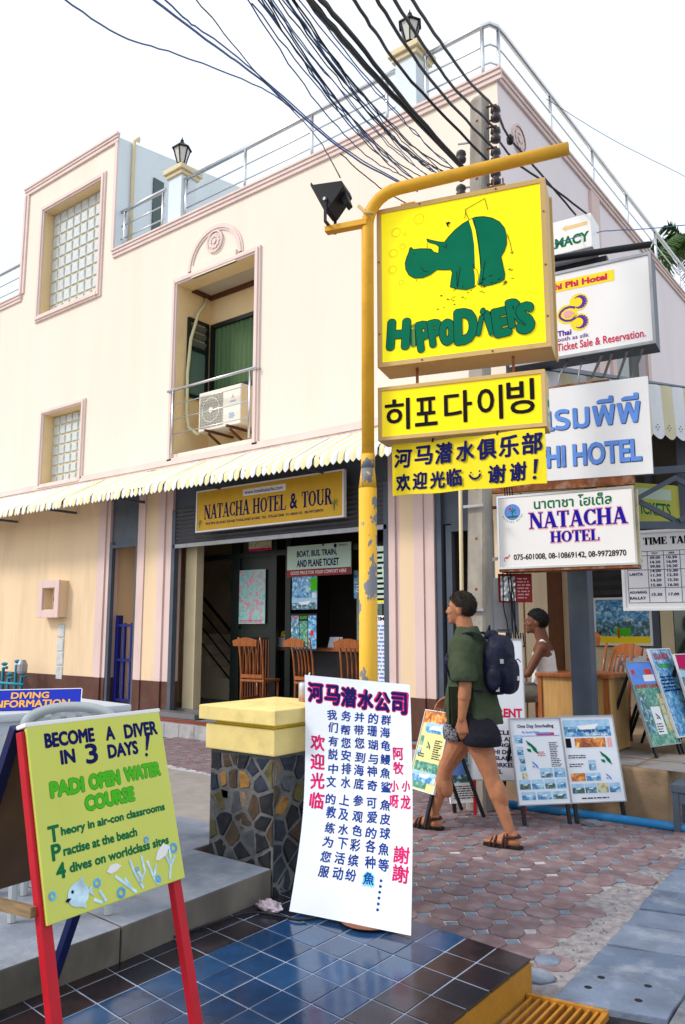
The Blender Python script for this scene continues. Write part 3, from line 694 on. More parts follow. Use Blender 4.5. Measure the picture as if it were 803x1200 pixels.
# glass block windows: each block a piece of its own
gbm = {}
def glass_blocks(x0, x1, z0, z1, nx, nz, y):
    base = MB().box(x0, x1, y + .05, y + .07, z0, z1).build('window', mat('block_joint', (0.70, 0.62, 0.40), 0.8), HB)
    dx, dz = (x1 - x0) / nx, (z1 - z0) / nz; me = None
    for i in range(nx):
        for j in range(nz):
            if me is None:
                bb = MB().bevbox(Fr((0, 0, 0)), 0, dx - .035, 0, dz - .035, -.04, .02, .012)
                o = bb.build('pane', M['frost']); bpy.data.objects.remove(o); me = bpy.data.meshes[-1] if False else None
                me = bpy.data.meshes.new('pane'); me.from_pydata(bb.v, [], bb.f); me.materials.append(M['frost'])
            o = bpy.data.objects.new('pane', me); link(o, base)
            o.location = Vector((x0 + i * dx + .0175, y + .045, z0 + j * dz + .0175)) - ORG[base.name]
glass_blocks(BW[0], BW[1], BW[2], BW[3], 8, 9, YF + .17)
glass_blocks(SW[0], SW[1], SW[2] - .0, SW[3], 6, 7, YF + .17)
# arch over the balcony opening, and the round rosettes
ar = MB(); c0, zc, r0 = -9.07, 7.44, .62
FA = Fr((c0, YF, zc))
def arcband(mb, F, r1, r2, pr, n=28):
    vs = []; fs = []
    for i in range(n + 1):
        a = math.pi * i / n
        for r_ in (r1, r2):
            for z in (.002, pr): vs.append(F.p(r_ * math.cos(a), r_ * math.sin(a), z))
    for i in range(n):
        a = 4 * i; b_ = a + 4
        fs += [(a + 1, a + 3, b_ + 3, b_ + 1), (a, a + 1, b_ + 1, b_), (a + 2, b_ + 2, b_ + 3, a + 3)]
    mb.add(vs, fs)
arcband(ar, FA, .54, .65, .020); arcband(ar, FA, .575, .62, .036)
ar.build('arch_moulding', M['pinkup'], HB, kind='flat')
MB().box(c0 - .52, c0 + .52, YF - .048, YF - .002, 7.30, 7.50).build('arch_field', M['wall'], HB)
def rosette(F, r):
    t = MB()
    t.ring(F, 0, 0, r * .92, r * .16, .03, 28)
    t.add(*(lambda q: (q[0], q[1]))(([F.p(r * math.cos(6.283 * i / 28), r * math.sin(6.283 * i / 28), z) for z in (.001, .03) for i in range(28)], [(i, (i + 1) % 28, (i + 1) % 28 + 28, i + 28) for i in range(28)])))
    t.disc(F, 0, 0, r * .84, z=.014, n=28)
    for k in range(10):
        a = 6.283 * k / 10
        t.disc(F, r * .52 * math.cos(a), r * .52 * math.sin(a), r * .17, z=.024 + .0004 * k, n=8)
    t.disc(F, 0, 0, r * .24, z=.034, n=12)
    return t.build('rosette', M['pinkup'], HB, kind='flat')
rosette(Fr((c0, YF - .01, 7.80)), .19)
rosette(Fr((-3.98, 8.87, 7.84), (0, 1, 0), (0, 0, 1)), .20)
# balcony recess
bc = MB(); a, b_, p, q = AW; yb = YF + .76
bc.add([(a, YF, p), (a, YF, q), (a, yb, q + .2), (a, yb, p)], [(0, 1, 2, 3)])
bc.add([(b_, YF, p), (b_, yb, p), (b_, yb, q), (b_, YF, q)], [(0, 1, 2, 3)])
bc.rect(Fr((0, yb, 0)), a, p, b_, q + .2)
bc.add([(a, YF, q), (b_, YF, q), (b_, YF + .30, q), (a, YF + .30, q)], [(0, 1, 2, 3)])
bc.build('balcony_recess', M['reveal'], HB, kind='flat')
MB().box(a, b_, YF + .30, yb, q + .05, q + .09).build('balcony_ceiling', M['ceil'], HB)
MB().box(a + .002, b_, yb - .05, yb - .003, q - .03, q + .05).box(a + .003, a + .04, YF + .3, yb - .05, q - .03, q + .05).build('ceiling_trim', M['darkwood'], HB)
MB().box(a + .003, b_ - .003, YF + .004, yb - .004, p - .06, p + .004).build('balcony_floor', M['ceil'], HB)
# window above the sill at the back of the balcony
dz0, dz1 = 5.55, 6.72
dr = MB(); 
for (xa, xb) in ((-9.97 + .06, -9.97 + .14), (-8.62, -8.52), (-8.26, -8.20)): dr.box(xa, xb, yb - .06, yb - .004, dz0, dz1)
dr.box(-9.91, b_ - .01, yb - .065, yb - .004, dz1, dz1 + .07); dr.box(-9.91, b_ - .01, yb - .065, yb - .004, dz0 - .02, dz0 + .05)
d_ = dr.build('balcony_window', M['darkframe'], HB)
cu = MB(); nn = 60; vs = []; fs = []
for i in range(nn + 1):
    x = -9.83 + i * (1.20 / nn); y = yb - .012 + .010 * math.sin(i * 1.15)
    vs += [(x, y, dz0 + .05), (x, y, dz1)]
for i in range(nn): fs.append((2 * i, 2 * i + 2, 2 * i + 3, 2 * i + 1))
cu.add(vs, fs); cu.build('curtain', M['curtain'], d_, smooth=True, kind='flat')
MB().box(-8.72, -8.64, yb - .03, yb - .02, dz0 + .05, dz1).box(-8.34, -8.28, yb - .03, yb - .02, dz0 + .05, dz1).build('pale_curtain', M['acwhite'], d_)
# louvre window in the left reveal
lw = MB(); xw = a + .002
for (y0, y1, z0, z1) in ((8.52, 8.57, 5.40, 6.80), (8.93, 8.98, 5.40, 6.80), (8.57, 8.93, 6.75, 6.80), (8.57, 8.93, 5.40, 5.46), (8.57, 8.93, 6.24, 6.30)):
    lw.box(xw, xw + .05, y0, y1, z0, z1)
lwo = lw.build('louvre_window', M['darkframe'], HB)
MB().box(xw + .005, xw + .012, 8.57, 8.93, 5.46, 6.24).build('pane', mat('greenish_glass', (0.10, 0.17, 0.15), 0.1), lwo)
for k in range(3):
    F = Fr((xw + .03, 8.75, 6.37 + k * .14), (0, 1, 0), (.5, 0, .86)); MB().fbox(F, -.17, .17, -.055, .055, -.004, .004).build('slat', mat('louvre_glass', (0.12, 0.13, 0.12), 0.15), lwo)
# balcony rail
rl = MB()
rl.tube([(-10.07, YF - .07, 5.43), (-8.03, YF - .07, 5.43)], .024)
for x in (-9.93, -8.16): rl.tube([(x, YF - .07, 4.36), (x, YF - .07, 5.43)], .020)
for z in (4.68, 4.93, 5.18): rl.tube([(-9.93, YF - .07, z), (-8.16, YF - .07, z)], .009)
rl.tube([(-10.07, YF - .07, 5.43), (-10.07, YF + .0, 5.43)], .024).tube([(-8.03, YF - .07, 5.43), (-8.03, YF + .0, 5.43)], .024)
rl.build('balcony_rail', M['steel'], HB, smooth=True)
# cornice and string mouldings
def mould(name, segs, x0, x1):
    t = MB()
    for (za, zb, pr) in segs: t.box(x0, x1, YF - pr, YF - .002, za, zb)
    return t.build(name, M['pinkup'], HB, bevel=.003)
corn = [(8.34, 8.40, .035), (8.401, 8.455, .055), (8.456, 8.49, .075)]
mould('cornice', corn, -11.83, -3.905); mould('cornice', corn, -24, -14.985)
mould('string_moulding', [(4.13, 4.18, .03), (4.181, 4.25, .05), (4.251, 4.29, .035)], -24, -3.93)
t = MB()
for (za, zb, pr) in ((10.70, 10.77, .04), (10.771, 10.82, .06), (10.821, 10.87, .08)): t.box(-15.04, -11.82 + pr * .4, YF - pr, YF - .002, za, zb)
for (xa, xb, pr) in ((-15.04, -14.97, .06), (-14.969, -14.90, .035)): t.box(xa, xb, YF - pr, YF - .002, 8.49, 10.699)
t.box(-11.90, -11.82, YF - .035, YF - .002, 8.495, 10.699)
t.build('tower_trim', M['pinkup'], HB, bevel=.003)
# side wall towards the lane
sw = MB(); FS = Fr((-3.98, 0, 0), (0, 1, 0), (0, 0, 1))
wallsheet(sw, FS, YF, 30, 4.15, 8.40, [(12.2, 13.9, 4.9, 6.9)], .2)
sw.build('side_wall', M['wall_side'], HB, kind='flat')
sl_ = MB(); wallsheet(sl_, FS, 8.6, 30, 0, 4.15, [(9.25, 10.1, .4, 2.7)], .15)
sl_.build('side_wall_ground_floor', M['wall_low'], HB, kind='flat')
MB().box(-4.3, -4.14, 9.2, 10.15, .4, 2.75).build('side_door', M['darkwood'], HB)
t = MB()
for (za, zb, pr) in corn: t.box(-3.978, -3.98 + pr, YF - .0, 30, za, zb)
for (za, zb, pr) in [(4.13, 4.18, .03), (4.181, 4.25, .05), (4.251, 4.29, .035)]: t.box(-3.978, -3.98 + pr, YF - .0, 30, za, zb)
t.build('side_cornice', M['pinkup'], HB)
t = MB()
for (ya, yb2, za, zb) in ((12.02, 12.2, 4.72, 7.08), (13.9, 14.08, 4.72, 7.08), (12.2, 13.9, 6.9, 7.08), (12.2, 13.9, 4.72, 4.9), (11.4, 11.75, 4.3, 8.3)): t.box(-3.978, -3.93, ya, yb2, za, zb)
t.build('side_window_trim', M['pink'], HB)
MB().box(-4.15, -4.1, 12.2, 13.9, 4.9, 6.9).build('side_window_glass', M['glass'], HB)
MB().box(-23.9, -14.99, YF + .1, 30, 7.85, 7.95).box(-14.98, -11.82, 12.7, 30, 7.85, 7.95).box(-11.81, -4.0, YF + .1, 30, 7.85, 7.95).build('roof_terrace', M['ceil'], HB)
# parapet inner face
MB().box(-23.9, -14.99, YF + .02, YF + .14, 7.95, 8.46).box(-11.82, -4.02, YF + .02, YF + .14, 7.95, 8.46).box(-4.14, -4.0, YF + .15, 30, 7.95, 8.46).build('parapet', M['wall_blue'], HB)
# ground floor front wall: solid part with brown dado
gf = MB(); wallsheet(gf, FW, -24, -11.90, .70, 4.15, [], .2); gf.build('ground_floor_wall', M['wall_low'], HB, kind='flat')
MB().box(-24, -11.90, YF - .012, YF + .1, -.02, .70).build('brown_dado', M['brown'], HB)
# pilasters
def pilaster(x0, x1, strips):
    """strips: (from, to, material, projection)"""
    for k, (a, b_, m, pr) in enumerate(strips):
        MB().box(a, b_, YF - pr, YF + .18, .70, 4.15 if k % 2 == 0 else 4.14).build('pilaster', m, HB, bevel=.004)
        MB().box(a - .001, b_ + .001, YF - pr - .004, YF + .185, .2, .699).build('pilaster_base', M['brown'], HB)
pilaster(-11.9, -11.55, [(-11.899, -11.78, M['pink'], .02), (-11.779, -11.64, M['pink'], .05), (-11.639, -11.55, M['pink'], .02)])
pilaster(-10.78, -9.9, [(-10.78, -10.68, M['pink'], .02), (-10.679, -10.56, M['pink'], .05), (-10.559, -10.22, M['wall_low'], .03), (-10.219, -10.06, M['pink'], .05), (-10.059, -9.90, M['pink'], .02)])
pilaster(-5.66, -4.97, [(-5.66, -5.56, M['pink'], .05), (-5.559, -5.50, M['pink'], .02), (-5.499, -5.28, M['wall_low'], .03), (-5.279, -5.14, M['pink'], .05), (-5.139, -5.06, M['pink'], .03), (-5.059, -4.985, M['pink'], .05)])
# grey headers over the openings
MB().box(-11.548, -10.782, YF + .03, YF + .12, 2.96, 4.1).box(-9.898, -5.662, YF + .03, YF + .12, 3.42, 4.1).box(-4.98, -4.02, YF + .04, YF + .12, 2.80, 4.1).build('header_panel', M['greymetal'], HB)
# narrow bay with the blue gate
MB().box(-11.545, -11.48, YF - .01, YF + .06, .25, 3.0).box(-10.84, -10.785, YF - .01, YF + .06, .25, 3.0).box(-11.48, -10.84, YF - .01, YF + .06, 2.90, 2.96).build('door_frame', M['greymetal'], HB)
MB().box(-11.7, -10.4, 9.2, 9.3, .2, 3.6).box(-10.80, -10.70, YF + .2, 9.2, .2, 3.6).box(-11.72, -11.62, YF + .2, 9.2, .2, 3.6).build('passage_wall', M['wall_low'], HB)
# shop: roller shutter, frames, room
sh = MB()
for k in range(9):
    z = 2.86 + k * .065; sh.add([(-9.86, YF + .0, z), (-5.70, YF + .0, z), (-5.70, YF - .022, z + .03), (-9.86, YF - .022, z + .03), (-9.86, YF + .0, z + .063), (-5.70, YF + .0, z + .063)], [(0, 1, 2, 3), (3, 2, 5, 4)])
sh.build('roller_shutter', M['shutter'], HB, kind='flat')
MB().box(-9.86, -5.70, YF - .03, YF + .02, 2.80, 2.86).build('shutter_rail', M['greysteel'], HB)
MB().box(-9.90, -9.82, YF - .03, YF + .06, .25, 3.42).build('shutter_guide', M['greymetal'], HB)
MB().box(-5.75, -5.665, YF - .03, YF + .06, .25, 3.42).build('shutter_guide', M['greymetal'], HB)
MB().box(-9.86, -9.60, YF + .25, YF + .40, .28, 2.95).build('cream_post', M['cream_plain'], HB)
MB().box(-5.0 + .02, -4.90, YF - .02, YF + .08, .1, 3.2).box(-4.86, -4.78, YF + .02, YF + .10, .1, 2.78).box(-4.30, -4.22, YF + .02, YF + .1, .1, 2.78).box(-4.78, -4.30, YF + .02, YF + .1, 2.70, 2.80).build('side_door_frame', M['greymetal'], HB)
MB().box(-4.22, -4.0, YF + .03, YF + .5, .0, 4.1).build('corner_pier', M['wall_low'], HB)
MB().box(-4.9, -4.2, 9.4, 9.5, 0, 3.2).build('lobby_wall', M['interior'], HB)
MB().box(-4.55, -4.30, YF + .25, YF + .31, .3, 2.65).build('lobby_door_leaf', M['darkwood'], HB)
MB().box(-4.42, -4.24, YF + .40, YF + .42, 1.2, 2.6).build('notice_sheet', M['palegreen'], HB)
# room shell
MB().box(-13, -4.9, YF + .15, 12.6, .18, .28).build('shop_floor', M['floor_in'], HB)
MB().box(-13, -9.0, 11.31, 11.4, .28, 3.6).build('room_back_wall', M['interior'], HB)
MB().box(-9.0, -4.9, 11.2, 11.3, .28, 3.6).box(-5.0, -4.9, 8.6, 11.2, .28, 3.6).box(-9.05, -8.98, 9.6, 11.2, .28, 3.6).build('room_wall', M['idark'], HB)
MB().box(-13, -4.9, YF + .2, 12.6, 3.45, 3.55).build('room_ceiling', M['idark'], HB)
MB().box(-13.1, -13, YF + .2, 12.6, .28, 3.6).build('room_side_wall', M['interior'], HB)
# glazed shop front frames set back
YD = 9.15; KX = 9.15 / 8.62
def kx(x): return x * KX
def kz(z): return (z - 1.55) * KX + 1.55 if z > .4 else z
fr_ = MB()
for (xa, xb) in ((-9.72, -9.55), (-8.84, -8.66), (-8.02, -7.90), (-7.72, -7.62), (-6.0, -5.93)):
    MB().box(kx(xa), kx(xb), YD - .03, YD + .04, .28, 3.4).build('frame_post', M['darkframe'], HB)
MB().box(kx(-9.55), -5.4, YD - .032, YD + .042, kz(2.60), kz(2.68)).build('frame_rail', M['darkframe'], HB)
MB().box(kx(-9.55), -5.4, YD - .032, YD + .042, 3.1, 3.3).build('frame_rail', M['darkframe'], HB)
MB().box(kx(-8.66), kx(-8.02), YD - .028, YD + .038, kz(1.40), kz(1.52)).build('frame_rail', M['darkframe'], HB)
MB().box(kx(-9.83), kx(-9.785), YD - .05, YD - .01, .28, 2.9).build('door_edge', M['cream_plain'], HB)
MB().box(kx(-8.66), kx(-8.02), YD, YD + .01, kz(1.52), kz(2.60)).build('door_glass', M['darkframe'], HB)
for k in range(12):
    MB().box(kx(-8.64 + k * .052), kx(-8.62 + k * .052), YD - .01, YD + .01, .38, 1.36).build('slat', M['darkwood'], HB)
MB().box(kx(-8.66), kx(-8.02), YD + .012, YD + .02, .3, 1.42).build('door_lower_panel', M['black'], HB)
# staircase inside
st = thing('staircase', 'dim staircase with dark pipe handrail seen through the open shop door', 'staircase', (-11.5, 11, .28))
for k in range(6):
    MB().box(-12.95, -10.3 - k * .27 + .28, 9.98, 11.28, .28 + k * .19, .28 + (k + 1) * .19 - .001).build('step', M['interior'], st)
t = MB()
A_, B_ = Vector((-11.45, 9.96, 2.48)), Vector((-10.18, 9.96, 1.43))
for dz in (0, -.28, -.56, -.84):
    t.tube([A_ + Vector((-.5, 0, dz)), A_ + Vector((0, 0, dz)), B_ + Vector((0, 0, dz))], .028 if dz == 0 else .014)
t.tube([A_, A_ + Vector((0, 0, -1.15))], .022); t.tube([B_, B_ + Vector((0, 0, -1.0))], .022)
t.build('handrail', M['black'], st)
MB().box(-12.95, -9.6, 11.25, 11.30, 1.32, 1.42).build('skirting', M['redstrip'], st)

# entrance step and red tile strip in front of the shop
MB().box(-20, -4.1, 7.70, 8.29, -.02, .19).build('walkway', M['concrete'], kind='structure', bevel=.01)
kerb = MB().box(-20, -4.1, 7.72, 8.0, .19, .197).build('tile_strip', M['redstrip'], kind='structure')
kc = thing('kerb', 'row of pale grey kerb stones in front of the shop front', 'kerb', (-9, 7.68, 0))
for k in range(26):
    x = -12.4 + k * .32
    MB().box(x, x + .312, 7.66, 7.698, -.02, .185).build('kerb_stone', mat('kerb_stone_grey', (0.36, 0.36, 0.37), 0.85, var=0.2, vs=5, dirt=(0.18, 0.17, 0.16), dirt_amt=0.6, ds=4, bump=0.3), kc, bevel=.006)
MB().box(-10.1, -9.0, 8.05, 8.31, .198, .27).build('door_sill', M['floor_in'], HB, bevel=.005)

# ============================================================ ROOF RAILS AND LAMPS
def railing(name, label, pts, posts, top=.82, base=8.47):
    r_ = thing(name, label, 'railing', (pts[0][0], pts[0][1], base))
    t = MB(); t.tube([(x, y, base + top) for x, y in pts], .036, 10); t.build('top_rail', M['steel'], r_, smooth=True)
    for h_ in (.27, .53):
        t = MB(); t.tube([(x, y, base + h_) for x, y in pts], .013, 6); t.build('mid_rail', M['steel'], r_, smooth=True)
    for (x, y) in posts:
        t = MB(); t.tube([(x, y, base - .05), (x, y, base + top)], .026, 8); t.build('post', M['steel'], r_, smooth=True)
    return r_
railing('roof_railing', 'short stainless railing between the tower and the white lamp pillar', [(-11.78, 8.4), (-10.52, 8.4)], [(-11.68, 8.4), (-10.58, 8.4)])
railing('roof_railing', 'long stainless roof railing between the two lamp pillars', [(-9.98, 8.4), (-5.56, 8.4)], [(-9.96, 8.4), (-8.52, 8.4), (-7.1, 8.4), (-5.72, 8.4)])
railing('roof_railing', 'stainless railing turning the roof corner and running above the lane side', [(-5.10, 8.4), (-4.25, 8.4), (-4.12, 8.42), (-4.07, 8.52), (-4.06, 8.7), (-4.06, 28)],
        [(-5.08, 8.4), (-4.22, 8.4), (-4.07, 8.56)] + [(-4.06, 10.2 + 1.7 * i) for i in range(9)])
railing('roof_railing', 'stainless railing left of the tower at the edge of the picture', [(-22, 8.4), (-15.06, 8.4)], [(-20, 8.4), (-18, 8.4), (-16.3, 8.4), (-15.12, 8.4)])
def lamp_pillar(x, y, z1, wd, label):
    p_ = thing('roof_pillar', label, 'pillar', (x, y, 7.95))
    MB().box(x - wd / 2, x + wd / 2, y - wd / 2, y + wd / 2, 8.47, z1).build('shaft', M['wall_blue'], p_, bevel=.006)
    t = MB(); t.box(x - wd / 2 - .04, x + wd / 2 + .04, y - wd / 2 - .04, y + wd / 2 + .04, z1, z1 + .07)
    t.box(x - wd / 2 - .08, x + wd / 2 + .08, y - wd / 2 - .08, y + wd / 2 + .08, z1 + .071, z1 + .16); t.build('cap', M['cream_plain'], p_, bevel=.012)
    return p_
lamp_pillar(-10.18, 8.50, 9.38, .34, 'white roof pillar with cream cap nearer the tower')
lamp_pillar(-5.36, 8.50, 9.34, .34, 'white roof pillar with cream cap near the roof corner')
def make_lamp(label):
    l_ = thing('roof_lamp', label, 'lamp', local=True)
    hexr = lambda r, z: [(r * math.cos(math.pi / 3 * i), r * math.sin(math.pi / 3 * i), z) for i in range(6)]
    MB().lathe((0, 0, 0), [(.07, 0), (.07, .02), (.03, .04), (.025, .09), (.06, .11)], 12).build('base', M['black'], l_, smooth=False)
    t = MB(); t.add(hexr(.06, .11) + hexr(.12, .33), [(i, (i + 1) % 6, (i + 1) % 6 + 6, i + 6) for i in range(6)] + [tuple(range(6))[::-1], tuple(range(6, 12))]); t.build('glass', M['lampglass'], l_)
    t = MB()
    for i in range(6): t.beam(hexr(.063, .11)[i], hexr(.124, .33)[i], .016, .016)
    t.build('frame', M['black'], l_)
    t = MB(); t.add(hexr(.15, .33) + hexr(.15, .345) + hexr(.055, .42) + hexr(.03, .46), [(i + a, (i + 1) % 6 + a, (i + 1) % 6 + 6 + a, i + 6 + a) for a in (0, 6, 12) for i in range(6)] + [tuple(range(6))[::-1], tuple(range(18, 24))])
    t.lathe((0, 0, .455), [(.018, 0), (.028, .025), (.010, .05), (.002, .09)], 8); t.build('hood', M['black'], l_)
    return l_
lm = make_lamp('small black carriage lamp on the roof pillar nearer the tower'); lm.scale = (1.2, 1.2, 1.2); lm.location = (-10.18, 8.46, 9.56); lm['group'] = 'carriage lamps on the roof pillars'
l2 = copy_tree(lm); l2.location = (-5.36, 8.46, 9.54); l2['label'] = 'black carriage lamp on the pillar near the roof corner'
# tower side window and drain pipe
t = MB(); t.box(-11.835, -11.80, 9.13, 9.38, 9.1, 10.36); t.build('tower_window', M['glass'], HB)
t = MB(); t.tube([(-11.79, 8.62, 8.0), (-11.79, 8.62, 10.86), (-11.79, 8.72, 10.98), (-11.9, 8.8, 11.0)], .035); t.build('drain_pipe', M['cream_plain'], HB, smooth=True)
# neighbour roof glimpsed at far left
nb = thing('neighbour_roof', 'blue grey sloping sheet roof beyond the left end of the terrace', 'roof', (-19, 16, 8))
MB().add([(-26, 14, 9.6), (-19.5, 14, 9.6), (-19.5, 19, 11.4), (-26, 19, 11.4), (-26, 14, 9.45), (-19.5, 14, 9.45), (-19.5, 19, 11.25), (-26, 19, 11.25)], [(0, 1, 2, 3), (7, 6, 5, 4), (0, 4, 5, 1), (1, 5, 6, 2), (2, 6, 7, 3)]).build('roof_sheet', mat('blue_sheet', (0.2, 0.27, 0.36), 0.5), nb)
MB().box(-26, -20, 14.5, 18, 8, 9.5).build('wall', M['greyplain'], nb)

# ============================================================ STRIPED AWNING
aw = thing('striped_awning', 'long yellow and white striped metal awning with scalloped edge over the shop front', 'awning', (-9, 8.25, 4.1))
def strip_me(name, m, k):
    W = .10; vs = []; fs = []
    prof = [(0.0, 4.13), (-.30, 3.97), (-.60, 3.80), (-.78, 3.70), (-.82, 3.65), (-.825, 3.60)]
    for j, (y, z) in enumerate(prof):
        for i in range(5):
            x = W * i / 4 * 1.02; zz = z + .014 * math.sin(math.pi * i / 4) * (1 if j < 5 else .3)
            vs.append((x, y - .012 * math.sin(math.pi * i / 4), zz))
    for j in range(len(prof) - 1):
        for i in range(4):
            a = j * 5 + i; fs.append((a, a + 1, a + 6, a + 5))
    base = (len(prof) - 1) * 5; n0 = len(vs)
    tip = [(0, 3.575), (.25, 3.545), (.5, 3.525), (.75, 3.545), (1, 3.575)]
    for i, (u, z) in enumerate(tip): vs.append((W * u * 1.02, -.828 - .006 * math.sin(math.pi * u), z))
    for i in range(4): fs.append((base + i, base + i + 1, n0 + i + 1, n0 + i))
    me = bpy.data.meshes.new(name); me.from_pydata(vs, [], fs); me.materials.append(m)
    for p in me.polygons: p.use_smooth = True
    return me
sm = [strip_me('awning_strip', M['awnw'], 0), strip_me('awning_strip', M['awny'], 1)]
rr = random.Random(2)
for k in range(168):
    x = -4.05 - (k + 1) * .10
    o = bpy.data.objects.new('awning_strip', sm[k % 2]); link(o, aw)
    o.location = (x + 9, 8.27 - 8.25 + rr.uniform(-.003, .003), -4.1 + rr.uniform(-.004, .004)); o.rotation_euler = (rr.uniform(-.006, .006), 0, 0)
t = MB(); t.box(-21, -4.05, 7.46, 7.50, 3.60, 3.66); t.build('front_bar', M['darkwood'], aw)
for k in range(8):
    x = -4.6 - k * 2.0; MB().beam((x, 8.28, 3.62), (x, 7.48, 3.62), .04, .04).build('bracket', M['greymetal'], aw)

# ============================================================ AIR CONDITIONER
ac = thing('air_conditioner', 'cream outdoor air conditioning unit on brackets behind the balcony rail', 'air conditioner', (-9.1, 8.7, 4.7))
b = MB(); F = Fr((-9.62, 8.52, 4.72)); b.bevbox(F, 0, .98, 0, .66, -.30, 0, .012); b.build('casing', M['acwhite'], ac)
t = MB()
for i in range(15): t.fbox(F, .05 + i * .036, .062 + i * .036, .05, .60, .002, .012)
for j in range(12): t.fbox(F, .04, .58, .06 + j * .048, .068 + j * .048, .012, .017)
t.build('grille', mat('ac_grille', (0.50, 0.48, 0.42), 0.6), ac)
t = MB(); t.ring(F, .31, .33, .20, .012, .019, 30); t.disc(F, .31, .33, .05, z=.0195); t.build('fan_ring', M['acwhite'], ac, kind='flat')
t = MB(); 
for i in range(3):
    a = R(90 + 120 * i); t.poly(F, [(.80 + .004 * math.cos(a), .47 + .004 * math.sin(a)), (.80 + .018 * math.cos(a + .5), .47 + .018 * math.sin(a + .5)), (.80 + .036 * math.cos(a), .47 + .036 * math.sin(a)), (.80 + .018 * math.cos(a - .5), .47 + .018 * math.sin(a - .5))], .003)
t.build('emblem', M['red'], ac, kind='flat')
t = MB(); text(t, F, 'INVERTER', .74, .38, .13, .03, .003); lined(t, F, .72, .12, .16, .10, 4, .003, seed=4); t.build('lettering', M['lightblueink'], ac, kind='flat')
for x in (-9.35, -8.85):
    MB().beam((x, 9.05, 4.70), (x, 8.42, 4.70), .04, .035).beam((x, 9.05, 4.38), (x, 8.50, 4.66), .035, .03).build('bracket', M['darkwood'], ac)
hs_ = MB(); hs_.tube([(-9.93, 8.9, 7.25), (-9.90, 8.86, 7.12), (-9.90, 8.70, 6.9), (-9.90, 8.55, 6.4), (-9.90, 8.50, 5.8), (-9.89, 8.50, 5.1), (-9.86, 8.52, 4.85), (-9.72, 8.6, 4.72), (-9.62, 8.66, 4.78)], .028, 8)
tag(hs_.build('drain_hose', M['duct'], None, smooth=True), 'cream corrugated hose running down the left side of the balcony opening', 'hose')

# ============================================================ WALL NICHE, METERS, GATE
ni = thing('meter_niche', 'small pink framed meter box on the cream wall left of the shop', 'meter box', (-13.0, 8.2, 1.6))
x0, x1, z0, z1 = -13.42, -12.75, 1.72, 2.40
t = MB()
t.box(x0, x0 + .14, 8.10, 8.14, z0, z1).box(x1 - .14, x1, 8.10, 8.14, z0, z1).box(x0 + .14, x1 - .14, 8.10, 8.14, z1 - .14, z1).box(x0 + .14, x1 - .14, 8.10, 8.14, z0, z0 + .14)
t.build('frame', M['pink'], ni, bevel=.008)
t = MB(); t.box(x0 + .01, x0 + .15, 8.14, 8.30, z0 + .01, z1 - .01).box(x1 - .15, x1 - .01, 8.14, 8.30, z0 + .01, z1 - .01).box(x0 + .15, x1 - .15, 8.14, 8.30, z1 - .15, z1 - .01).box(x0 + .15, x1 - .15, 8.14, 8.30, z0 + .01, z0 + .15).build('box', M['wall_low'], ni)
MB().lathe((-13.0, 8.27, 2.06), [(.09, 0), (.09, .05), (.07, .07)], 14, Matrix.Rotation(R(90), 3, 'X')).build('meter', M['black'], ni)
gbk = thing('glass_block_strip', 'narrow vertical strip of three glass blocks below the meter box', 'window', (-12.9, 8.3, .6))
for k in range(4): MB().bevbox(Fr((-13.0, 8.3, .62 + k * .25)), 0, .20, 0, .235, -.02, .02, .012).build('pane', M['frost'], gbk)
ga = thing('blue_gate', 'low dark blue metal gate in the narrow doorway beside the pilaster', 'gate', (-11.2, 8.5, .28))
for x in (-11.46, -11.24, -11.05, -10.84): MB().box(x - .022, x + .022, 8.42, 8.46, .32, 1.62).build('post', M['bluegate'], ga)
for z in (.34, 1.0, 1.58): MB().box(-11.46, -10.84, 8.405, 8.445, z - .022, z + .022).build('rail', M['bluegate'], ga)
t = MB()
for k in range(16): t.tube([(-11.44 + k * .038, 8.47, .36), (-11.44 + k * .038, 8.47, 1.56)], .004, 5)
t.build('wire_mesh', M['greysteel'], ga, kind='stuff')
MB().box(-11.45, -11.38, 8.40, 8.50, .3, 1.75).build('hinge_post', M['bluegate'], ga)
wp = thing('water_pipes', 'turquoise water pipes with valves standing against the brown dado at far left', 'pipes', (-13.9, 7.95, .2))
for k, (x, h_) in enumerate([(-14.25, .80), (-14.05, .62), (-13.8, .86), (-13.6, .66)]):
    MB().tube([(x, 7.98, .0), (x, 7.98, h_), (x + .12, 7.98, h_)], .03, 8).build('riser', M['turq'], wp, smooth=True)
    MB().lathe((x + .03, 7.98, h_ + .03), [(.02, 0), (.06, .03), (.06, .05), (.02, .07)], 10).build('valve', M['turq'], wp)
MB().tube([(-14.6, 7.96, .52), (-13.5, 7.96, .52)], .026, 8).build('manifold', M['turq'], wp, smooth=True)
MB().lathe((-13.55, 7.95, .72), [(.08, 0), (.09, .04), (.09, .16), (.05, .24)], 12).build('meter', M['greysteel'], wp)

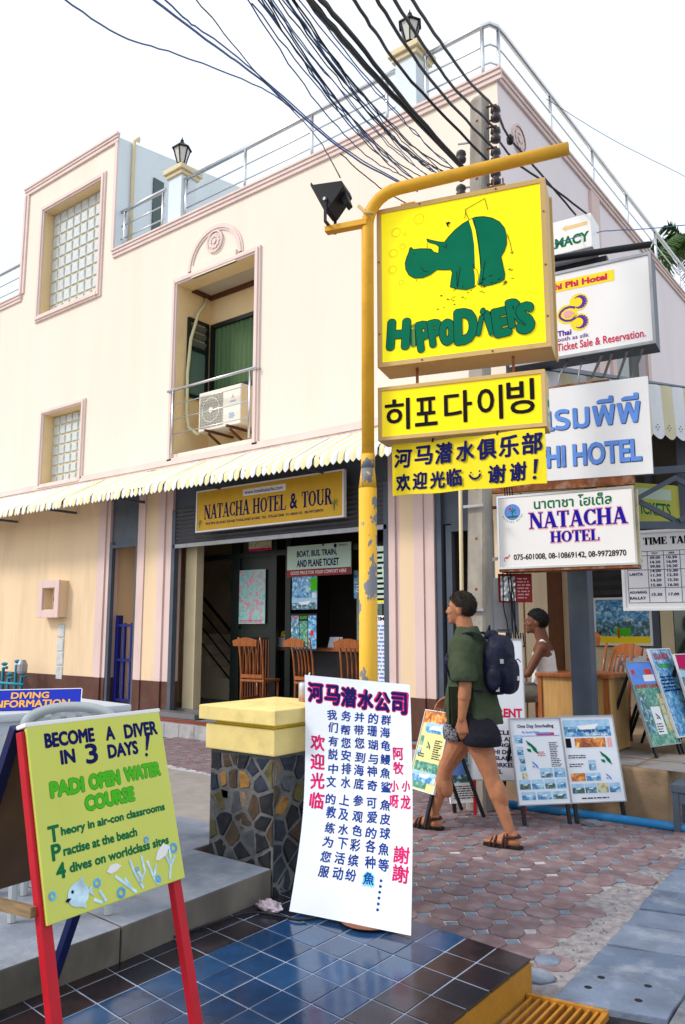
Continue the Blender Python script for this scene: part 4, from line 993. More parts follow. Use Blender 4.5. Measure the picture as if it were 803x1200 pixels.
# ============================================================ SHOP FRONT CONTENT
ns = thing('shop_signboard', 'dark yellow signboard lettered NATACHA HOTEL & TOUR above the roller shutter', 'sign', (-7.7, 8.1, 3.0))
F = Fr((-9.09, 8.08, 3.0)); W, H_ = 2.83, .60
MB().fbox(F, 0, W, 0, H_, -.05, 0).build('panel', M['signgold'], ns, bevel=.004)
t = MB(); t.fbox(F, -.02, W + .02, -.02, 0, -.05, .012).fbox(F, -.02, 0, 0, H_, -.05, .012).fbox(F, W, W + .02, 0, H_, -.05, .012).fbox(F, -.02, W + .02, H_, H_ + .02, -.05, .012).build('frame', M['white'], ns)
t = MB(); stext(t, F, 'NATACHA HOTEL & TOUR', .15, .17, 2.50, .22, .003, bold=1.15); t.build('lettering', M['navy'], ns, kind='flat')
t = MB(); text(t, F, 'PHI PHI ISLAND KRABI THAILAND 81000, TEL. 075-601008  01-0869142  08-99728970', .20, .075, 2.30, .045, .003, bold=.012); t.build('small_lettering', M['navy'], ns, kind='flat')
MB().rect(F, .98, .445, 1.82, .545, .003).build('web_panel', M['white'], ns, kind='flat')
t = MB(); text(t, F, 'www.hotelnatacha.com', 1.02, .468, .74, .055, .005, bold=.01); t.build('web_lettering', M['navy'], ns, kind='flat')
def palm_icon(mb, F, x, y, s, z=.003):
    mb.poly(F, [(x - s * .04, y), (x + s * .06, y), (x + s * .12, y + s * .6), (x + s * .06, y + s * .6)], z)
    for a in (10, 50, 100, 150, 190, 235, -40):
        a = R(a); cx, cy = x + s * .09, y + s * .6
        mb.poly(F, [(cx, cy), (cx + s * .22 * math.cos(a) - s * .05 * math.sin(a), cy + s * .22 * math.sin(a) + s * .05 * math.cos(a)), (cx + s * .42 * math.cos(a), cy + s * .42 * math.sin(a) - s * .08), (cx + s * .2 * math.cos(a) + s * .03 * math.sin(a), cy + s * .2 * math.sin(a) - s * .03 * math.cos(a))], z + .0002)
t = MB(); palm_icon(t, F, .06, .05, .14); palm_icon(t, F, 2.68, .08, .18); t.build('palm_print', M['inkgreen'], ns, kind='flat')

def hang_sign(name, label, cat, F, W, H_, m, depth=.02, frame=None, fw=.02):
    s_ = thing(name, label, cat, F.p(W / 2, 0, -depth / 2))
    MB().fbox(F, 0, W, 0, H_, -depth, 0).build('panel', m, s_)
    if frame:
        t = MB(); t.fbox(F, -fw, 0, -fw, H_ + fw, -depth - .002, .008).fbox(F, W, W + fw, -fw, H_ + fw, -depth - .002, .008).fbox(F, 0, W, -fw, 0, -depth - .002, .008).fbox(F, 0, W, H_, H_ + fw, -depth - .002, .008)
        t.build('frame', frame, s_)
    return s_
F = Fr((-8.132, 9.085, 2.314))
s_ = hang_sign('ticket_sign', 'pale green hanging sign reading BOAT, BUS, TRAIN, AND PLANE TICKET', 'sign', F, 1.24, .47, M['palegreen'])
t = MB(); text(t, F, 'BOAT, BUS, TRAIN,', .20, .28, .78, .11, .003, bold=.03); text(t, F, 'AND PLANE TICKET', .20, .14, .82, .11, .003, bold=.03)
text(t, F, 'Natacha', 1.02, .42, .16, .03, .003); t.disc(F, .95, .43, .03, z=.003); t.disc(F, .72, .455, .018, z=.003); t.build('lettering', M['navy'], s_, kind='flat')
MB().rect(F, 0, 0, 1.24, .105, .003).build('red_band', M['darkred'], s_, kind='flat')
t = MB(); text(t, F, 'GOOD PRICE FOR YOUR COMFORT HERE', .08, .03, 1.08, .05, .006, bold=.012); t.build('band_lettering', M['white'], s_, kind='flat')
def poster(name, label, cat, F, W, H_, bg, items, thick=.006, frame=None, fw=.012):
    """items: ('p',x,y,w,h,pic) photograph, ('t',str,x,y,w,h,mat) line of text, ('l',x,y,w,h,rows,mat) small print, ('r',x,y,w,h,mat) flat block; all in fractions"""
    s_ = hang_sign(name, label, cat, F, W, H_, bg, thick, frame, fw); by = {}
    for k, it in enumerate(items):
        key = it[-1] if not isinstance(it[-1], int) else PIC[it[-1]]; nm = {'p': 'photo_print', 'r': 'colour_print', 't': 'lettering', 'l': 'small_print', 'b': 'island_print'}[it[0]]
        z = .0015 + .0006 * k / max(1, len(items)) + (.001 if it[0] in 'tlb' else 0)
        mb = by.setdefault((nm, key.name, k if it[0] in 'ptb' else 0), [MB(), key])[0]
        if it[0] == 'p' and it[-1] in (0, 2) and it[4] < .4:
            sk = by.setdefault(('sky_print', 'sky', 0), [MB(), M['skyprint']])[0]; sk.rect(F, it[1] * W, (it[2] + it[4] * .58) * H_, (it[1] + it[3]) * W, (it[2] + it[4]) * H_, z + .0003)
            bo = by.setdefault(('boat_print', 'boat', 0), [MB(), M['whitebright']])[0]; bx_, by2, s3 = (it[1] + it[3] * .5) * W, (it[2] + it[4] * .42) * H_, it[3] * W * .22
            bo.poly(F, [(bx_ - s3, by2 + s3 * .3), (bx_ - s3 * .7, by2), (bx_ + s3 * .7, by2), (bx_ + s3 * 1.2, by2 + s3 * .5)], z + .0005)
        if it[0] in 'pr': mb.rect(F, it[1] * W, it[2] * H_, (it[1] + it[3]) * W, (it[2] + it[4]) * H_, z)
        elif it[0] == 't': text(mb, F, it[1], it[2] * W, it[3] * H_, it[4] * W, it[5] * H_, z, bold=.025, res=2)
        elif it[0] == 'l': lined(mb, F, it[1] * W, it[2] * H_, it[3] * W, it[4] * H_, it[5], z, seed=k)
        elif it[0] == 'b':
            x, y, s1 = it[1] * W, it[2] * H_, it[3] * W
            mb.poly(F, [(x - .5 * s1, y + .6 * s1), (x - .35 * s1, y + .2 * s1), (x - .1 * s1, y + .05 * s1), (x + .1 * s1, y - .3 * s1), (x + .5 * s1, y - .6 * s1), (x + .35 * s1, y - .1 * s1), (x + .05 * s1, y + .2 * s1), (x - .15 * s1, y + .35 * s1)], z)
            mb.poly(F, [(x - .5 * s1, y - .1 * s1), (x - .15 * s1, y - .15 * s1), (x - .1 * s1, y - .4 * s1), (x - .4 * s1, y - .35 * s1)], z + .0003)
    for (nm, _, _2), (mb, m) in by.items(): mb.build(nm, m, s_, kind='flat')
    return s_
poster('map_poster', 'shiny pink and turquoise island map taped to the dark shop door', 'poster', Fr((-9.195, 9.115, 1.603)), .58, .86, PIC[5], [('l', .05, .02, .9, .06, 2, M['magenta'])])
poster('sea_poster', 'large blue sea photograph poster on the shop window', 'poster', Fr((-8.048, 9.110, 1.815)), .50, .50, PIC[0], [('r', .74, .55, .26, .4, M['limegreen']), ('r', .8, .3, .15, .2, M['white']), ('p', 0, 0, 1, .35, 2)])
poster('leaflet_poster', 'dark poster of three tour leaflets below the sea poster', 'poster', Fr((-8.069, 9.110, 1.200)), .52, .55, M['black'], [('p', .02, .05, .30, .9, 2), ('p', .35, .05, .30, .75, 1), ('p', .68, .05, .30, .9, 0), ('t', 'TOUR', .05, .86, .24, .08, M['red']), ('t', 'ISLAND', .37, .86, .26, .08, M['limegreen']), ('r', .76, .4, .12, .15, M['red'])])
poster('blue_poster', 'small pale blue poster above the glass cabinet', 'poster', Fr((-7.099, 9.430, 1.974)), .42, .42, PIC[0], [('l', .1, .1, .8, .4, 4, M['white'])])
poster('top_poster', 'bright landscape sticker under the shutter above the map', 'poster', Fr((-8.983, 9.100, 2.761)), .5, .2, PIC[4], [('r', 0, 0, 1, .2, M['magenta'])])
poster('time_list', 'tall white timetable sheet on the right side of the shop window', 'poster', Fr((-6.02, 8.4, .75)), .27, .95, M['white'], [('l', .08, .04, .84, .85, 16, M['lightblueink']), ('t', 'TIME', .1, .93, .8, .05, M['navy'])])
poster('green_list', 'pale green list of printed fares high in the shop window', 'poster', Fr((-5.98, 8.4, 1.85)), .24, .75, M['palegreen'], [('l', .08, .04, .84, .9, 10, M['inkblack']), ('r', 0, .02, 1, .08, M['thaiyellow'])])
# glass cabinet on the counter, counter, papers
cb = thing('display_cabinet', 'glass fronted cabinet full of small goods standing in the shop', 'cabinet', (-6.6, 9.6, 1.3))
for (xa, xb) in ((-6.95, -6.50), (-6.48, -5.75)):
    t = MB(); t.box(xa, xa + .04, 9.3, 9.34, 1.28, 2.05).box(xb - .04, xb, 9.3, 9.34, 1.28, 2.05).box(xa + .04, xb - .04, 9.3, 9.34, 2.01, 2.05).box(xa + .04, xb - .04, 9.3, 9.34, 1.28, 1.32).box((xa + xb) / 2 - .01, (xa + xb) / 2 + .01, 9.3, 9.34, 1.32, 2.01)
    t.build('door', mat('cabinet_frame', (0.20, 0.24, 0.21), 0.5), cb)
    MB().box(xa + .04, xb - .04, 9.35, 9.36, 1.32, 2.01).build('shelves_of_goods', PIC[1], cb)
MB().box(-6.96, -5.7, 9.37, 9.7, 1.26, 2.06).build('carcass', M['idark'], cb)
co = thing('shop_counter', 'long dark counter with reddish wooden top inside the shop', 'counter', (-7.5, 9.4, .28))
MB().box(-8.9, -5.2, 9.30, 9.85, 1.19, 1.24).build('top', M['wood'], co, bevel=.006); MB().box(-8.88, -5.25, 9.35, 9.8, .28, 1.188).build('front', M['black'], co)
bs = thing('brochure_stack', 'stack of white papers with a yellow topped rack lying on the counter', 'papers', (-8.2, 9.3, 1.24))
for k in range(5): MB().box(-8.62 + .01 * k, -7.95 + .006 * k, 9.32, 9.55, 1.242 + k * .03, 1.268 + k * .03).build('paper_bundle', M['paper'], bs)
MB().fbox(hf((-8.48, 9.34, 1.40), 0, 20), 0, .52, 0, .09, 0, .01).build('rack_header', M['thaiyellow'], bs)
t = MB(); text(t, hf((-8.48, 9.34, 1.40), 0, 20), 'PHI PHI TOUR', .05, .025, .42, .045, .012, bold=.02); t.build('lettering', M['navy'], bs, kind='flat')
MB().fbox(hf((-7.55, 9.37, 1.245), 8, 25), 0, .22, 0, .17, 0, .006).build('leaflet', M['paper'], bs)

# wooden chairs with slatted backs
def make_chair(label):
    c = thing('wooden_chair', label, 'chair', local=True)
    for s_ in (-1, 1):
        t = MB(); t.tube([(s_ * .20, .22, 0), (s_ * .20, .20, .45), (s_ * .205, .235, .80), (s_ * .20, .30, 1.10)], [.017, .02, .018, .016], 6); t.build('leg', M['wood'], c, smooth=True)
        MB().tube([(s_ * .19, -.19, 0), (s_ * .19, -.19, .44)], [.016, .02], 6).build('leg', M['wood'], c, smooth=True)
        MB().box(s_ * .19 - .01, s_ * .19 + .01, -.19, .21, .18, .21).build('stretcher', M['wood'], c)
    MB().box(-.22, .22, -.22, .22, .44, .475).build('seat', M['wood'], c, bevel=.01)
    t = MB(); pts = []
    for i in range(9):
        u = i / 8; pts.append((-.22 + .44 * u, 1.06 + .045 * math.sin(math.pi * u)))
    t.prism(Fr((0, .285, 0), (1, 0, 0), (0, .12, 1)), pts + [(.21, .98), (-.21, .98)], -.012, .014); t.build('top_rail', M['wood'], c)
    MB().box(-.19, .19, .205, .23, .50, .55).build('back_rail', M['wood'], c)
    for k in range(4):
        x = -.105 + .07 * k
        MB().tube([(x, .215, .54), (x + .008, .20, .66), (x - .006, .235, .82), (x, .285, 1.0)], [.013, .017, .017, .013], 5).build('slat', M['wood'], c, smooth=True)
    return c
ch = make_chair('wooden slat back chair beside the open shop door'); ch.location = (-8.45, 8.86, .30); ch.rotation_euler = (0, 0, R(180 + 8)); ch['group'] = 'wooden chairs at the shop counter'
for (x, y, a, lb) in [(-7.42, 8.92, 172, 'wooden chair at the middle of the counter, behind the white board'), (-6.55, 8.9, 186, 'wooden chair at the counter half hidden by the yellow post')]:
    q = copy_tree(ch); q.location = (x, y, .30); q.rotation_euler = (0, 0, R(a)); q['label'] = lb

# ============================================================ HIPPO SIGN POST
hp = thing('sign_post', 'tall yellow pipe post with peeling lower part and arm bending over the signs', 'post', (-2.89, 3.98, 0))
bx, by_ = -2.885, 3.985
MB().tube([(bx - .005, by_, -.02), (bx - .003, by_, 2.42)], .058, 16).build('lower_pipe', M['polepeel'], hp, smooth=True)
t = MB(); t.tube([(bx - .003, by_, 2.42), (bx, by_, 2.56)], [.058, .043], 16).tube([(bx, by_, 2.55), (bx, by_, 2.64)], .0455, 16); t.build('collar', M['polepeel'], hp, smooth=True)
pts = [(bx, by_, 2.6), (bx + .005, by_ , 4.20)]
U = Vector((math.cos(R(16.8)), math.sin(R(16.8)), 0)); A0 = Vector((bx + .005, by_, 4.20))
for k in range(1, 8):
    a = R(90 * k / 7); pts.append(A0 + U * (.22 * (1 - math.cos(a))) + Vector((0, 0, .22 * math.sin(a))))
E_ = Vector((-1.66, 4.44, 4.505)); pts.append(pts[-1].lerp(E_, .5)); pts.append(E_)
MB().tube(pts, .041, 16).build('upper_pipe', M['poleyellow'], hp, smooth=True)
MB().tube([E_ + U * .0005, E_ + U * .002], .034, 14).build('open_end', M['black'], hp)
SF = hf((-2.80, 4.06, 0), 16.8)
MB().fbox(Fr((bx, by_ - .02, 4.21), tuple(U), (0, 0, 1)), -.28, .02, -.02, .02, -.03, .03).build('side_arm', M['poleyellow'], hp, bevel=.003)
MB().tube([(bx - .03, by_ - .05, 4.33), (bx + .03, by_ - .06, 4.26), (bx + .09, by_ - .05, 4.235)], .012, 6).build('wire_loop', M['boxtan'], hp, smooth=True)
fl = thing('floodlight', 'black floodlight on the short arm left of the yellow post', 'floodlight', (-3.12, 3.9, 4.24))
FF = Fr((-3.13, 3.90, 4.27), (math.cos(R(16.8)), math.sin(R(16.8)), 0), (0, 0, 1))
MB().prism(FF, [(-.015, .05), (.02, .05), (.13, .19), (.115, .235), (-.095, .25), (-.11, .275), (-.115, .25)], -.085, .085).build('housing', M['black'], fl, bevel=.006)
MB().prism(FF, [(.08, .14), (.12, .08), (.15, .10), (.12, .19)], -.04, .04).build('junction_box', M['black'], fl, bevel=.004)
MB().fbox(FF, -.010, .010, -.03, .13, .087, .094).fbox(FF, -.010, .010, -.03, .13, -.094, -.087).fbox(FF, -.010, .010, -.042, -.03, -.094, .094).build('yoke', M['black'], fl)
MB().lathe(FF.p(0, .12, .092), [(.012, 0), (.012, .012)], 8, Matrix.Rotation(R(90), 3, 'X')).build('bolt', M['greysteel'], fl)

# hippo light box (front face is SF at z up)
HX = thing('hippo_sign', 'big yellow light box sign with green hippo and HIPPO DIVERS lettering', 'sign', (-2.3, 4.1, 3.2))
F = Fr((-2.85, 4.05, 0), tuple(U), (0, 0, 1)); n_ = F.n; D = .26
x0, x1, z0, z1 = 0.0, 1.105, 3.225, 4.325
FB = Fr(F.p(0, 0, 0), tuple(U), (0, 0, 1))
MB().fbox(FB, x0, x1, z0, z1, -D, -.012).build('case', M['boxtan'], HX, bevel=.004)
t = MB(); fw = .032
t.fbox(FB, x0, x1, z0, z0 + fw, -.011, .006).fbox(FB, x0, x1, z1 - fw, z1, -.011, .006).fbox(FB, x0, x0 + fw, z0 + fw, z1 - fw, -.011, .006).fbox(FB, x1 - fw, x1, z0 + fw, z1 - fw, -.011, .006)
t.build('frame', M['boxtan'], HX, bevel=.002)
MB().fbox(FB, x0 + fw, x1 - fw, z0 + fw, z1 - fw, -.011, -.002).build('face', M['signyellow'], HX)
for q in [(x0 + .016, 3.45), (x0 + .016, 3.95), (x1 - .016, 3.42), (x1 - .016, 3.75), (x1 - .016, 4.1), (.3, z1 - .016), (.8, z1 - .016), (.75, z0 + .016), (.3, z0 + .016)]:
    MB().fbox(FB, q[0] - .005, q[0] + .005, q[1] - .005, q[1] + .005, .006, .010).build('rivet', M['rust'], HX)
MB().fbox(FB, x1, x1 + .014, z0 - .01, z1 + .0, -D - .01, -D + .02).build('rear_flange', M['boxtan'], HX)
body = [(0.227, 4.017), (0.239, 4.019), (0.25, 4.002), (0.303, 3.999), (0.37, 3.984), (0.388, 3.96), (0.419, 3.945), (0.424, 3.988), (0.403, 4.01), (0.348, 4.036), (0.343, 4.059), (0.371, 4.045), (0.424, 4.023), (0.459, 4.014), (0.488, 4.047), (0.531, 4.086), (0.58, 4.117), (0.622, 4.135), (0.663, 4.147), (0.718, 4.141), (0.771, 4.12), (0.817, 4.085), (0.847, 4.037), (0.858, 3.984), (0.857, 3.928), (0.842, 3.884), (0.82, 3.85), (0.829, 3.799), (0.84, 3.733), (0.836, 3.696), (0.806, 3.683), (0.752, 3.673), (0.706, 3.675), (0.668, 3.691), (0.666, 3.699), (0.672, 3.719), (0.675, 3.754), (0.665, 3.791), (0.655, 3.8), (0.641, 3.81), (0.648, 3.759), (0.65, 3.699), (0.641, 3.675), (0.597, 3.667), (0.557, 3.677), (0.536, 3.683), (0.491, 3.702), (0.497, 3.741), (0.507, 3.797), (0.497, 3.82), (0.47, 3.822), (0.407, 3.834), (0.367, 3.809), (0.314, 3.794), (0.257, 3.801), (0.219, 3.828), (0.198, 3.871), (0.194, 3.916), (0.206, 3.958), (0.221, 3.99)]
MB().poly(FB, body, .0015).build('hippo_print', M['hippo'], HX, kind='flat')
strap = [(0.619, 4.142), (0.642, 4.141), (0.664, 4.057), (0.675, 3.968), (0.684, 3.867), (0.687, 3.788), (0.674, 3.712), (0.666, 3.67), (0.652, 3.67), (0.654, 3.786), (0.654, 3.858), (0.653, 3.958), (0.641, 4.062)]
MB().poly(FB, strap, .0022).build('strap_print', M['signyellow'], HX, kind='flat')
t = MB()
t.line(FB, body + [body[0]], .0035, .0027)
for pl_ in ([(.536, 3.80), (.536, 3.70)], [(.56, 3.824), (.538, 3.691)], [(.718, 3.839), (.693, 3.687)], [(.655, 3.80), (.64, 3.83)], [(.864, 3.991), (.879, 3.931), (.89, 3.858)], [(.89, 3.858), (.878, 3.87)], [(.89, 3.858), (.897, 3.872)], [(.596, 4.15), (.606, 4.21)], [(.622, 4.138), (.60, 4.20)], [(.728, 4.262), (.746, 4.179)], [(.596, 4.209), (.728, 4.262)], [(.253, 3.97), (.262, 3.966)], [(.30, 3.87), (.32, 3.84), (.35, 3.83)], [(.27, 3.79), (.272, 3.775)], [(.655, 4.13), (.668, 4.05), (.68, 3.97), (.69, 3.86), (.69, 3.79)], [(.345, 4.03), (.345, 3.99)], [(.45, 3.99), (.47, 3.97), (.475, 4.0)]):
    t.line(FB, pl_, .0035, .0030)
rr = random.Random(8)
for k in range(34):
    a = rr.random(); x = .40 + a * .50; z = 3.60 + a * .13 + rr.uniform(-.05, .05); l_ = rr.uniform(.006, .02); s2 = rr.uniform(-.4, .9)
    t.poly(FB, [(x - l_, z - l_ * s2 * .5), (x, z - .004), (x + l_, z + l_ * s2 * .5), (x, z + rr.uniform(.001, .005))], .0028 + .00002 * k)
t.poly(FB, [(.470, 4.155), (.480, 4.12), (.492, 4.11), (.487, 4.13), (.505, 4.14), (.49, 4.15), (.48, 4.145)], .003)
t.build('black_line_print', M['inkblack'], HX, kind='flat')
t = MB()
for (x, z, r_) in [(0.135, 4.143, 0.03), (0.114, 4.0, 0.027), (0.178, 4.035, 0.019), (0.109, 3.886, 0.026), (0.168, 3.785, 0.016), (0.292, 4.206, 0.034), (0.196, 4.119, 0.011)]:
    t.ring(FB, x, z, r_, .0028, .002, 22)
t.build('bubble_print', mat('olive_bubble_ink', (0.45, 0.36, 0.0), 0.5), HX, kind='flat')
lets = [('H', .067, 3.329, .221, 3.539, -4), ('i', .226, 3.335, .264, 3.488, 0), ('P', .264, 3.296, .368, 3.500, 6), ('P', .345, 3.318, .440, 3.500, 6), ('O', .415, 3.315, .520, 3.491, 0), ('D', .512, 3.307, .660, 3.544, 0), ('V', .700, 3.335, .792, 3.511, 4), ('E', .755, 3.325, .865, 3.515, 6), ('R', .845, 3.375, .955, 3.562, 6), ('S', .900, 3.324, 1.012, 3.528, 0), ('i', .668, 3.350, .696, 3.530, -12)]
t, t2 = MB(), MB()
for k, (c_, a, b_, c2, d2, ro) in enumerate(lets):
    rb = .012 if c_ in 'PR' else (.007 if k == 10 else .016); heavy(t, FB, c_, a + rb, b_ + rb, c2 - a - 2 * rb, d2 - b_ - 2 * rb, rb, .0034 + .0004 * k, 12, rot=ro); heavy(t2, FB, c_, a + rb, b_ + rb, c2 - a - 2 * rb, d2 - b_ - 2 * rb, rb + .0045, .0032 + .0004 * k, 12, rot=ro)
t2.build('letter_outline', M['inkblack'], HX, kind='flat'); t.build('lettering', M['hippo'], HX, kind='flat')
for k, xx in enumerate((.20, .80)):
    t = MB(); t.fbox(FB, xx - .06, xx + .06, z1 - .005, z1 + .008, -.14, -.05).fbox(FB, xx - .035, xx - .027, z1, z1 + .06 + .05 * (k), -.11, -.09).fbox(FB, xx + .027, xx + .035, z1, z1 + .06 + .05 * (k), -.11, -.09).fbox(FB, xx - .05, xx + .05, z1 + .04, z1 + .05, -.13, -.06); t.build('hanger', M['rust'] if k else M['poleyellow'], HX)
# korean sign
KS = thing('korean_sign', 'small yellow light box with black Korean lettering under the hippo sign', 'sign', (-2.3, 4.1, 2.74))
x0, x1, z0, z1 = 0.0, 1.06, 2.735, 3.09
MB().fbox(FB, x0, x1, z0, z1, -.19, -.012).build('case', M['boxtan'], KS, bevel=.004)
t = MB(); fw = .026
t.fbox(FB, x0, x1, z0, z0 + fw, -.011, .006).fbox(FB, x0, x1, z1 - fw, z1, -.011, .006).fbox(FB, x0, x0 + fw, z0 + fw, z1 - fw, -.011, .006).fbox(FB, x1 - fw, x1, z0 + fw, z1 - fw, -.011, .006)
t.build('frame', M['boxtan'], KS, bevel=.002)
MB().fbox(FB, x0 + fw, x1 - fw, z0 + fw, z1 - fw, -.011, -.002).build('face', M['korean_yellow'], KS)
t = MB()
for k, (c_, a, w_, s1, h1) in enumerate([('히', .05, .16, 2.80, .20), ('포', .25, .14, 2.81, .18), ('다', .44, .17, 2.81, .20), ('이', .65, .15, 2.81, .21), ('빙', .83, .16, 2.83, .21)]):
    heavy(t, FB, c_, a, s1, w_, h1, .004, .0018, 6)
t.build('lettering', M['inkblack'], KS, kind='flat')
FR_ = Fr(FB.p(x1, 0, 0), tuple(-FB.n), (0, 0, 1))
MB().rect(FR_, .045, 2.78, .155, 2.95, .001).build('side_label', M['palegreen'], KS, kind='flat')
t = MB(); t.poly(FR_, [(.07, 2.90), (.09, 2.93), (.13, 2.93), (.14, 2.90), (.12, 2.88), (.08, 2.88)], .002); text(t, FR_, 'Hippodivers', .055, 2.82, .09, .022, .002, bold=.02); t.build('side_print', M['hippo'], KS, kind='flat')
for xx in (.24, .86): MB().fbox(FB, xx - .008, xx + .008, z1, 3.226, -.10, -.085).build('hanger_strap', M['rust'], KS)
# chinese banner board below
CB = thing('chinese_banner', 'flat yellow board with brushed Chinese welcome lettering below the Korean sign', 'sign', (-2.3, 4.2, 2.38))
F = hf((-2.81, 4.15, 2.385), 10); W, H_ = .99, .335
bb = MB(); vs = []; n1 = 12
for i in range(n1 + 1):
    for j in range(2): vs.append(F.p(W * i / n1, H_ * j + .004 * math.sin(i * 1.3 + j), .004 * math.sin(i * .8)))
for i in range(n1 + 1):
    for j in range(2): vs.append(F.p(W * i / n1, H_ * j + .004 * math.sin(i * 1.3 + j), .004 * math.sin(i * .8) - .005))
o2 = 2 * (n1 + 1)
fs = [(2 * i, 2 * i + 2, 2 * i + 3, 2 * i + 1) for i in range(n1)] + [(o2 + 2 * i + 1, o2 + 2 * i + 3, o2 + 2 * i + 2, o2 + 2 * i) for i in range(n1)] + [(2 * i, o2 + 2 * i, o2 + 2 * i + 2, 2 * i + 2) for i in range(n1)] + [(2 * i + 1, 2 * i + 3, o2 + 2 * i + 3, o2 + 2 * i + 1) for i in range(n1)]
bb.add(vs, fs); bb.build('board', M['banneryellow'], CB)
rr = random.Random(4)
def brush(mb, F, s, x, y, w, h, z, bold=.035, jit=.06, rnd=rr):
    heavy(mb, F, s, x + rnd.uniform(-jit, jit) * w * .3, y + rnd.uniform(-jit, jit) * h * .5, w * rnd.uniform(.9, 1.02), h * rnd.uniform(.92, 1.03), bold * h, z, 6, rot=rnd.uniform(-4, 4), shear=rnd.uniform(.0, .12), res=2)
t = MB()
for k, c_ in enumerate('河马潜水俱乐部'): brush(t, F, c_, .02 + k * .138, .185, .118, .125, .006, bold=.035)
for k, c_ in enumerate('欢迎光临'): brush(t, F, c_, .03 + k * .115, .03, .10, .11, .0065)
t.ring(F, .555, .10, .035, .014, .006, 12, 190, 350); t.disc(F, .53, .105, .006, z=.0062); t.disc(F, .585, .11, .006, z=.0062)
for k, c_ in enumerate('谢谢'): brush(t, F, c_, .64 + k * .13, .03, .105, .11, .0068)
t.poly(F, [(.915, .065), (.93, .065), (.945, .15), (.92, .15)], .006); t.disc(F, .92, .04, .011, z=.006)
t.build('lettering', M['navy'], CB, kind='flat')
for xx in (.28, .70): MB().tube([F.p(xx, H_ - .01, .004), F.p(xx + .01, H_ + .05, -.01)], .006, 6).build('wire_tie', M['black'], CB)

# ============================================================ POWER POLE AND CABLES
pp = thing('power_pole', 'weathered square concrete power pole with insulators behind the hippo sign', 'pole', (-3.38, 6.28, 0))
b0, b1 = Vector((-3.38, 6.28, -.02)), Vector((-3.245, 6.37, 6.62))
def ppv(t): return b0.lerp(b1, t)
t = MB(); n_ = 10; vs = []
for i in range(n_ + 1):
    c = ppv(i / n_); h_ = .095 - .022 * i / n_; ch_ = h_ * .78
    for (sx, sy) in ((-ch_, -h_), (ch_, -h_), (h_, -ch_), (h_, ch_), (ch_, h_), (-ch_, h_), (-h_, ch_), (-h_, -ch_)): vs.append(c + Vector((sx, sy, 0)))
k = len(vs); vs += [ppv(1) + Vector((q.x, q.y, .05)) * 1 for q in [(v - ppv(1)) * .55 for v in vs[-8:]]]
fs = [(i * 8 + j, i * 8 + (j + 1) % 8, (i + 1) * 8 + (j + 1) % 8, (i + 1) * 8 + j) for i in range(n_ + 1) for j in range(8)] + [tuple(range(k, k + 8))]
t.add(vs, fs); t.build('shaft', M['polecon'], pp)
for z in (1.9, 2.35, 2.8, 4.9, 5.35, 5.8, 6.1, 6.4):
    c = ppv(z / 6.64); h_ = .095 - .022 * z / 6.64
    MB().lathe(c + Vector((0.01, -h_ + .004, 0)), [(.014, -.004), (.014, .006)], 10, Matrix.Rotation(R(90), 3, 'X')).build('bolt_hole', M['rust'], pp)
for k, z in enumerate((6.47, 6.25, 6.03, 5.81)):
    c = ppv(z / 6.64)
    MB().beam(c + Vector((.05, 0, .09)), c + Vector((.17, .03, .09)), .02, .012).beam(c + Vector((.05, 0, -.06)), c + Vector((.17, .03, -.06)), .02, .012).build('insulator_bracket', M['rust'], pp)
    MB().lathe(c + Vector((.155, .03, -.05)), [(.02, -.03), (.045, -.02), (.050, .02), (.032, .035), (.032, .055), (.050, .07), (.045, .11), (.015, .13)], 14).build('insulator', M['porcelain'], pp, smooth=True)
for k, z in enumerate((6.10, 5.92, 5.74)):
    c = ppv(z / 6.64) + Vector((-.17, -.06, 0))
    MB().lathe(c, [(.02, -.07), (.045, -.05), (.05, -.02), (.030, 0), (.05, .02), (.045, .05), (.02, .07)], 12).build('insulator', M['porcelain'], pp, smooth=True)
MB().beam(ppv(.94) + Vector((-.05, 0, 0)), ppv(.94) + Vector((-.2, -.07, 0)), .012, .015).beam(ppv(.87) + Vector((-.05, 0, 0)), ppv(.87) + Vector((-.2, -.07, 0)), .012, .015).build('insulator_bracket', M['greysteel'], pp)
MB().tube([(-3.47, 6.18, .3), (-3.46, 6.19, 2.0), (-3.45, 6.20, 3.6)], .018, 8).build('conduit', M['cream_plain'], pp, smooth=True)
for z in (1.7, 2.62, 3.05): MB().box(ppv(z / 6.64).x - .1, ppv(z / 6.64).x + .1, 6.16 + z * .01, 6.18 + z * .01, z - .012, z + .012).build('strap', M['greysteel'], pp)
MB().box(-3.75, -3.28, 6.20, 6.30, 5.24, 5.46).build('junction_box', M['greyplain'], pp, bevel=.01)
MB().box(-3.30, -3.05, 6.5, 6.6, 5.25, 5.6).build('junction_box', M['greyplain'], pp, bevel=.01)
rr = random.Random(21)
def smoothpts(pts, n=7, wob=0.0):
    P_ = [Vector(p) for p in pts]; P_ = [P_[0] * 2 - P_[1]] + P_ + [P_[-1] * 2 - P_[-2]]; out = []
    for i in range(1, len(P_) - 2):
        for k in range(n):
            t = k / n; a, b_, c, d = P_[i - 1:i + 3]
            q = .5 * ((2 * b_) + (-a + c) * t + (2 * a - 5 * b_ + 4 * c - d) * t * t + (-a + 3 * b_ - 3 * c + d) * t ** 3)
            out.append(q + Vector((rr.uniform(-wob, wob), rr.uniform(-wob, wob), rr.uniform(-wob, wob))))
    out.append(P_[-2]); return out
def cable(label, pts, r, group='overhead cables', m=None, wob=.004, n=7):
    o = MB().tube(smoothpts(pts, n, wob), r, 6).build('overhead_cable', m or M['cable'], None, smooth=True)
    return tag(o, label, 'cable', group)
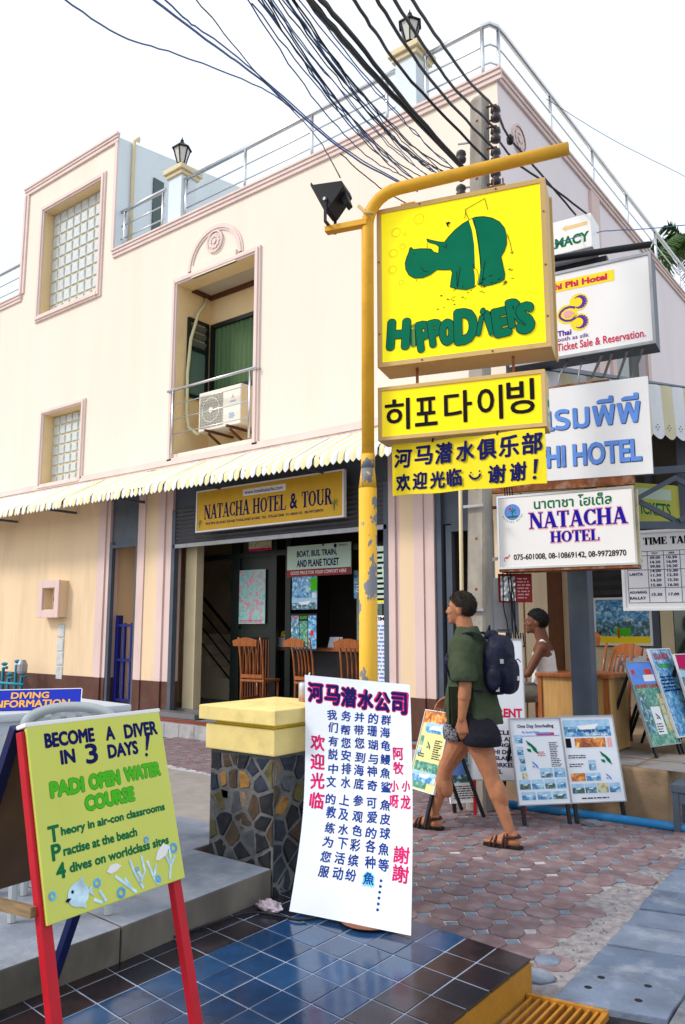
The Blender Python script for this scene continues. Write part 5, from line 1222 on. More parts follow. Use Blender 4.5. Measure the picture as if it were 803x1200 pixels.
main = [
 ('thick black cable bundle running up left from the power pole', [(-2.42, 2.68, 4.87), (-2.76, 3.55, 5.24), (-3.07, 4.7, 5.58), (-3.31, 6.16, 5.83)], .022),
 ('thick black cable twisted beside the main bundle above the pole', [(-2.38, 2.71, 4.87), (-2.72, 3.56, 5.28), (-3.03, 4.76, 5.57), (-3.29, 6.18, 5.80)], .017),
 ('black power line ending at the lowest insulator of the pole', [(-2.35, 2.98, 5.05), (-2.65, 3.77, 5.37), (-2.95, 4.67, 5.7), (-3.08, 6.31, 5.84)], .0120),
 ('black power line ending at the third insulator from the top', [(-2.24, 3.07, 5.05), (-2.52, 3.87, 5.33), (-2.81, 4.91, 5.65), (-3.09, 6.32, 6.05)], .0120),
 ('black power line ending at the second insulator from the top', [(-2.17, 3.13, 5.05), (-2.49, 4.02, 5.43), (-2.83, 5.15, 5.85), (-3.08, 6.34, 6.27)], .0120),
 ('black power line ending at the topmost insulator of the pole', [(-2.1, 3.18, 5.05), (-2.4, 4.09, 5.45), (-2.79, 5.3, 6.0), (-3.08, 6.36, 6.49)], .0120),
 ('black cable with a knob going on past the rosette to the right', [(-3.08, 6.40, 6.47), (-3.28, 7.07, 6.65), (-3.41, 8.11, 6.82), (-3.44, 9.35, 6.82)], .013),
 ('short black cable going down right behind the yellow pipe arm', [(-3.09, 6.40, 6.2), (-3.23, 7.12, 6.36), (-3.22, 7.88, 6.48), (-3.1, 9.0, 6.5)], .012),
 ('thin blue grey cable crossing the sky at upper left', [(-3.76, 2.14, 5.14), (-4.14, 2.87, 5.52), (-4.45, 3.63, 6.0), (-4.64, 4.76, 6.47), (-4.79, 5.39, 6.66)], .006),
 ('dark blue wire pair descending across the roof railing', [(-3.42, 2.41, 5.24), (-3.62, 2.76, 5.42), (-4.02, 3.71, 5.86), (-4.27, 4.41, 6.15), (-4.42, 5.68, 6.24), (-4.32, 6.77, 6.29)], .0085),
 ('second wire of the pair descending across the roof railing', [(-3.36, 2.45, 5.24), (-3.56, 2.93, 5.39), (-3.78, 3.39, 5.65), (-4.06, 4.19, 5.95), (-4.3, 5.52, 6.14), (-4.2, 6.74, 6.2)], .006),
 ('thin wire dropping down to the black floodlight', [(-3.17, 2.6, 5.18), (-3.46, 3.14, 5.42), (-4.06, 4.19, 5.93), (-4.24, 4.81, 6.05), (-3.7, 4.47, 5.4), (-3.06, 3.92, 4.58)], .0045),
 ('hair thin wire crossing the empty sky at right', [(-3.7, 9.16, 8.47), (-3.48, 11.22, 8.86), (-2.95, 14.17, 9.36)], .004),
 ('thin blue wire running right from the pharmacy sign', [(-3.32, 8.31, 5.97), (-3.06, 9.02, 6.32), (-2.71, 9.92, 6.63), (-2.3, 10.87, 6.97)], .006),
 ('low grey wire sagging in front of the wall left of the sign', [(-3.69, 4.73, 5.42), (-3.64, 5.15, 5.33), (-3.57, 5.58, 5.31), (-3.35, 6.13, 5.29)], .005)]
for i, (lb, pts, r_) in enumerate(main): cable(lb, pts, r_, m=M['cableblue'] if 8 <= i <= 10 or i == 13 else None)
tl = [[(-2.77, 2.66, 4.98), (-3.2, 3.59, 5.3), (-3.44, 4.42, 5.56), (-3.74, 5.71, 5.72)], [(-2.74, 2.69, 5.0), (-3.18, 3.61, 5.39), (-3.39, 4.46, 5.67), (-3.64, 5.78, 5.68)],
 [(-2.7, 2.72, 5.0), (-3.13, 3.65, 5.38), (-3.34, 4.5, 5.63), (-3.55, 5.85, 5.72)], [(-2.66, 2.75, 5.0), (-3.11, 3.66, 5.49), (-3.28, 4.54, 5.74), (-3.45, 5.93, 5.72)],
 [(-2.62, 2.78, 5.0), (-3.08, 3.69, 5.52), (-3.25, 4.57, 5.78), (-3.39, 5.98, 5.74)], [(-2.57, 2.81, 5.0), (-3.02, 3.73, 5.57), (-3.18, 4.62, 5.78), (-3.33, 6.02, 5.76)],
 [(-2.54, 2.84, 5.0), (-2.99, 3.76, 5.6), (-3.13, 4.66, 5.77), (-3.3, 6.05, 5.74)], [(-2.7, 2.72, 4.95), (-3.22, 3.58, 5.39), (-3.55, 4.34, 5.74), (-3.83, 5.63, 5.85)],
 [(-2.60, 2.80, 4.98), (-3.05, 3.70, 5.43), (-3.22, 4.6, 5.68), (-3.40, 6.0, 5.70)], [(-2.72, 2.70, 5.02), (-3.15, 3.62, 5.45), (-3.36, 4.5, 5.73), (-3.58, 5.8, 5.60)]]
for i in range(9):
    a, b_ = rr.sample(tl[:10], 2); f_ = rr.random(); tl.append([tuple(Vector(p).lerp(Vector(q), f_) + Vector((rr.uniform(-.05, .05), 0, rr.uniform(-.07, .07)))) for p, q in zip(a, b_)])
for i, pts in enumerate(tl):
    e0, e1 = Vector(pts[0]), Vector(pts[-1]); sg_ = rr.uniform(.05, .22)
    pts = [e0.lerp(e1, q / 5) * .72 + Vector(e0.lerp(e1, q / 5) if q in (0, 5) else (Vector(pts[1]) if q < 3 else Vector(pts[2]))) * 0 + e0.lerp(e1, q / 5) * .28 + Vector((0, 0, -sg_ * 4 * (q / 5) * (1 - q / 5))) for q in range(6)]
    cable('thin telephone wire in the loose tangle above the left of the hippo sign', pts, (.0045, .0055, .004)[i % 3], 'tangle of thin telephone wires', M['cableblue'] if i % 5 < 3 else M['cable'], wob=.007, n=5)
MB_k = MB().lathe((-3.30, 7.15, 6.66), [(.01, -.06), (.035, -.04), (.04, .02), (.012, .06)], 10); tag(MB_k.build('cable_joint', M['cable'], None, smooth=True), 'black knob shaped cable joint on the wire left of the rosette', 'joint')
# loose wires hanging by the pole
for k in range(4):
    x = -3.20 + k * .025
    o = MB().tube(smoothpts([(x, 6.45, 3.3), (x + .05, 6.47, 2.7), (x + .02, 6.46, 2.2), (x + .06 * math.sin(k), 6.48, 1.75), (x + .05, 6.5, 1.45), (x + .10, 6.5, 1.38), (x + .09, 6.5, 1.5)], 5, .004), .006, 5).build('hanging_wire', M['cable'], None, smooth=True)
    tag(o, 'loose black wire hanging beside the power pole above the white board', 'wire', 'loose wires hanging by the pole')

# ============================================================ SIGNS OVER THE LANE
NS = thing('hotel_box_sign', 'white box sign reading NATACHA HOTEL with phone numbers and crinkled gold side', 'sign', (-2.6, 6.5, 2.05))
F = hf((-3.19, 6.39, 2.065), 9); W, H_ = 1.165, .645
MB().fbox(F, 0, W, 0, H_, -.22, -.004).build('case', M['foil'], NS)
MB().fbox(F, .01, W - .012, .012, H_ - .012, -.0035, 0).build('face', M['whitebright'], NS)
t = MB(); t.fbox(F, -.006, .010, -.006, H_ + .006, -.225, .006).fbox(F, W - .012, W + .004, -.006, H_ + .006, -.02, .006).fbox(F, .01, W - .012, -.006, .012, -.02, .006).fbox(F, .01, W - .012, H_ - .012, H_ + .006, -.225, .006).fbox(F, W - .01, W + .005, -.006, H_ + .006, -.225, -.21).build('trim', M['steel'], NS)
MB().fbox(F, 0, W, -.03, -.007, -.225, .0).build('base_board', M['rust'], NS)
t = MB(); text(t, F, 'นาตาชา โฮเต็ล', .33, .51, .66, .105, .002, bold=.02); t.build('thai_lettering', M['inkgreen'], NS, kind='flat')
t = MB(); stext(t, F, 'NATACHA', .275, .335, .84, .15, .0015, bold=1.25, grow=.035); stext(t, F, 'HOTEL', .46, .205, .42, .105, .0015, bold=1.25, grow=.045); t.build('lettering_halo', M['pinkink'], NS, kind='flat')
t = MB(); stext(t, F, 'NATACHA', .28, .34, .83, .14, .0025, bold=1.3); stext(t, F, 'HOTEL', .465, .21, .41, .095, .0025, bold=1.3); t.build('lettering', M['royal'], NS, kind='flat')
t = MB(); text(t, F, '075-601008, 08-10869142, 08-99728970', .135, .062, .95, .06, .002, bold=.022); t.build('phone_numbers', M['inkblack'], NS, kind='flat')
t = MB(); t.disc(F, .135, .50, .072, z=.0015, n=28); t.build('emblem_disc', M['lightblueink'], NS, kind='flat')
t = MB(); t.disc(F, .115, .53, .012, z=.003); t.build('emblem_sun', M['red'], NS, kind='flat')
t = MB(); palm_icon(t, F, .135, .46, .085, .0025); t.poly(F, [(.08, .465), (.19, .465), (.17, .45), (.10, .45)], .0022)
for k, c_ in enumerate('NATACHA HOTEL'):
    a = R(205 + k * 11.5); text(t, F, c_, .135 + .092 * math.cos(a) - .005, .50 + .092 * math.sin(a) - .005, .010, .013, .002, rot=math.degrees(a) + 90, bold=.02)
t.build('emblem_print', M['inkgreen'], NS, kind='flat')
t = MB(); t.line(F, [(.062, .10), (.070, .085), (.085, .095), (.10, .12)], .008, .002); t.ring(F, .07, .08, .02, .005, .002, 12, 60, 240); t.build('phone_icon', M['red'], NS, kind='flat')
MB().beam((-3.33, 6.36, 2.62), F.p(0, .56, -.06), .03, .025).build('arm', M['rust'], NS); MB().beam((-3.33, 6.36, 2.14), F.p(0, .10, -.06), .03, .03).build('arm', M['acwhite'], NS)

PS = thing('blue_letter_sign', 'white flat sign with blue raised lettering PHI PHI HOTEL in Thai and English', 'sign', (-2.9, 7.3, 2.95))
F = Fr((-3.64, 7.18, 2.985), (math.cos(R(8)), math.sin(R(8)), -.02), (0, 0, 1)); W, H_ = 1.55, .935
MB().fbox(F, 0, W, 0, H_, -.03, 0).build('panel', M['white'], PS, bevel=.003)
t = MB(); heavy(t, F, 'โรงแรมพีพี', .04, .50, 1.43, .29, .008, .004, 8); t.build('thai_shadow', M['navy2'], PS, kind='flat')
t = MB(); heavy(t, F, 'โรงแรมพีพี', .035, .505, 1.43, .29, .007, .006, 8, bold=0.0); t.build('thai_lettering', M['lightblueink'], PS, kind='flat')
t = MB(); heavy(t, F, 'PHI PHI HOTEL', .12, .125, 1.34, .215, .006, .004, 6, bold=.02); t.build('shadow_lettering', M['navy2'], PS, kind='flat')
t = MB(); heavy(t, F, 'PHI PHI HOTEL', .115, .13, 1.34, .215, .004, .006, 6, bold=.02); t.build('lettering', M['lightblueink'], PS, kind='flat')
MB().fbox(F, -.05, 1.38, -.085, -.004, -.06, -.005).build('rusty_rail', M['rust'], PS)
t = MB(); t.fbox(F, .2, 1.2, H_ + .001, H_ + .02, -.03, .002); t.build('top_rail', M['rust'], PS)

TS = thing('ticket_box_sign', 'large white box sign with purple and gold flower emblem and TG Ticket Sale lettering', 'sign', (-2.8, 7.7, 4.3))
F = hf((-3.60, 7.60, 4.335), 8); W, H_ = 1.49, .965
MB().fbox(F, 0, W, 0, H_, -.30, -.01).build('case', M['greymetal'], TS)
MB().fbox(F, .02, W - .025, .03, H_ - .03, -.0095, 0).build('face', M['whitebright'], TS)
t = MB(); t.fbox(F, 0, W, 0, .03, -.0095, .012).fbox(F, 0, W, H_ - .03, H_, -.0095, .012).fbox(F, W - .025, W, .03, H_ - .03, -.0095, .012).fbox(F, 0, .02, .03, H_ - .03, -.0095, .012).build('trim', M['greysteel'], TS)
t = MB(); t.rect(F, .40, .74, 1.13, .86, .002); t.build('header_band', M['thaiyellow'], TS, kind='flat')
t = MB(); text(t, F, 'Phi Phi Hotel', .46, .765, .60, .07, .004, bold=.05); text(t, F, 'TG Ticket Sale & Reservation.', .38, .085, 1.02, .085, .004, bold=.015); t.build('red_lettering', M['thaired'], TS, kind='flat')
t = MB(); t2 = MB(); t3 = MB()
cx, cy = .69, .475
for (dx, dy, a0) in ((.07, .11, 0), (.07, -.11, 0), (-.055, 0, 0)):
    rx = .095 if dx > 0 else .105
    t.disc(F, cx + dx, cy + dy, rx, z=.002 + (.0003 if dy > 0 else 0), n=24)
for s_ in (1, -1):
    pts = []
    for i in range(13):
        a = R(-120 + 250 * i / 12); pts.append((cx + .072 + .062 * math.cos(a), cy + s_ * (.110 + .062 * math.sin(a))))
    for i in range(12):
        w_ = .010 + .040 * math.sin(math.pi * min(1, (i + .5) / 11)); t2.line(F, pts[i:i + 2], w_, .003 + .00005 * i)
    t2.line(F, [(cx + .035, cy + s_ * .055), (cx - .02, cy + s_ * .075), (cx - .075, cy + s_ * .068), (cx - .12, cy + s_ * .035), (cx - .135, cy)], .024, .0035)
t3.poly(F, [(cx - .095, cy), (cx - .075, cy + .035), (cx - .03, cy + .04), (cx + .03, cy), (cx - .03, cy - .04), (cx - .075, cy - .035)], .004)
t.build('emblem_gold', M['thaiyellow'], TS, kind='flat'); t2.build('emblem_purple', M['purplepaint'], TS, kind='flat'); t3.build('emblem_petal', M['pinkink'], TS, kind='flat')
t = MB(); heavy(t, F, 'Thai', .53, .25, .14, .055, .003, .003, 6); text(t, F, 'Smooth as silk', .44, .19, .41, .045, .003, bold=.01); t.build('purple_lettering', M['purplepaint'], TS, kind='flat')
for k, x in enumerate((.95, 1.05, 1.2, 1.35)):
    MB().tube([F.p(x, 0, -.1), (-3.96 + .02, 10.2 + .6 * k, 4.35 + .1 * k)], .016, 6).build('strut', M['greysteel'], TS, smooth=True)
MB().tube([F.p(.6, 0, -.1), F.p(.52, -.16, -.05), F.p(.50, -.32, -.02)], .010, 6).build('hanger_wire', M['greysteel'], TS, smooth=True); MB().tube([F.p(.76, 0, -.1), F.p(.72, -.16, -.05), F.p(.71, -.32, -.02)], .008, 6).build('hanger_wire', M['greysteel'], TS, smooth=True)

PH = thing('pharmacy_sign', 'small white box sign with green PHARMACY lettering and pale arrow high on the corner', 'sign', (-3.4, 8.7, 6.0))
F = hf((-3.90, 8.66, 6.02), 6); W, H_ = .87, .43
MB().fbox(F, 0, W, 0, H_, -.38, 0).build('case', M['whitebright'], PH, bevel=.012)
t = MB(); text(t, F, 'PHARMACY', .06, .08, .78, .13, .002, bold=.04); text(t, F, 'open', .10, .27, .22, .08, .002, bold=.03); t.build('lettering', M['inkgreen'], PH, kind='flat')
t = MB(); t.poly(F, [(.52, .315), (.57, .355), (.57, .335), (.82, .335), (.82, .29), (.57, .29), (.57, .27)], .002); t.build('arrow_print', mat('pale_orange_print', (0.78, 0.55, 0.25), 0.5), PH, kind='flat')
MB().fbox(F, .0, W + .1, -.10, -.03, -.35, -.25).build('dark_bracket', M['black'], PH)
tag(MB().tube([(-3.95, 7.95, 5.70), (-3.3, 8.4, 5.82), (-2.45, 9.0, 5.96)], .04, 10).build('black_pipe', M['black'], None, smooth=True), 'thick black pipe sticking out above the flower emblem sign', 'pipe')

TT = thing('timetable_sign', 'framed white ferry TIME TABLE board with blue grid hanging at the right edge', 'sign', (-2.3, 8.3, 1.7))
F = hf((-2.70, 8.27, 1.745), 8); W, H_ = .98, .765
MB().fbox(F, 0, W, 0, H_, -.03, 0).build('panel', M['white'], TT)
t = MB(); t.fbox(F, -.03, 0, -.03, H_ + .03, -.035, .014).fbox(F, W, W + .03, -.03, H_ + .03, -.035, .014).fbox(F, 0, W, -.03, 0, -.035, .014).fbox(F, 0, W, H_, H_ + .03, -.035, .014).build('frame', M['white'], TT, bevel=.004)
t = MB()
for y in (.05, .20, .385, .53, .575): t.rect(F, .03, y, W - .03, y + .005, .002)
for x in (.03, .23, .385, .54, .75, .945): t.rect(F, x, .05, x + .005, .58, .0025)
t.build('grid', M['navy'], TT, kind='flat')
t = MB(); stext(t, F, 'TIME TABLE', .20, .645, .56, .075, .003, bold=1.5); t.build('heading', M['inkblack'], TT, kind='flat')
t = MB(); t.p = None
for (s_, x, y, w_, h_) in [('09.00', .255, .495, .10, .03), ('14.30', .255, .45, .10, .03), ('10.30', .415, .495, .10, .03), ('16.00', .415, .45, .10, .03), ('KRABI', .05, .47, .13, .03), ('09.00', .255, .405, .10, .03), ('14.00', .255, .36, .10, .03), ('10.30', .415, .405, .10, .03), ('15.30', .415, .36, .10, .03),
   ('LANTA', .05, .33, .13, .03), ('11.30', .255, .315, .10, .03), ('14.30', .255, .265, .10, .03), ('15.00', .255, .215, .10, .03), ('12.30', .415, .315, .10, .03), ('15.30', .415, .265, .10, .03), ('16.00', .415, .215, .10, .03), ('AO-NANG', .04, .145, .17, .03), ('RAI-LAY', .04, .085, .16, .03), ('15.30', .255, .12, .10, .03), ('17.00', .415, .12, .10, .03), ('OUT', .275, .545, .06, .02), ('ARR', .435, .545, .06, .02), ('PRICE', .59, .545, .10, .02)]:
    text(t, F, s_, x, y, w_, h_, .003, bold=.03, res=2)
t.build('lettering', M['navy'], TT, kind='flat')
t = MB()
for (s_, x, y) in [('300', .60, .47), ('200', .60, .38), ('350', .60, .25), ('350', .60, .12)]: text(t, F, s_, x, y, .08, .03, .003, bold=.03)
t.build('price_lettering', M['thaired'], TT, kind='flat')
for x in (.06, .9): MB().tube([F.p(x, H_, -.01), F.p(x, H_ + .4, -.02)], .006, 5).build('hanger_chain', M['greysteel'], TT)

# ============================================================ LEAN-TO, TERRACE AND ITS CONTENT
tb = thing('terrace_block', 'tan stained concrete terrace beside the lane on which the desk and seated man are', 'terrace', (-2.8, 9, 0))
MB().prism(GZ, [(-3.55, 6.80), (-1.96, 6.80), (-1.90, 12), (-3.975, 12), (-3.975, 8.31), (-3.55, 8.29)], -.02, .40).build('block', M['block'], tb, bevel=.02)
for k, (x, y) in enumerate([(-2.9, 7.0), (-2.45, 7.02), (-2.9, 7.45), (-2.45, 7.47), (-2.0, 7.45), (-2.0, 7.0)]):
    MB().box(x - .2, x + .2, y - .18, y + .2, .4, .408).build('floor_tile', mat('worn_floor_tile', (0.26, 0.24, 0.24), 0.6, var=0.25, vs=5, dirt=(0.14, 0.12, 0.1), dirt_amt=0.6, ds=5), tb, bevel=.003)
lt = thing('lean_to', 'blue grey steel lean-to frame with crossed truss over the terrace', 'shelter', (-2.6, 8, .4))
for (x, y) in ((-2.75, 7.15), (-2.5, 10.2)):
    MB().box(x - .095, x + .095, y - .07, y + .07, .4, 2.62 if y < 8 else 4.2).build('column', M['greymetal'], lt, bevel=.006)
t = MB()
for (z0, z1) in ((3.02, 3.12), (2.53, 2.53)): t.beam((-2.75, 7.45, z0), (-1.6, 8.35, z1), .05, .07)
t.build('truss_chord', M['greymetal'], lt)
for k in range(2):
    a = Vector((-2.70, 7.49, 0)); d_ = Vector((.62, .50, 0))
    MB().beam(a + d_ * k + Vector((0, 0, 3.0)), a + d_ * (k + 1) + Vector((0, 0, 2.57)), .04, .045).build('truss_brace', M['greymetal'], lt)
    MB().beam(a + d_ * k + Vector((0.03, -.03, 2.57)), a + d_ * (k + 1) + Vector((.03, -.03, 3.0)), .04, .045).build('truss_brace', M['greymetal'], lt)
V0, V1 = Vector((-3.30, 7.85, 4.30)), Vector((-1.75, 11.3, 4.52)); dv = (V1 - V0); Ln = dv.length; dv.normalize()
VF = Fr(tuple(V0), tuple(dv), (0, 0, 1)); nS = int(Ln / .20)
mev = []
for q in range(2):
    bb = MB(); n_ = 10; vs = []; 
    for i in range(n_ + 1):
        u = i / n_; z = -.60 - .06 * math.sin(math.pi * u); o_ = .012 * math.sin(math.pi * u)
        vs += [Vector((.2 * u, 0, 0)), Vector((.2 * u, 0, -.3)), Vector((.2 * u, 0, z))]
        for v in vs[-3:]: v.y = -o_
    me = bpy.data.meshes.new('valance_strip'); me.from_pydata(vs, [], [f for i in range(n_) for f in ((3 * i, 3 * i + 3, 3 * i + 4, 3 * i + 1), (3 * i + 1, 3 * i + 4, 3 * i + 5, 3 * i + 2))]); me.materials.append([M['awnw'], mat('cream_valance', (0.66, 0.60, 0.42), 0.6, var=0.08, dirt=(0.4, 0.33, 0.2), dirt_amt=0.4)][q]); mev.append(me)
va = thing('scalloped_valance', 'cream and white scalloped metal valance under the lean-to roof at right', 'awning', tuple(V0))
for k in range(nS):
    o = bpy.data.objects.new('valance_strip', mev[k % 2]); link(o, va); o.location = dv * (.20 * k); o.rotation_euler = (0, -math.asin(dv.z), math.atan2(dv.y, dv.x))
    hm = MB(); c = VF.p(.20 * k + .1, -.52, .015)
    for (a, b_) in ((0, .03), (.025, 0), (-.025, 0), (0, -.03)): hm.disc(Fr(tuple(c), tuple(dv), (0, 0, 1)), a, b_, .009, z=.001, n=6)
    hm.build('punched_hole', M['black'], va, kind='stuff')
MB().add([V0 + Vector((0, 0, .02)), V1 + Vector((0, 0, .02)), (-3.97, 11.3, 4.75), (-3.97, 8.32, 4.75), V0 + Vector((0, 0, .0)), V1 + Vector((0, 0, .0)), (-3.97, 11.3, 4.72), (-3.97, 8.32, 4.72)], [(0, 1, 2, 3), (7, 6, 5, 4), (0, 4, 5, 1), (1, 5, 6, 2), (3, 2, 6, 7), (0, 3, 7, 4)]).build('roof_sheet', M['greymetal'], lt)
# cross wall with closed shutter behind the terrace
cw = thing('lane_shop', 'dark neighbouring shop wall with closed roller shutter behind the terrace', 'building', (-2.5, 10.6, 0))
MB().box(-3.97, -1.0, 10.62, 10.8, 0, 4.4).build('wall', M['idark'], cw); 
for k in range(14):
    z = 1.30 + .125 * k; MB().add([(-3.9, 10.61, z), (-3.12, 10.61, z), (-3.12, 10.58, z + .06), (-3.9, 10.58, z + .06), (-3.9, 10.61, z + .122), (-3.12, 10.61, z + .122)], [(0, 1, 2, 3), (3, 2, 5, 4)]).build('shutter_slat', mat('dark_shutter', (0.045, 0.045, 0.05), 0.5, var=0.2), cw)
MB().box(-3.95, -3.12, 10.55, 10.60, .4, 1.29).build('low_wall', M['interior'], cw)
MB().box(-3.11, -3.03, 10.5, 10.6, .4, 3.6).build('door_post', M['greymetal'], cw); MB().box(-3.02, -2.86, 10.54, 10.6, .4, 2.6).build('pale_jamb', M['cream_plain'], cw); MB().box(-2.85, -1.4, 10.54, 10.6, 1.1, 2.6).build('shop_window', M['glass'], cw); MB().box(-2.85, -1.4, 10.53, 10.6, .4, 1.1).build('shop_plinth', M['interior'], cw)
poster('landscape_poster', 'framed poster of limestone islands on the shutter behind the column', 'poster', Fr((-3.84, 10.50, 1.34)), .70, .57, PIC[2], [('p', .0, .5, 1, .5, 0), ('r', .0, 0, 1, .16, M['thaiyellow']), ('r', .35, .18, .3, .16, M['limegreen']), ('r', .4, .12, .04, .2, M['red'])], frame=M['white'], fw=.03)
poster('speedboat_poster', 'pale poster with SPEED BOAT heading below the landscape poster', 'poster', Fr((-3.60, 10.46, .78)), .62, .50, M['white'], [('t', 'SPEED', .66, .80, .3, .15, M['red']), ('t', 'BOAT', .66, .62, .3, .15, M['red']), ('l', .05, .75, .55, .2, 3, M['magenta']), ('r', .1, .55, .5, .12, M['lightblueink']), ('p', .3, .0, .7, .5, 0), ('r', .4, .2, .2, .1, M['white'])])
yl = hang_sign('yellow_fascia', 'yellow green fascia board seen through the crossed steel truss', 'sign', Fr((-3.62, 10.15, 2.98), (1, 0, -.19), (0, 0, 1)), 1.5, .50, mat('lime_fascia', (0.50, 0.52, 0.10), 0.5, var=0.1), .04)
t = MB(); text(t, Fr((-3.62, 10.15, 2.98), (1, 0, -.19), (0, 0, 1)), 'PHI PHI TICKETS', .08, .10, .85, .16, .004, bold=.02); t.build('lettering', M['hippo'], yl, kind='flat'); MB().rect(Fr((-3.62, 10.15, 2.98), (1, 0, -.19), (0, 0, 1)), .40, .30, .95, .44, .004).build('white_strip', M['palegreen'], yl, kind='flat')
# meter cabinet and red packet by the pole
eb = thing('meter_cabinet', 'grey steel electricity cabinet on the wall right of the power pole', 'cabinet', (-3.3, 6.7, 1.5))
MB().box(-3.37, -3.18, 6.62, 6.74, 1.50, 2.0).build('box', M['greyplain'], eb, bevel=.006); MB().box(-3.35, -3.20, 6.60, 6.618, 1.53, 1.96).build('door', M['greyplain'], eb)
MB().box(-3.32, -3.28, 6.74, 6.80, .4, 2.0).build('stand', M['greymetal'], eb)
rp = thing('red_packet', 'dark red card with a silver foil packet hung below the hotel box sign', 'card', (-3.2, 6.6, 1.75))
F = hf((-3.27, 6.52, 1.77), 30); MB().fbox(F, 0, .30, 0, .26, -.01, 0).build('card', M['darkred'], rp)
t = MB(); lined(t, F, .17, .03, .12, .20, 7, .002, seed=3); t.build('small_print', M['pinkink'], rp, kind='flat')
t = MB(); rr = random.Random(6); vs = []; 
for i in range(7):
    for j in range(9): vs.append(F.p(.02 + .13 * i / 6, .015 + .22 * j / 8, .003 + rr.uniform(0, .014)))
t.add(vs, [(i * 9 + j, (i + 1) * 9 + j, (i + 1) * 9 + j + 1, i * 9 + j + 1) for i in range(6) for j in range(8)]); t.build('foil_packet', M['steel'], rp, kind='flat')
# desk
dk = thing('desk', 'light oak desk with darker top standing on the terrace beside the steel column', 'desk', (-2.95, 7.6, .4))
MB().box(-3.30, -2.56, 7.30, 7.90, 1.08, 1.115).build('desk_top', M['wood'], dk, bevel=.006)
MB().box(-3.27, -2.60, 7.34, 7.36, .42, 1.078).build('front_panel', M['oak'], dk); MB().box(-2.62, -2.595, 7.361, 7.86, .42, 1.078).build('side_panel', M['oak'], dk); MB().box(-3.27, -3.245, 7.361, 7.86, .42, 1.078).build('side_panel', M['oak'], dk)
MB().box(-3.285, -3.245, 7.325, 7.339, .41, 1.078).build('corner_strip', M['wood'], dk); MB().box(-2.64, -2.59, 7.325, 7.339, .41, 1.078).build('corner_strip', M['wood'], dk)
for (x, y, z, a, lb) in [(-3.30, 7.82, .52, -62, 'wooden chair on which the man in the white vest sits'), (-3.02, 8.25, .40, -30, 'dark wooden chair behind the desk'), ]:
    q = copy_tree(ch); q.location = (x, y, z - .12); q.rotation_euler = (0, 0, R(a)); q['label'] = lb; q['group'] = 'wooden chairs on the terrace'
# blue pipe
tag(MB().tube(smoothpts([(-3.6, 6.46, .03), (-3.06, 6.50, .035), (-2.4, 6.53, .035), (-1.77, 6.56, .035), (-1.2, 6.62, .03)], 6), .034, 12).build('water_pipe', M['pipeblue'], None, smooth=True), 'blue plastic water pipe lying along the foot of the terrace', 'pipe')
rr = random.Random(9)
def rock(x, y, z, s_, m, name, label, cat):
    bm = bmesh.new(); bmesh.ops.create_icosphere(bm, subdivisions=2, radius=1)
    for v in bm.verts: v.co = Vector((v.co.x * s_[0], v.co.y * s_[1], max(-.5, v.co.z) * s_[2])) * rr.uniform(.85, 1.12)
    me = bpy.data.meshes.new(name); bm.to_mesh(me); bm.free(); me.materials.append(m); o = bpy.data.objects.new(name, me); o.location = (x, y, z); link(o)
    return tag(o, label, cat)
rock(-2.42, 6.33, .02, (.09, .06, .035), M['greyplain'], 'rock', 'flat grey stone lying by the blue pipe behind the poster boards', 'stone')
# rubble along the foot of the terrace and in the mortar strip
rr = random.Random(77); gv = MB()
for k in range(330):
    if k < 230: x, y = rr.uniform(-4.2, -1.8), 6.42 + rr.gauss(0, .13) + .05
    else: x, y = -1.60 + rr.uniform(-.14, .06), rr.uniform(3.45, 6.3)
    s_ = rr.uniform(.004, .014); a = rr.uniform(0, 6.28); z = .004
    c_, n_ = math.cos(a), math.sin(a); P_ = [(s_, 0), (-.6 * s_, .8 * s_), (-.7 * s_, -.7 * s_)]
    q = [Vector((x + u * c_ - v * n_, y + u * n_ + v * c_, z)) for u, v in P_]; gv.add(q + [Vector((x, y, z + s_ * .9))], [(0, 1, 3), (1, 2, 3), (2, 0, 3)])
go = gv.build('rubble', M['greyplain'], None, kind='stuff'); go['label'] = 'small grey rubble scattered along the terrace foot and mortar strip'; go['category'] = 'rubble'
# grey step stool at the right edge
sb = thing('grey_stool', 'small grey painted wooden step cut by the right edge of the picture', 'stool', (-1.68, 6.6, 0))
MB().box(-1.86, -1.45, 6.50, 6.80, .30, .36).build('top', M['greymetal'], sb, bevel=.006); MB().box(-1.84, -1.47, 6.515, 6.54, .22, .299).build('apron', M['greymetal'], sb)
for (x, y) in ((-1.83, 6.53), (-1.49, 6.53), (-1.83, 6.77), (-1.49, 6.77)): MB().box(x - .022, x + .022, y - .022, y + .022, 0, .299).build('leg', M['greymetal'], sb)
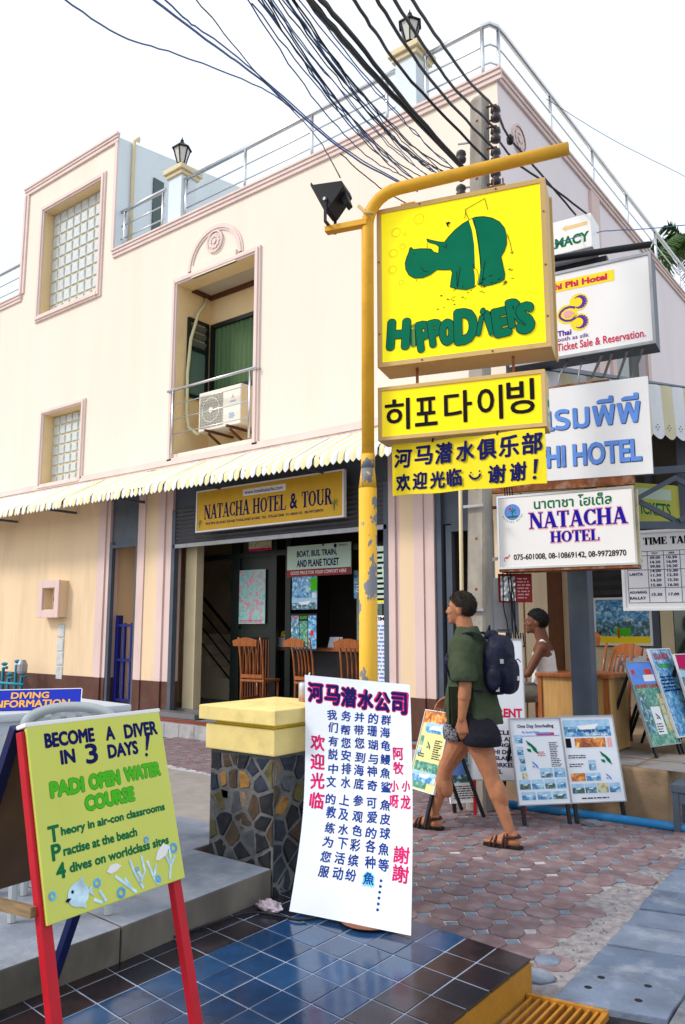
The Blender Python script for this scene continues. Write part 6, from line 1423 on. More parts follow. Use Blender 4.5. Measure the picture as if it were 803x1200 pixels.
# palm beyond the lane
pt = thing('palm_tree', 'palm tree crown above the roof rail at the right edge', 'tree', (-6.0, 27.5, 0))
MB().tube([(-6.0, 27.5, 0), (-6.1, 27.5, 6), (-6.2, 27.4, 14.6)], [.25, .18, .14], 10).build('trunk', M['trunk'], pt, smooth=True)
rr = random.Random(12); cr = MB()
for k in range(34):
    a = rr.uniform(0, 6.283); el = rr.uniform(-.1, 1.2); L_ = rr.uniform(2.0, 2.9); pr_ = None
    for i in range(13):
        u = i / 12; r_ = L_ * u; z = r_ * math.sin(el) * .8 - 1.5 * u * u * u * L_ * .5
        p_ = Vector((-6.2 + r_ * math.cos(el) * math.cos(a), 27.4 + r_ * math.cos(el) * math.sin(a), 14.6 + z))
        if pr_ is not None:
            d_ = (p_ - pr_).normalized(); s_ = d_.cross(Vector((0, 0, 1))).normalized(); w_ = .55 * math.sin(math.pi * (u * .9 + .05))
            for sg in (-1, 1):
                tip = pr_ + s_ * sg * w_ + d_ * .25 + Vector((0, 0, -.30 * rr.uniform(.5, 1.2)))
                cr.add([pr_, pr_ + d_ * .10, tip], [(0, 1, 2)]); q2 = pr_.lerp(p_, .5); cr.add([q2, q2 + d_ * .10, tip + d_ * .12], [(0, 1, 2)])
        pr_ = p_
cr.build('crown', M['leaf'], pt, kind='stuff')

# ============================================================ BOARDS AND LEAFLET STANDS
def stand_legs(s_, F, W, H_, ln, m, back=.35, inset=.03):
    for x in (inset, W - inset):
        top = F.p(x, H_ * .9, -.012); bot = F.p(x, -ln, -.012); MB().beam(bot, F.p(x, 0.0, -.012), .028, .022).build('leg', m, s_)
        back_foot = Vector((top.x, top.y, bot.z)) - F.n * back
        back_foot.z = bot.z; MB().beam(top, back_foot, .022, .022).build('rear_leg', m, s_)
F = hf((-3.32, 6.02, .30), 30, 6)
s_ = hang_sign('rental_board', 'white board lettered FOR RENT on red legs behind the walking man', 'board', F, .46, 1.15, M['paper'], .015, M['greysteel'], .008)
t = MB(); text(t, F, 'FOR RENT', .06, .50, .38, .075, .002, bold=.04); t.build('red_lettering', M['thaired'], s_, kind='flat')
t = MB()
for k, (l_, w_) in enumerate([('BICYCLE', .26), ('KAYAK AND', .30), ('DIVING KIT ,', .34), ('PHI PHI DON', .30), ('TO ISLAND,', .28), ('SNORKEL', .24), ('TOWEL', .18)]):
    text(t, F, l_, .08 + (k % 3) * .02, .36 - k * .052, w_, .036, .002, bold=.03)
t.build('lettering', M['navy2'], s_, kind='flat'); stand_legs(s_, F, .46, 1.15, .28, M['redpaint'])
F = hf((-2.87, 5.98, .16), 48, 14)
s_ = poster('tour_board', 'white One Day Snorkeling poster board, left of the joined pair', 'board', F, .44, .66, M['paper'],
 [('t', 'One Day Snorkeling', .14, .88, .72, .055, M['navy2']), ('t', 'By Speed Boat', .22, .82, .34, .035, M['lightblueink']), ('r', .05, .79, .9, .008, M['lightblueink']), ('r', .50, .80, .35, .03, M['red']), ('r', .48, .815, .3, .02, M['lightblueink']),
  ('p', .06, .71, .15, .10, 0), ('p', .08, .57, .12, .10, 0), ('p', .10, .47, .11, .09, 2), ('p', .10, .38, .11, .08, 0), ('p', .12, .29, .11, .07, 4), ('b', .38, .66, .22, M['hippo']), ('b', .40, .45, .12, M['lightblueink']), ('l', .72, .42, .2, .30, 14, M['inkblack']), ('l', .48, .55, .16, .06, 3, M['red']),
  ('p', .48, .30, .24, .11, 2), ('p', .75, .30, .21, .11, 0), ('p', .05, .17, .21, .11, 2), ('p', .29, .17, .22, .11, 0), ('p', .54, .17, .2, .11, 2), ('p', .77, .17, .18, .11, 0), ('p', .07, .05, .26, .09, 0), ('p', .37, .05, .27, .09, 0), ('p', .67, .05, .26, .09, 2)], .012, M['greysteel'], .008)
stand_legs(s_, F, .44, .66, .155, M['black'])
F = hf((-2.575, 6.31, .16), 48, 14)
s_ = poster('sunset_board', 'white poster board with blue sky header and sunset photo, right of the joined pair', 'board', F, .47, .67, M['paper'],
 [('p', .05, .76, .88, .20, 0), ('t', 'BBQ Jumping & Sunset', .12, .80, .75, .05, M['navy2']), ('t', 'by Speed Boat', .45, .76, .42, .035, M['white']), ('p', .22, .63, .58, .11, 3), ('r', .05, .63, .1, .11, M['inkblack']), ('r', .84, .63, .08, .11, M['pinkink']), ('l', .06, .50, .35, .05, 2, M['inkblack']), ('l', .06, .40, .35, .05, 2, M['inkblack']), ('p', .42, .36, .13, .12, 2), ('b', .76, .50, .2, M['hippo']), ('b', .76, .28, .1, M['lightblueink']),
  ('p', .06, .24, .26, .09, 3), ('p', .34, .24, .27, .09, 0), ('p', .05, .10, .22, .11, 2), ('p', .29, .10, .21, .11, 2), ('p', .52, .10, .2, .11, 4), ('p', .74, .10, .2, .11, 0), ('l', .2, .03, .6, .03, 1, M['inkblack'])], .012, M['greysteel'], .008)
stand_legs(s_, F, .47, .67, .155, M['black'])
F = hf((-2.25, 7.40, .50), 72, 18)
s_ = poster('leaflet_board', 'narrow blue and green boat tour board standing at the terrace edge', 'board', F, .42, .76, PIC[1],
 [('r', 0, .72, 1, .28, M['lightblueink']), ('r', .45, .76, .4, .08, M['white']), ('r', .55, .84, .25, .07, M['red']), ('r', .08, .85, .12, .06, M['red']), ('t', 'ISLAND TOUR', .1, .68, .8, .05, M['red']), ('r', .35, .12, .32, .33, M['white']), ('b', .52, .33, .14, M['inkblack']), ('l', .38, .14, .26, .12, 4, M['inkblack']), ('p', .05, .15, .25, .45, 2), ('p', .72, .15, .25, .45, 4)], .015, M['greysteel'], .008)
stand_legs(s_, F, .42, .76, .10, M['black'])
F = hf((-2.13, 7.78, .55), 80, 17)
s_ = poster('sea_board', 'tall blue sea tour board behind the narrow boat tour board', 'board', F, .42, .82, PIC[0], [('t', 'ISLANDS', .15, .88, .7, .08, M['red']), ('t', 'SPEED BOAT', .2, .78, .6, .05, M['limegreen']), ('l', .1, .5, .8, .2, 5, M['navy'])], .015, M['white'], .008)
stand_legs(s_, F, .42, .82, .15, M['black'])
F = hf((-2.02, 8.02, .55), 70, 15)
s_ = poster('pink_board', 'tour board with pink header at the far right edge', 'board', F, .5, .76, PIC[1], [('r', 0, .82, 1, .18, M['magenta']), ('p', 0, .6, 1, .2, 2), ('r', 0, .56, 1, .04, M['infoorange'])], .015, M['white'], .008)
stand_legs(s_, F, .5, .76, .15, M['black'])
F = hf((-3.62, 5.53, .28), -22, 18)
s_ = poster('yellow_tour_board', 'pale yellow tour poster board tilted beside the man hand', 'board', F, .34, .62, mat('pale_yellow_card', (0.70, 0.68, 0.30), 0.5),
 [('p', 0, .84, 1, .16, 3), ('p', .15, .72, .8, .13, 0), ('r', .3, .76, .5, .03, M['white']), ('p', .05, .55, .12, .12, 1), ('p', .05, .42, .12, .10, 0), ('b', .42, .56, .16, M['hippo']), ('l', .62, .40, .32, .25, 9, M['inkblack']), ('l', .1, .40, .3, .06, 2, M['inkblack']), ('p', .05, .22, .9, .13, 1), ('p', .05, .10, .9, .13, 0), ('p', .05, .02, .6, .08, 1)], .012, M['white'], .006)
stand_legs(s_, F, .34, .62, .24, M['black'])
F = hf((-3.50, 6.0, .09), 52, 12)
s_ = poster('blue_tour_board', 'blue photo tour board seen between the legs of the walking man', 'board', F, .30, .62, PIC[2], [('r', 0, 0, 1, .25, M['white']), ('l', .1, .04, .8, .18, 6, M['inkblack']), ('r', .1, .35, .4, .3, M['lightblueink'])], .012, M['white'], .006)
stand_legs(s_, F, .30, .62, .08, M['black'])

# chinese board leaning on the post
WB = thing('chinese_board', 'tall white card of hand brushed Chinese diving advert leaning on the yellow post', 'board', (-2.4, 3.2, .145))
c00, c10, c11, c01 = Vector((-2.71, 3.11, .160)), Vector((-2.09, 3.20, .165)), Vector((-2.43, 3.74, 1.235)), Vector((-2.93, 3.43, 1.285))
class Bil:
    def __init__(s): s.n0 = ((c10 - c00).cross(c01 - c00)).normalized()
    def p(s, x, y, z=0.0):
        q = c00 * (1 - x) * (1 - y) + c10 * x * (1 - y) + c11 * x * y + c01 * (1 - x) * y
        bow = -.045 * math.sin(math.pi * y) * (1 - .4 * x) + .035 * max(0, .25 - x) * 4 * max(0, .35 - y)
        return q + s.n0 * (z + bow) + Vector((-.05 * max(0, .45 - y) ** 1.6 * (1 - x) * 2.0, 0, 0))
BF = Bil()
nx_, ny_ = 8, 22
vs = [BF.p(i / nx_, j / ny_, 0) for j in range(ny_ + 1) for i in range(nx_ + 1)] + [BF.p(i / nx_, j / ny_, -.004) for j in range(ny_ + 1) for i in range(nx_ + 1)]
o_ = (nx_ + 1) * (ny_ + 1); idx = lambda i, j: j * (nx_ + 1) + i
fs = [(idx(i, j), idx(i + 1, j), idx(i + 1, j + 1), idx(i, j + 1)) for j in range(ny_) for i in range(nx_)]
fs += [tuple(o_ + q for q in f[::-1]) for f in fs]
for j in range(ny_): fs += [(idx(0, j), idx(0, j + 1), o_ + idx(0, j + 1), o_ + idx(0, j)), (idx(nx_, j + 1), idx(nx_, j), o_ + idx(nx_, j), o_ + idx(nx_, j + 1))]
for i in range(nx_): fs += [(idx(i + 1, 0), idx(i, 0), o_ + idx(i, 0), o_ + idx(i + 1, 0)), (idx(i, ny_), idx(i + 1, ny_), o_ + idx(i + 1, ny_), o_ + idx(i, ny_))]
MB().add(vs, fs).build('card', M['paper'], WB, smooth=False)
rr = random.Random(31); thk = .0034
halo, ink, tit, pk, pk2, cy_ = MB(), MB(), MB(), MB(), MB(), MB()
AS = .52   # width / height of the card
def bch(mb, c_, x, y, w_, h_, r_, z, k=6, rot=0):
    mb2 = MB(); heavy(mb2, Fr((0, 0, 0), (1, 0, 0), (0, 1, 0)), c_, x * AS, y, w_ * AS, h_, r_, 0, k, rot=rot, shear=rr.uniform(0, .12), res=2)
    mb.add([BF.p(v.x / AS, v.y, z + v.z) for v in mb2.v], mb2.f)
for k, c_ in enumerate('河马潜水公司'):
    x = .035 + k * .158; y = .880 - .004 * k; h_ = .085 if k < 5 else .095
    bch(pk, c_, x, y, .135, h_, .0080, .0006, 8); bch(tit, c_, x, y, .135, h_, .0040, .0010, 6)
cols = [('我们有説中文', '的教练为您服', .215), ('务帮您安排水', '上及水下活动', .345), ('并带您到海底', '参观色彩缤纷', .470), ('的珊瑚与神奇', '可爱的各种魚', .595), ('群海龟鳗魚鲨', '魚皮球魚等', .715)]
for ci, (a, b_, x) in enumerate(cols):
    s2 = a + b_; y = .838
    for k, c_ in enumerate(s2):
        y = .808 - k * .0585 - (.012 if k >= 6 else 0) - rr.uniform(0, .006); xx = x + rr.uniform(-.008, .008) - (.03 * max(0, k - 8) / 4 if ci < 3 else 0); ww = .088; hh = .044 + rr.uniform(-.003, .004)
        if ci == 3 and k == 11: bch(cy_, c_, xx, y - .002, ww, hh, .008, .0006, 6); 
        bch(ink, c_, xx, y, ww, hh, .0013, .0010, 5, rot=rr.uniform(-5, 5))
for k in range(6): bch(ink, '•', .735 - .003 * k, .165 - k * .021 - .0, .022, .010, .001, .0010, 3)
for k, c_ in enumerate('欢迎光临'): bch(pk2, c_, .055, .665 - k * .083, .13, .066, .0024, .0010, 6, rot=rr.uniform(-6, 6))
for (c_, x, y, w_, h_) in [('阿', .83, .655, .09, .052), ('牧', .83, .595, .09, .05), ('小', .80, .52, .075, .045), ('呀', .80, .455, .075, .05), ('小', .905, .525, .07, .045), ('龙', .895, .455, .085, .055), ('謝', .84, .245, .13, .062), ('謝', .84, .175, .13, .062)]:
    bch(pk2, c_, x, y, w_, h_, .0018, .0010, 5, rot=rr.uniform(-6, 6))
pk.build('title_outline', M['brushpink'], WB, kind='flat'); tit.build('title_lettering', M['navy'], WB, kind='flat'); ink.build('blue_lettering', M['brushblue'], WB, kind='flat'); pk2.build('pink_lettering', M['brushpink'], WB, kind='flat'); cy_.build('cyan_patch', M['cyan'], WB, kind='flat')

# ============================================================ STONE GATE PILLAR
GP = thing('stone_pillar', 'squat gate pillar of dark irregular stones with pale yellow stepped cap', 'pillar', (-3.25, 3.5, 0))
PX0, PX1, PY0, PY1, PZ = -3.485, -2.985, 3.245, 3.80, .86
MB().box(PX0 + .004, PX1 - .004, PY0 + .004, PY1 - .004, 0, PZ).build('mortar_core', M['mortar'], GP)
MB().box(PX0 - .02, PX1 + .02, PY0 - .02, PY1 + .02, PZ, 1.0).build('cap_block', M['yellowpaint'], GP, bevel=.008)
MB().box(PX0 + .02, PX1 - .02, PY0 + .02, PY1 - .02, 1.0, 1.025).build('cap_neck', M['thaiyellow'], GP)
cpz = 1.025
MB().add([(PX0 - .05, PY0 - .05, cpz), (PX1 + .05, PY0 - .05, cpz), (PX1 + .05, PY1 + .05, cpz), (PX0 - .05, PY1 + .05, cpz), (PX0 - .05, PY0 - .05, 1.105), (PX1 + .05, PY0 - .05, 1.105), (PX1 + .05, PY1 + .05, 1.105), (PX0 - .05, PY1 + .05, 1.105), ((PX0 + PX1) / 2, (PY0 + PY1) / 2, 1.135)],
   [(3, 2, 1, 0), (0, 1, 5, 4), (1, 2, 6, 5), (2, 3, 7, 6), (3, 0, 4, 7), (4, 5, 8), (5, 6, 8), (6, 7, 8), (7, 4, 8)]).build('cap_top', M['yellowpaint'], GP, bevel=.006)
def voronoi_face(F, W, H_, n, seed, skip=None):
    rnd = random.Random(seed); sites = []
    tries = 0
    while len(sites) < n and tries < 4000:
        tries += 1; p = (rnd.uniform(0, W), rnd.uniform(0, H_))
        if all(math.hypot((p[0] - q[0]) * 1.25, (p[1] - q[1]) * .85) > .062 + .075 * rnd.random() ** 1.5 for q in sites): sites.append(p)
    for i, s0 in enumerate(sites):
        poly = [(0.002, 0), (W - .002, 0), (W - .002, H_), (0.002, H_)]
        for j, s1 in enumerate(sites):
            if i == j: continue
            mx, my = (s0[0] + s1[0]) / 2, (s0[1] + s1[1]) / 2; nx, ny = s1[0] - s0[0], s1[1] - s0[1]; out = []
            for a in range(len(poly)):
                p, q = poly[a], poly[(a + 1) % len(poly)]; dp = (p[0] - mx) * nx + (p[1] - my) * ny; dq = (q[0] - mx) * nx + (q[1] - my) * ny
                if dp <= 0: out.append(p)
                if dp * dq < 0: t = dp / (dp - dq); out.append((p[0] + (q[0] - p[0]) * t, p[1] + (q[1] - p[1]) * t))
            poly = out
            if len(poly) < 3: break
        if len(poly) < 3: continue
        cx = sum(p[0] for p in poly) / len(poly); cy = sum(p[1] for p in poly) / len(poly)
        if skip and math.hypot(cx - skip[0], cy - skip[1]) < .05: continue
        sh_ = []
        gap = rnd.uniform(.004, .016)
        for a in range(len(poly)):
            p, q = poly[a], poly[(a + 1) % len(poly)]
            for t in (0, .5):
                x, y = p[0] + (q[0] - p[0]) * t, p[1] + (q[1] - p[1]) * t; d_ = math.hypot(x - cx, y - cy) or 1; k_ = max(.3, 1 - gap / d_) * (rnd.uniform(.90, 1.0) if t == 0 else rnd.uniform(.94, 1.02))
                sh_.append((cx + (x - cx) * k_, cy + (y - cy) * k_))
        hgt = rnd.uniform(.006, .017); n2 = len(sh_)
        vs = [F.p(x, y, -.004) for x, y in sh_] + [F.p(x, y, hgt * .7) for x, y in sh_] + [F.p(cx + (x - cx) * .92, cy + (y - cy) * .92, hgt + rnd.uniform(-.003, .003)) for x, y in sh_]
        fs = [(a, (a + 1) % n2, (a + 1) % n2 + n2, a + n2) for a in range(n2)] + [(a + n2, (a + 1) % n2 + n2, (a + 1) % n2 + 2 * n2, a + 2 * n2) for a in range(n2)] + [tuple(range(2 * n2, 3 * n2))]
        m = M['stone'][rnd.choices(range(6), [6, 6, 2.2, 2, 2.5, 2])[0]]
        MB().add(vs, fs).build('stone', m, GP)
voronoi_face(Fr((PX0, PY0 + .01, .0)), PX1 - PX0, PZ - .01, 46, 3, skip=(.13, .62))
voronoi_face(Fr((PX1 - .01, PY0, .0), (0, 1, 0), (0, 0, 1)), PY1 - PY0, PZ - .01, 44, 8)
t = MB(); F = Fr((PX0 + .09, PY0 + .01, .60)); t.prism(F, [(0, 0), (.055, -.004), (.058, .035), (.004, .04)], -.01, .006); t.build('broken_brick', mat('brick_red', (0.14, 0.03, 0.02), 0.9, var=0.3), GP)
# things around the pillar
cn = thing('drink_can', 'small drink can with white straw standing on the pillar cap', 'can', (-3.10, 3.62, 1.115))
MB().lathe((-3.08, 3.60, 1.118), [(.026, 0), (.031, .006), (.031, .100), (.026, .112), (.024, .108)], 18).build('can', M['can'], cn, smooth=True); MB().tube([(-3.08, 3.60, 1.15), (-3.06, 3.60, 1.235), (-3.035, 3.60, 1.285)], .004, 6).build('straw', M['white'], cn)
t = MB(); rr = random.Random(2)
bm = bmesh.new(); bmesh.ops.create_icosphere(bm, subdivisions=3, radius=1)
for v in bm.verts:
    k_ = 1 + rr.uniform(-.22, .22); v.co = Vector((v.co.x * .075 * k_, v.co.y * .045 * k_, (max(-.6, v.co.z) + .6) * .026 * k_))
me = bpy.data.meshes.new('plastic_bag'); bm.to_mesh(me); bm.free(); me.materials.append(M['bag']); o = bpy.data.objects.new('plastic_bag', me); o.location = (-2.86, 3.09, .146); link(o); tag(o, 'crumpled clear plastic bag with pink contents by the pillar foot', 'bag')
tag(MB().tube(smoothpts([(-2.95, 2.55, .155), (-2.93, 2.85, .152), (-2.88, 3.0, .153), (-2.74, 3.05, .153), (-2.62, 3.08, .153), (-2.55, 3.3, .153), (-2.65, 3.40, .150)], 6), .0055, 6).build('black_hose', M['cable'], None, smooth=True), 'thin black hose curving over the tiles to the white board', 'hose')
tag(MB().lathe((-2.37, 3.275, .1475), [(.11, 0), (.13, .012), (.150, .010), (.152, .014), (.145, .012), (.125, .016), (.02, .014)], 28).build('saucer', M['terra'], None, smooth=True), 'terracotta plant saucer partly under the foot of the white board', 'saucer')

# ============================================================ GREEN A-FRAME, TABLE, CHAIR
AB = thing('a_frame_board', 'yellow green A-frame board reading BECOME A DIVER IN 3 DAYS on red legs', 'board', (-2.2, 1.7, .145))
F = hf((-2.17, 1.40, .69), 93, 16); W, H_ = .545, .575
MB().fbox(F, 0, W, 0, H_, -.012, 0).build('panel', M['board_green'], AB, bevel=.003)
MB().fbox(F, -.004, W + .004, H_ - .002, H_ + .012, -.05, .001).build('top_edge', M['whitebright'], AB, bevel=.003)
for x in (-.012, W - .045):
    MB().fbox(F, x, x + .036, -.60 if x > 0 else -.58, H_ * .98, -.042, -.0125).build('front_leg', M['redpaint'], AB, bevel=.002)
RB = Fr(tuple(F.p(0, H_, -.045)), (math.cos(R(93)), math.sin(R(93)), 0), tuple((Vector((0, 0, 1)) * math.cos(R(24)) + Vector((math.sin(R(93)), -math.cos(R(93)), 0)) * math.sin(R(24)))))
for x in (-.012, W - .045): MB().fbox(RB, x, x + .036, -1.14, .0, -.03, 0).build('rear_leg', M['navypaint'], AB, bevel=.002)
MB().fbox(RB, .03, W - .05, -.62, -.06, -.028, -.018).build('rear_panel', M['plywood'], AB)
MB().beam(F.p(-.02, .045, -.03), RB.p(-.02, -.58, -.01), .022, .030).build('spreader', M['rawwood'], AB); MB().beam(F.p(W, .02, -.03), RB.p(W, -.56, -.01), .022, .030).build('spreader', M['rawwood'], AB)
t = MB()
t.poly(F, [(.455, .445), (.463, .445), (.487, .505), (.466, .50)], .002); t.disc(F, .455, .430, .006, z=.002); t.build('navy_lettering', M['navy'], AB, kind='flat')
for (s2, x, y, w_, h_, sk) in [('BECOME', .060, .503, .185, .042, 0), ('A', .295, .500, .034, .042, 0), ('DIVER', .375, .497, .145, .044, 0), ('IN', .110, .446, .050, .040, 0), ('3', .205, .434, .044, .060, 0), ('DAYS', .295, .440, .125, .042, 0)]:
    heavy(MB(), F, s2, x, y, w_, h_, .0028, .0007, 8, shear=sk).build('navy_lettering', M['navy'], AB, kind='flat')
for (s2, x, y, w_, h_) in [('PADI', .060, .352, .120, .042), ('OPEN', .205, .352, .120, .044), ('WATER', .350, .355, .155, .042), ('COURSE', .180, .290, .195, .042)]:
    heavy(MB(), F, s2, x, y, w_, h_, .0052, .0005, 8).build('letter_outline', M['inkgreen'], AB, kind='flat'); heavy(MB(), F, s2, x, y, w_, h_, .0036, .0009, 8).build('green_lettering', M['limegreen'], AB, kind='flat')
t = MB()
for (s2, x, y, w_, h_, r_) in [('T', .035, .203, .036, .045, .003), ('heory in air-con classrooms', .080, .208, .42, .030, .0022), ('P', .040, .150, .030, .044, .003), ('ractise at the beach', .080, .156, .285, .026, .0022), ('4', .048, .096, .030, .042, .0032), ('dives on worldclass sites', .095, .104, .40, .026, .0022)]:
    heavy(MB(), F, s2, x, y + .02, w_, h_, r_ * .8, .0007, 6).build('small_lettering', M['inkgreen'], AB, kind='flat')
def fish(F, x, y, s_, z, m1, m2, name):
    a = MB(); pts = [(x + s_ * math.cos(R(q)) * (1.0 if math.cos(R(q)) < 0 else .9), y + s_ * .9 * math.sin(R(q))) for q in range(0, 360, 20)]; a.poly(F, pts, z)
    a.poly(F, [(x + s_ * .75, y), (x + s_ * 1.35, y + s_ * .5), (x + s_ * 1.2, y), (x + s_ * 1.35, y - s_ * .5)], z + .0003); a.poly(F, [(x - s_ * .2, y + s_ * .8), (x + s_ * .5, y + s_ * 1.15), (x + s_ * .6, y + s_ * .5)], z + .0002); a.poly(F, [(x - s_ * .2, y - s_ * .8), (x + s_ * .5, y - s_ * 1.1), (x + s_ * .5, y - s_ * .6)], z + .0002); a.build(name, m1, AB, kind='flat')
    b = MB(); b.disc(F, x - s_ * .55, y + s_ * .3, s_ * .13, z=z + .0008, n=10); b.poly(F, [(x - s_ * 1.05, y - s_ * .05), (x - s_ * .7, y - s_ * .1), (x - s_ * 1.0, y - s_ * .35), (x - s_ * 1.25, y - s_ * .2)], z + .0006); b.build('fish_marks', m2, AB, kind='flat')
fish(F, .115, .012 + .045, .040, .0022, M['fishpale'], M['navy'], 'fish_print')
t = MB()
for (x, y, r_) in [(.025, .075, .013), (.185, .072, .014), (.270, .022, .017), (.345, .075, .008), (.425, .026, .012), (.400, .155, .011), (.512, .105, .017), (.43, .02, .007)]: t.ring(F, x, y, r_ * .75, r_ * .5, .002, 14)
t.build('bubble_print', M['fishblue'], AB, kind='flat')
t = MB()
for pts in ([(.165, .03), (.195, -.0 + .012)], [(.19, .05), (.21, .012)], [(.255, .075), (.30, .035), (.33, .008)], [(.29, .06), (.31, .03)], [(.32, .11), (.335, .06), (.36, .012)], [(.37, .11), (.375, .06), (.35, .03)], [(.345, .07), (.36, .045)], [(.39, .09), (.41, .03), (.425, .008)], [(.425, .07), (.41, .035)], [(.495, .115), (.49, .06), (.475, .012)], [(.47, .09), (.488, .055)], [(.515, .08), (.49, .055)]):
    t.line(F, pts, .009, .0018)
t.build('coral_print', M['fishpale'], AB, kind='flat')
t = MB(); t.poly(F, [(.225, .095), (.24, .11), (.265, .112), (.285, .10), (.262, .088), (.24, .085)], .002); t.poly(F, [(.425, .085), (.44, .11), (.47, .13), (.495, .115), (.475, .09), (.44, .08)], .002); t.build('small_fish_print', M['whitebright'], AB, kind='flat')

TB = thing('plastic_table', 'white plastic table cut by the left edge behind the green board', 'table', (-4.2, 2.2, .287))
TF = Fr((-4.6, 1.75, 1.085), (.62, .78, 0), (0, 0, 1))
def tabletop(): pass
q0 = [(-3.72, 2.02), (-3.64, 2.80), (-4.45, 2.88), (-4.53, 2.10)]
MB().prism(GZ, q0, 1.09, 1.13).build('table_top', M['ptable'], TB, bevel=.012)
MB().prism(GZ, [(-3.745, 2.05), (-3.665, 2.77), (-4.42, 2.85), (-4.50, 2.13)], 1.03, 1.089).build('apron', M['ptable'], TB)
for (x, y) in ((-3.77, 2.09), (-3.70, 2.73), (-4.38, 2.80), (-4.46, 2.17)): MB().prism(GZ, [(x - .03, y - .03), (x + .03, y - .03), (x + .03, y + .03), (x - .03, y + .03)], .287, 1.029).build('leg', M['ptable'], TB)
DI = thing('diving_info_sign', 'blue slanted desk sign reading DIVING INFORMATION on the white table', 'sign', (-3.6, 2.4, 1.13))
a0, a1 = Vector((-3.92, 2.12, 1.133)), Vector((-3.72, 2.52, 1.133))
DF = hf((-3.905, 2.085, 1.135), 54, 38); W, H_ = .47, .118
MB().fbox(DF, -.12, W, 0, H_, -.006, 0).build('panel', M['infoblue'], DI); MB().rect(DF, -.12, 0, 0, H_, .001).build('yellow_end', M['thaiyellow'], DI, kind='flat'); MB().fbox(DF, -.12, W, H_, H_ + .004, -.008, .002).fbox(DF, W, W + .004, 0, H_, -.008, .002).build('edge', M['whitebright'], DI)
t = MB(); heavy(t, DF, 'DIVING', .13, .066, .18, .036, .0018, .002, 6); heavy(t, DF, 'INFORMATION', .045, .015, .37, .040, .0018, .002, 6); t.build('lettering', M['infoorange'], DI, kind='flat')
MB().add([DF.p(-.12, 0, -.01), DF.p(W, 0, -.01), DF.p(W, H_, -.01), DF.p(-.12, H_, -.01), DF.p(-.12, 0, -.01) + Vector((-.15, .11, 0)), DF.p(W, 0, -.01) + Vector((-.15, .11, 0))], [(0, 1, 2, 3), (3, 2, 5, 4), (0, 3, 4), (1, 5, 2), (0, 4, 5, 1)]).build('wedge_back', M['whitebright'], DI)

PC = thing('plastic_chair', 'grey plastic armchair behind the top of the green board', 'chair', (-3.0, 2.0, .287))
# back shell with rounded top and slots
cb_ = Vector((-2.80, 1.90, 0)); CU = Vector((.62, .785, 0)).normalized()
CF = Fr((-3.33, 1.95, .54), tuple(CU), (-.10, .08, 1))
outer = []; n_ = 16
for i in range(n_ + 1):
    a = math.pi * i / n_; outer.append((.215 - .215 * math.cos(a), .56 + .115 * math.sin(a) ** .75))
holes = []
def plate(x0, x1, y0, y1, nm='back_slat'):
    MB().fbox(CF, x0, x1, y0, y1, -.006, .006).build(nm, M['pchair'], PC, bevel=.002)
t = MB(); pts_o = outer; pts_i = [(.215 + (x - .215) * .80, .56 + (y - .56) * .62) for x, y in outer]
vs = []; 
for z in (-.008, .008):
    vs += [CF.p(x, y, z + .03 * ((x - .215) / .215) ** 2) for x, y in pts_o] + [CF.p(x, y, z + .03 * ((x - .215) / .215) ** 2) for x, y in pts_i]
m_ = n_ + 1
fs = []
for i in range(n_):
    fs += [(i, i + 1, m_ + i + 1, m_ + i), (2 * m_ + i + 1, 2 * m_ + i, 3 * m_ + i, 3 * m_ + i + 1), (i + 1, i, 2 * m_ + i, 2 * m_ + i + 1), (m_ + i, m_ + i + 1, 3 * m_ + i + 1, 3 * m_ + i)]
t.add(vs, fs); t.build('back_hoop', M['pchair'], PC, smooth=True)
for x in (.0, .385): MB().fbox(CF, x, x + .045, 0, .575, .018, .036).build('back_post', M['pchair'], PC, bevel=.004)
for k in range(5): plate(.06 + k * .068, .10 + k * .068, .05, .625)
MB().fbox(CF, .03, .40, .545, .60, -.006, .008).build('back_rail', M['pchair'], PC, bevel=.003)
SF2 = Fr(tuple(CF.p(-.01, .14, 0)), tuple(CU), tuple(Vector((0, 0, 1)).cross(CU) * 1.0))
sc = CF.p(.215, -.05, 0); nd = Vector((CU.y, -CU.x, 0))
MB().prism(GZ, [tuple((sc + CU * a + nd * b_)[:2]) for a, b_ in ((-.22, -.02), (.22, -.02), (.23, -.42), (-.23, -.42))], .695, .72).build('seat', M['pchair'], PC, bevel=.008)
for a, b_ in ((-.2, -.04), (.2, -.04), (.2, -.40), (-.2, -.40)):
    q = sc + CU * a + nd * b_; MB().tube([(q.x, q.y, .29), (q.x, q.y, .70)], [.018, .024], 8).build('leg', M['pchair'], PC)

# orange drain grating beside the platform
OG = thing('drain_grating', 'orange painted steel drain grating in the corner beside the tiled platform', 'grating', (-1.4, 3.1, 0))
for k in range(9):
    x = -1.545 + k * .033
    MB().beam((x, 3.275 + (x + 1.55) * .17, .014), (x + .02, 2.6, .014), .011, .024).build('bar', M['grate'], OG)
MB().beam((-1.57, 3.285, .018), (-1.245, 3.338, .018), .02, .026).build('frame', M['grate'], OG); MB().beam((-1.25, 3.33, .018), (-1.22, 2.6, .018), .02, .026).build('frame', M['grate'], OG)

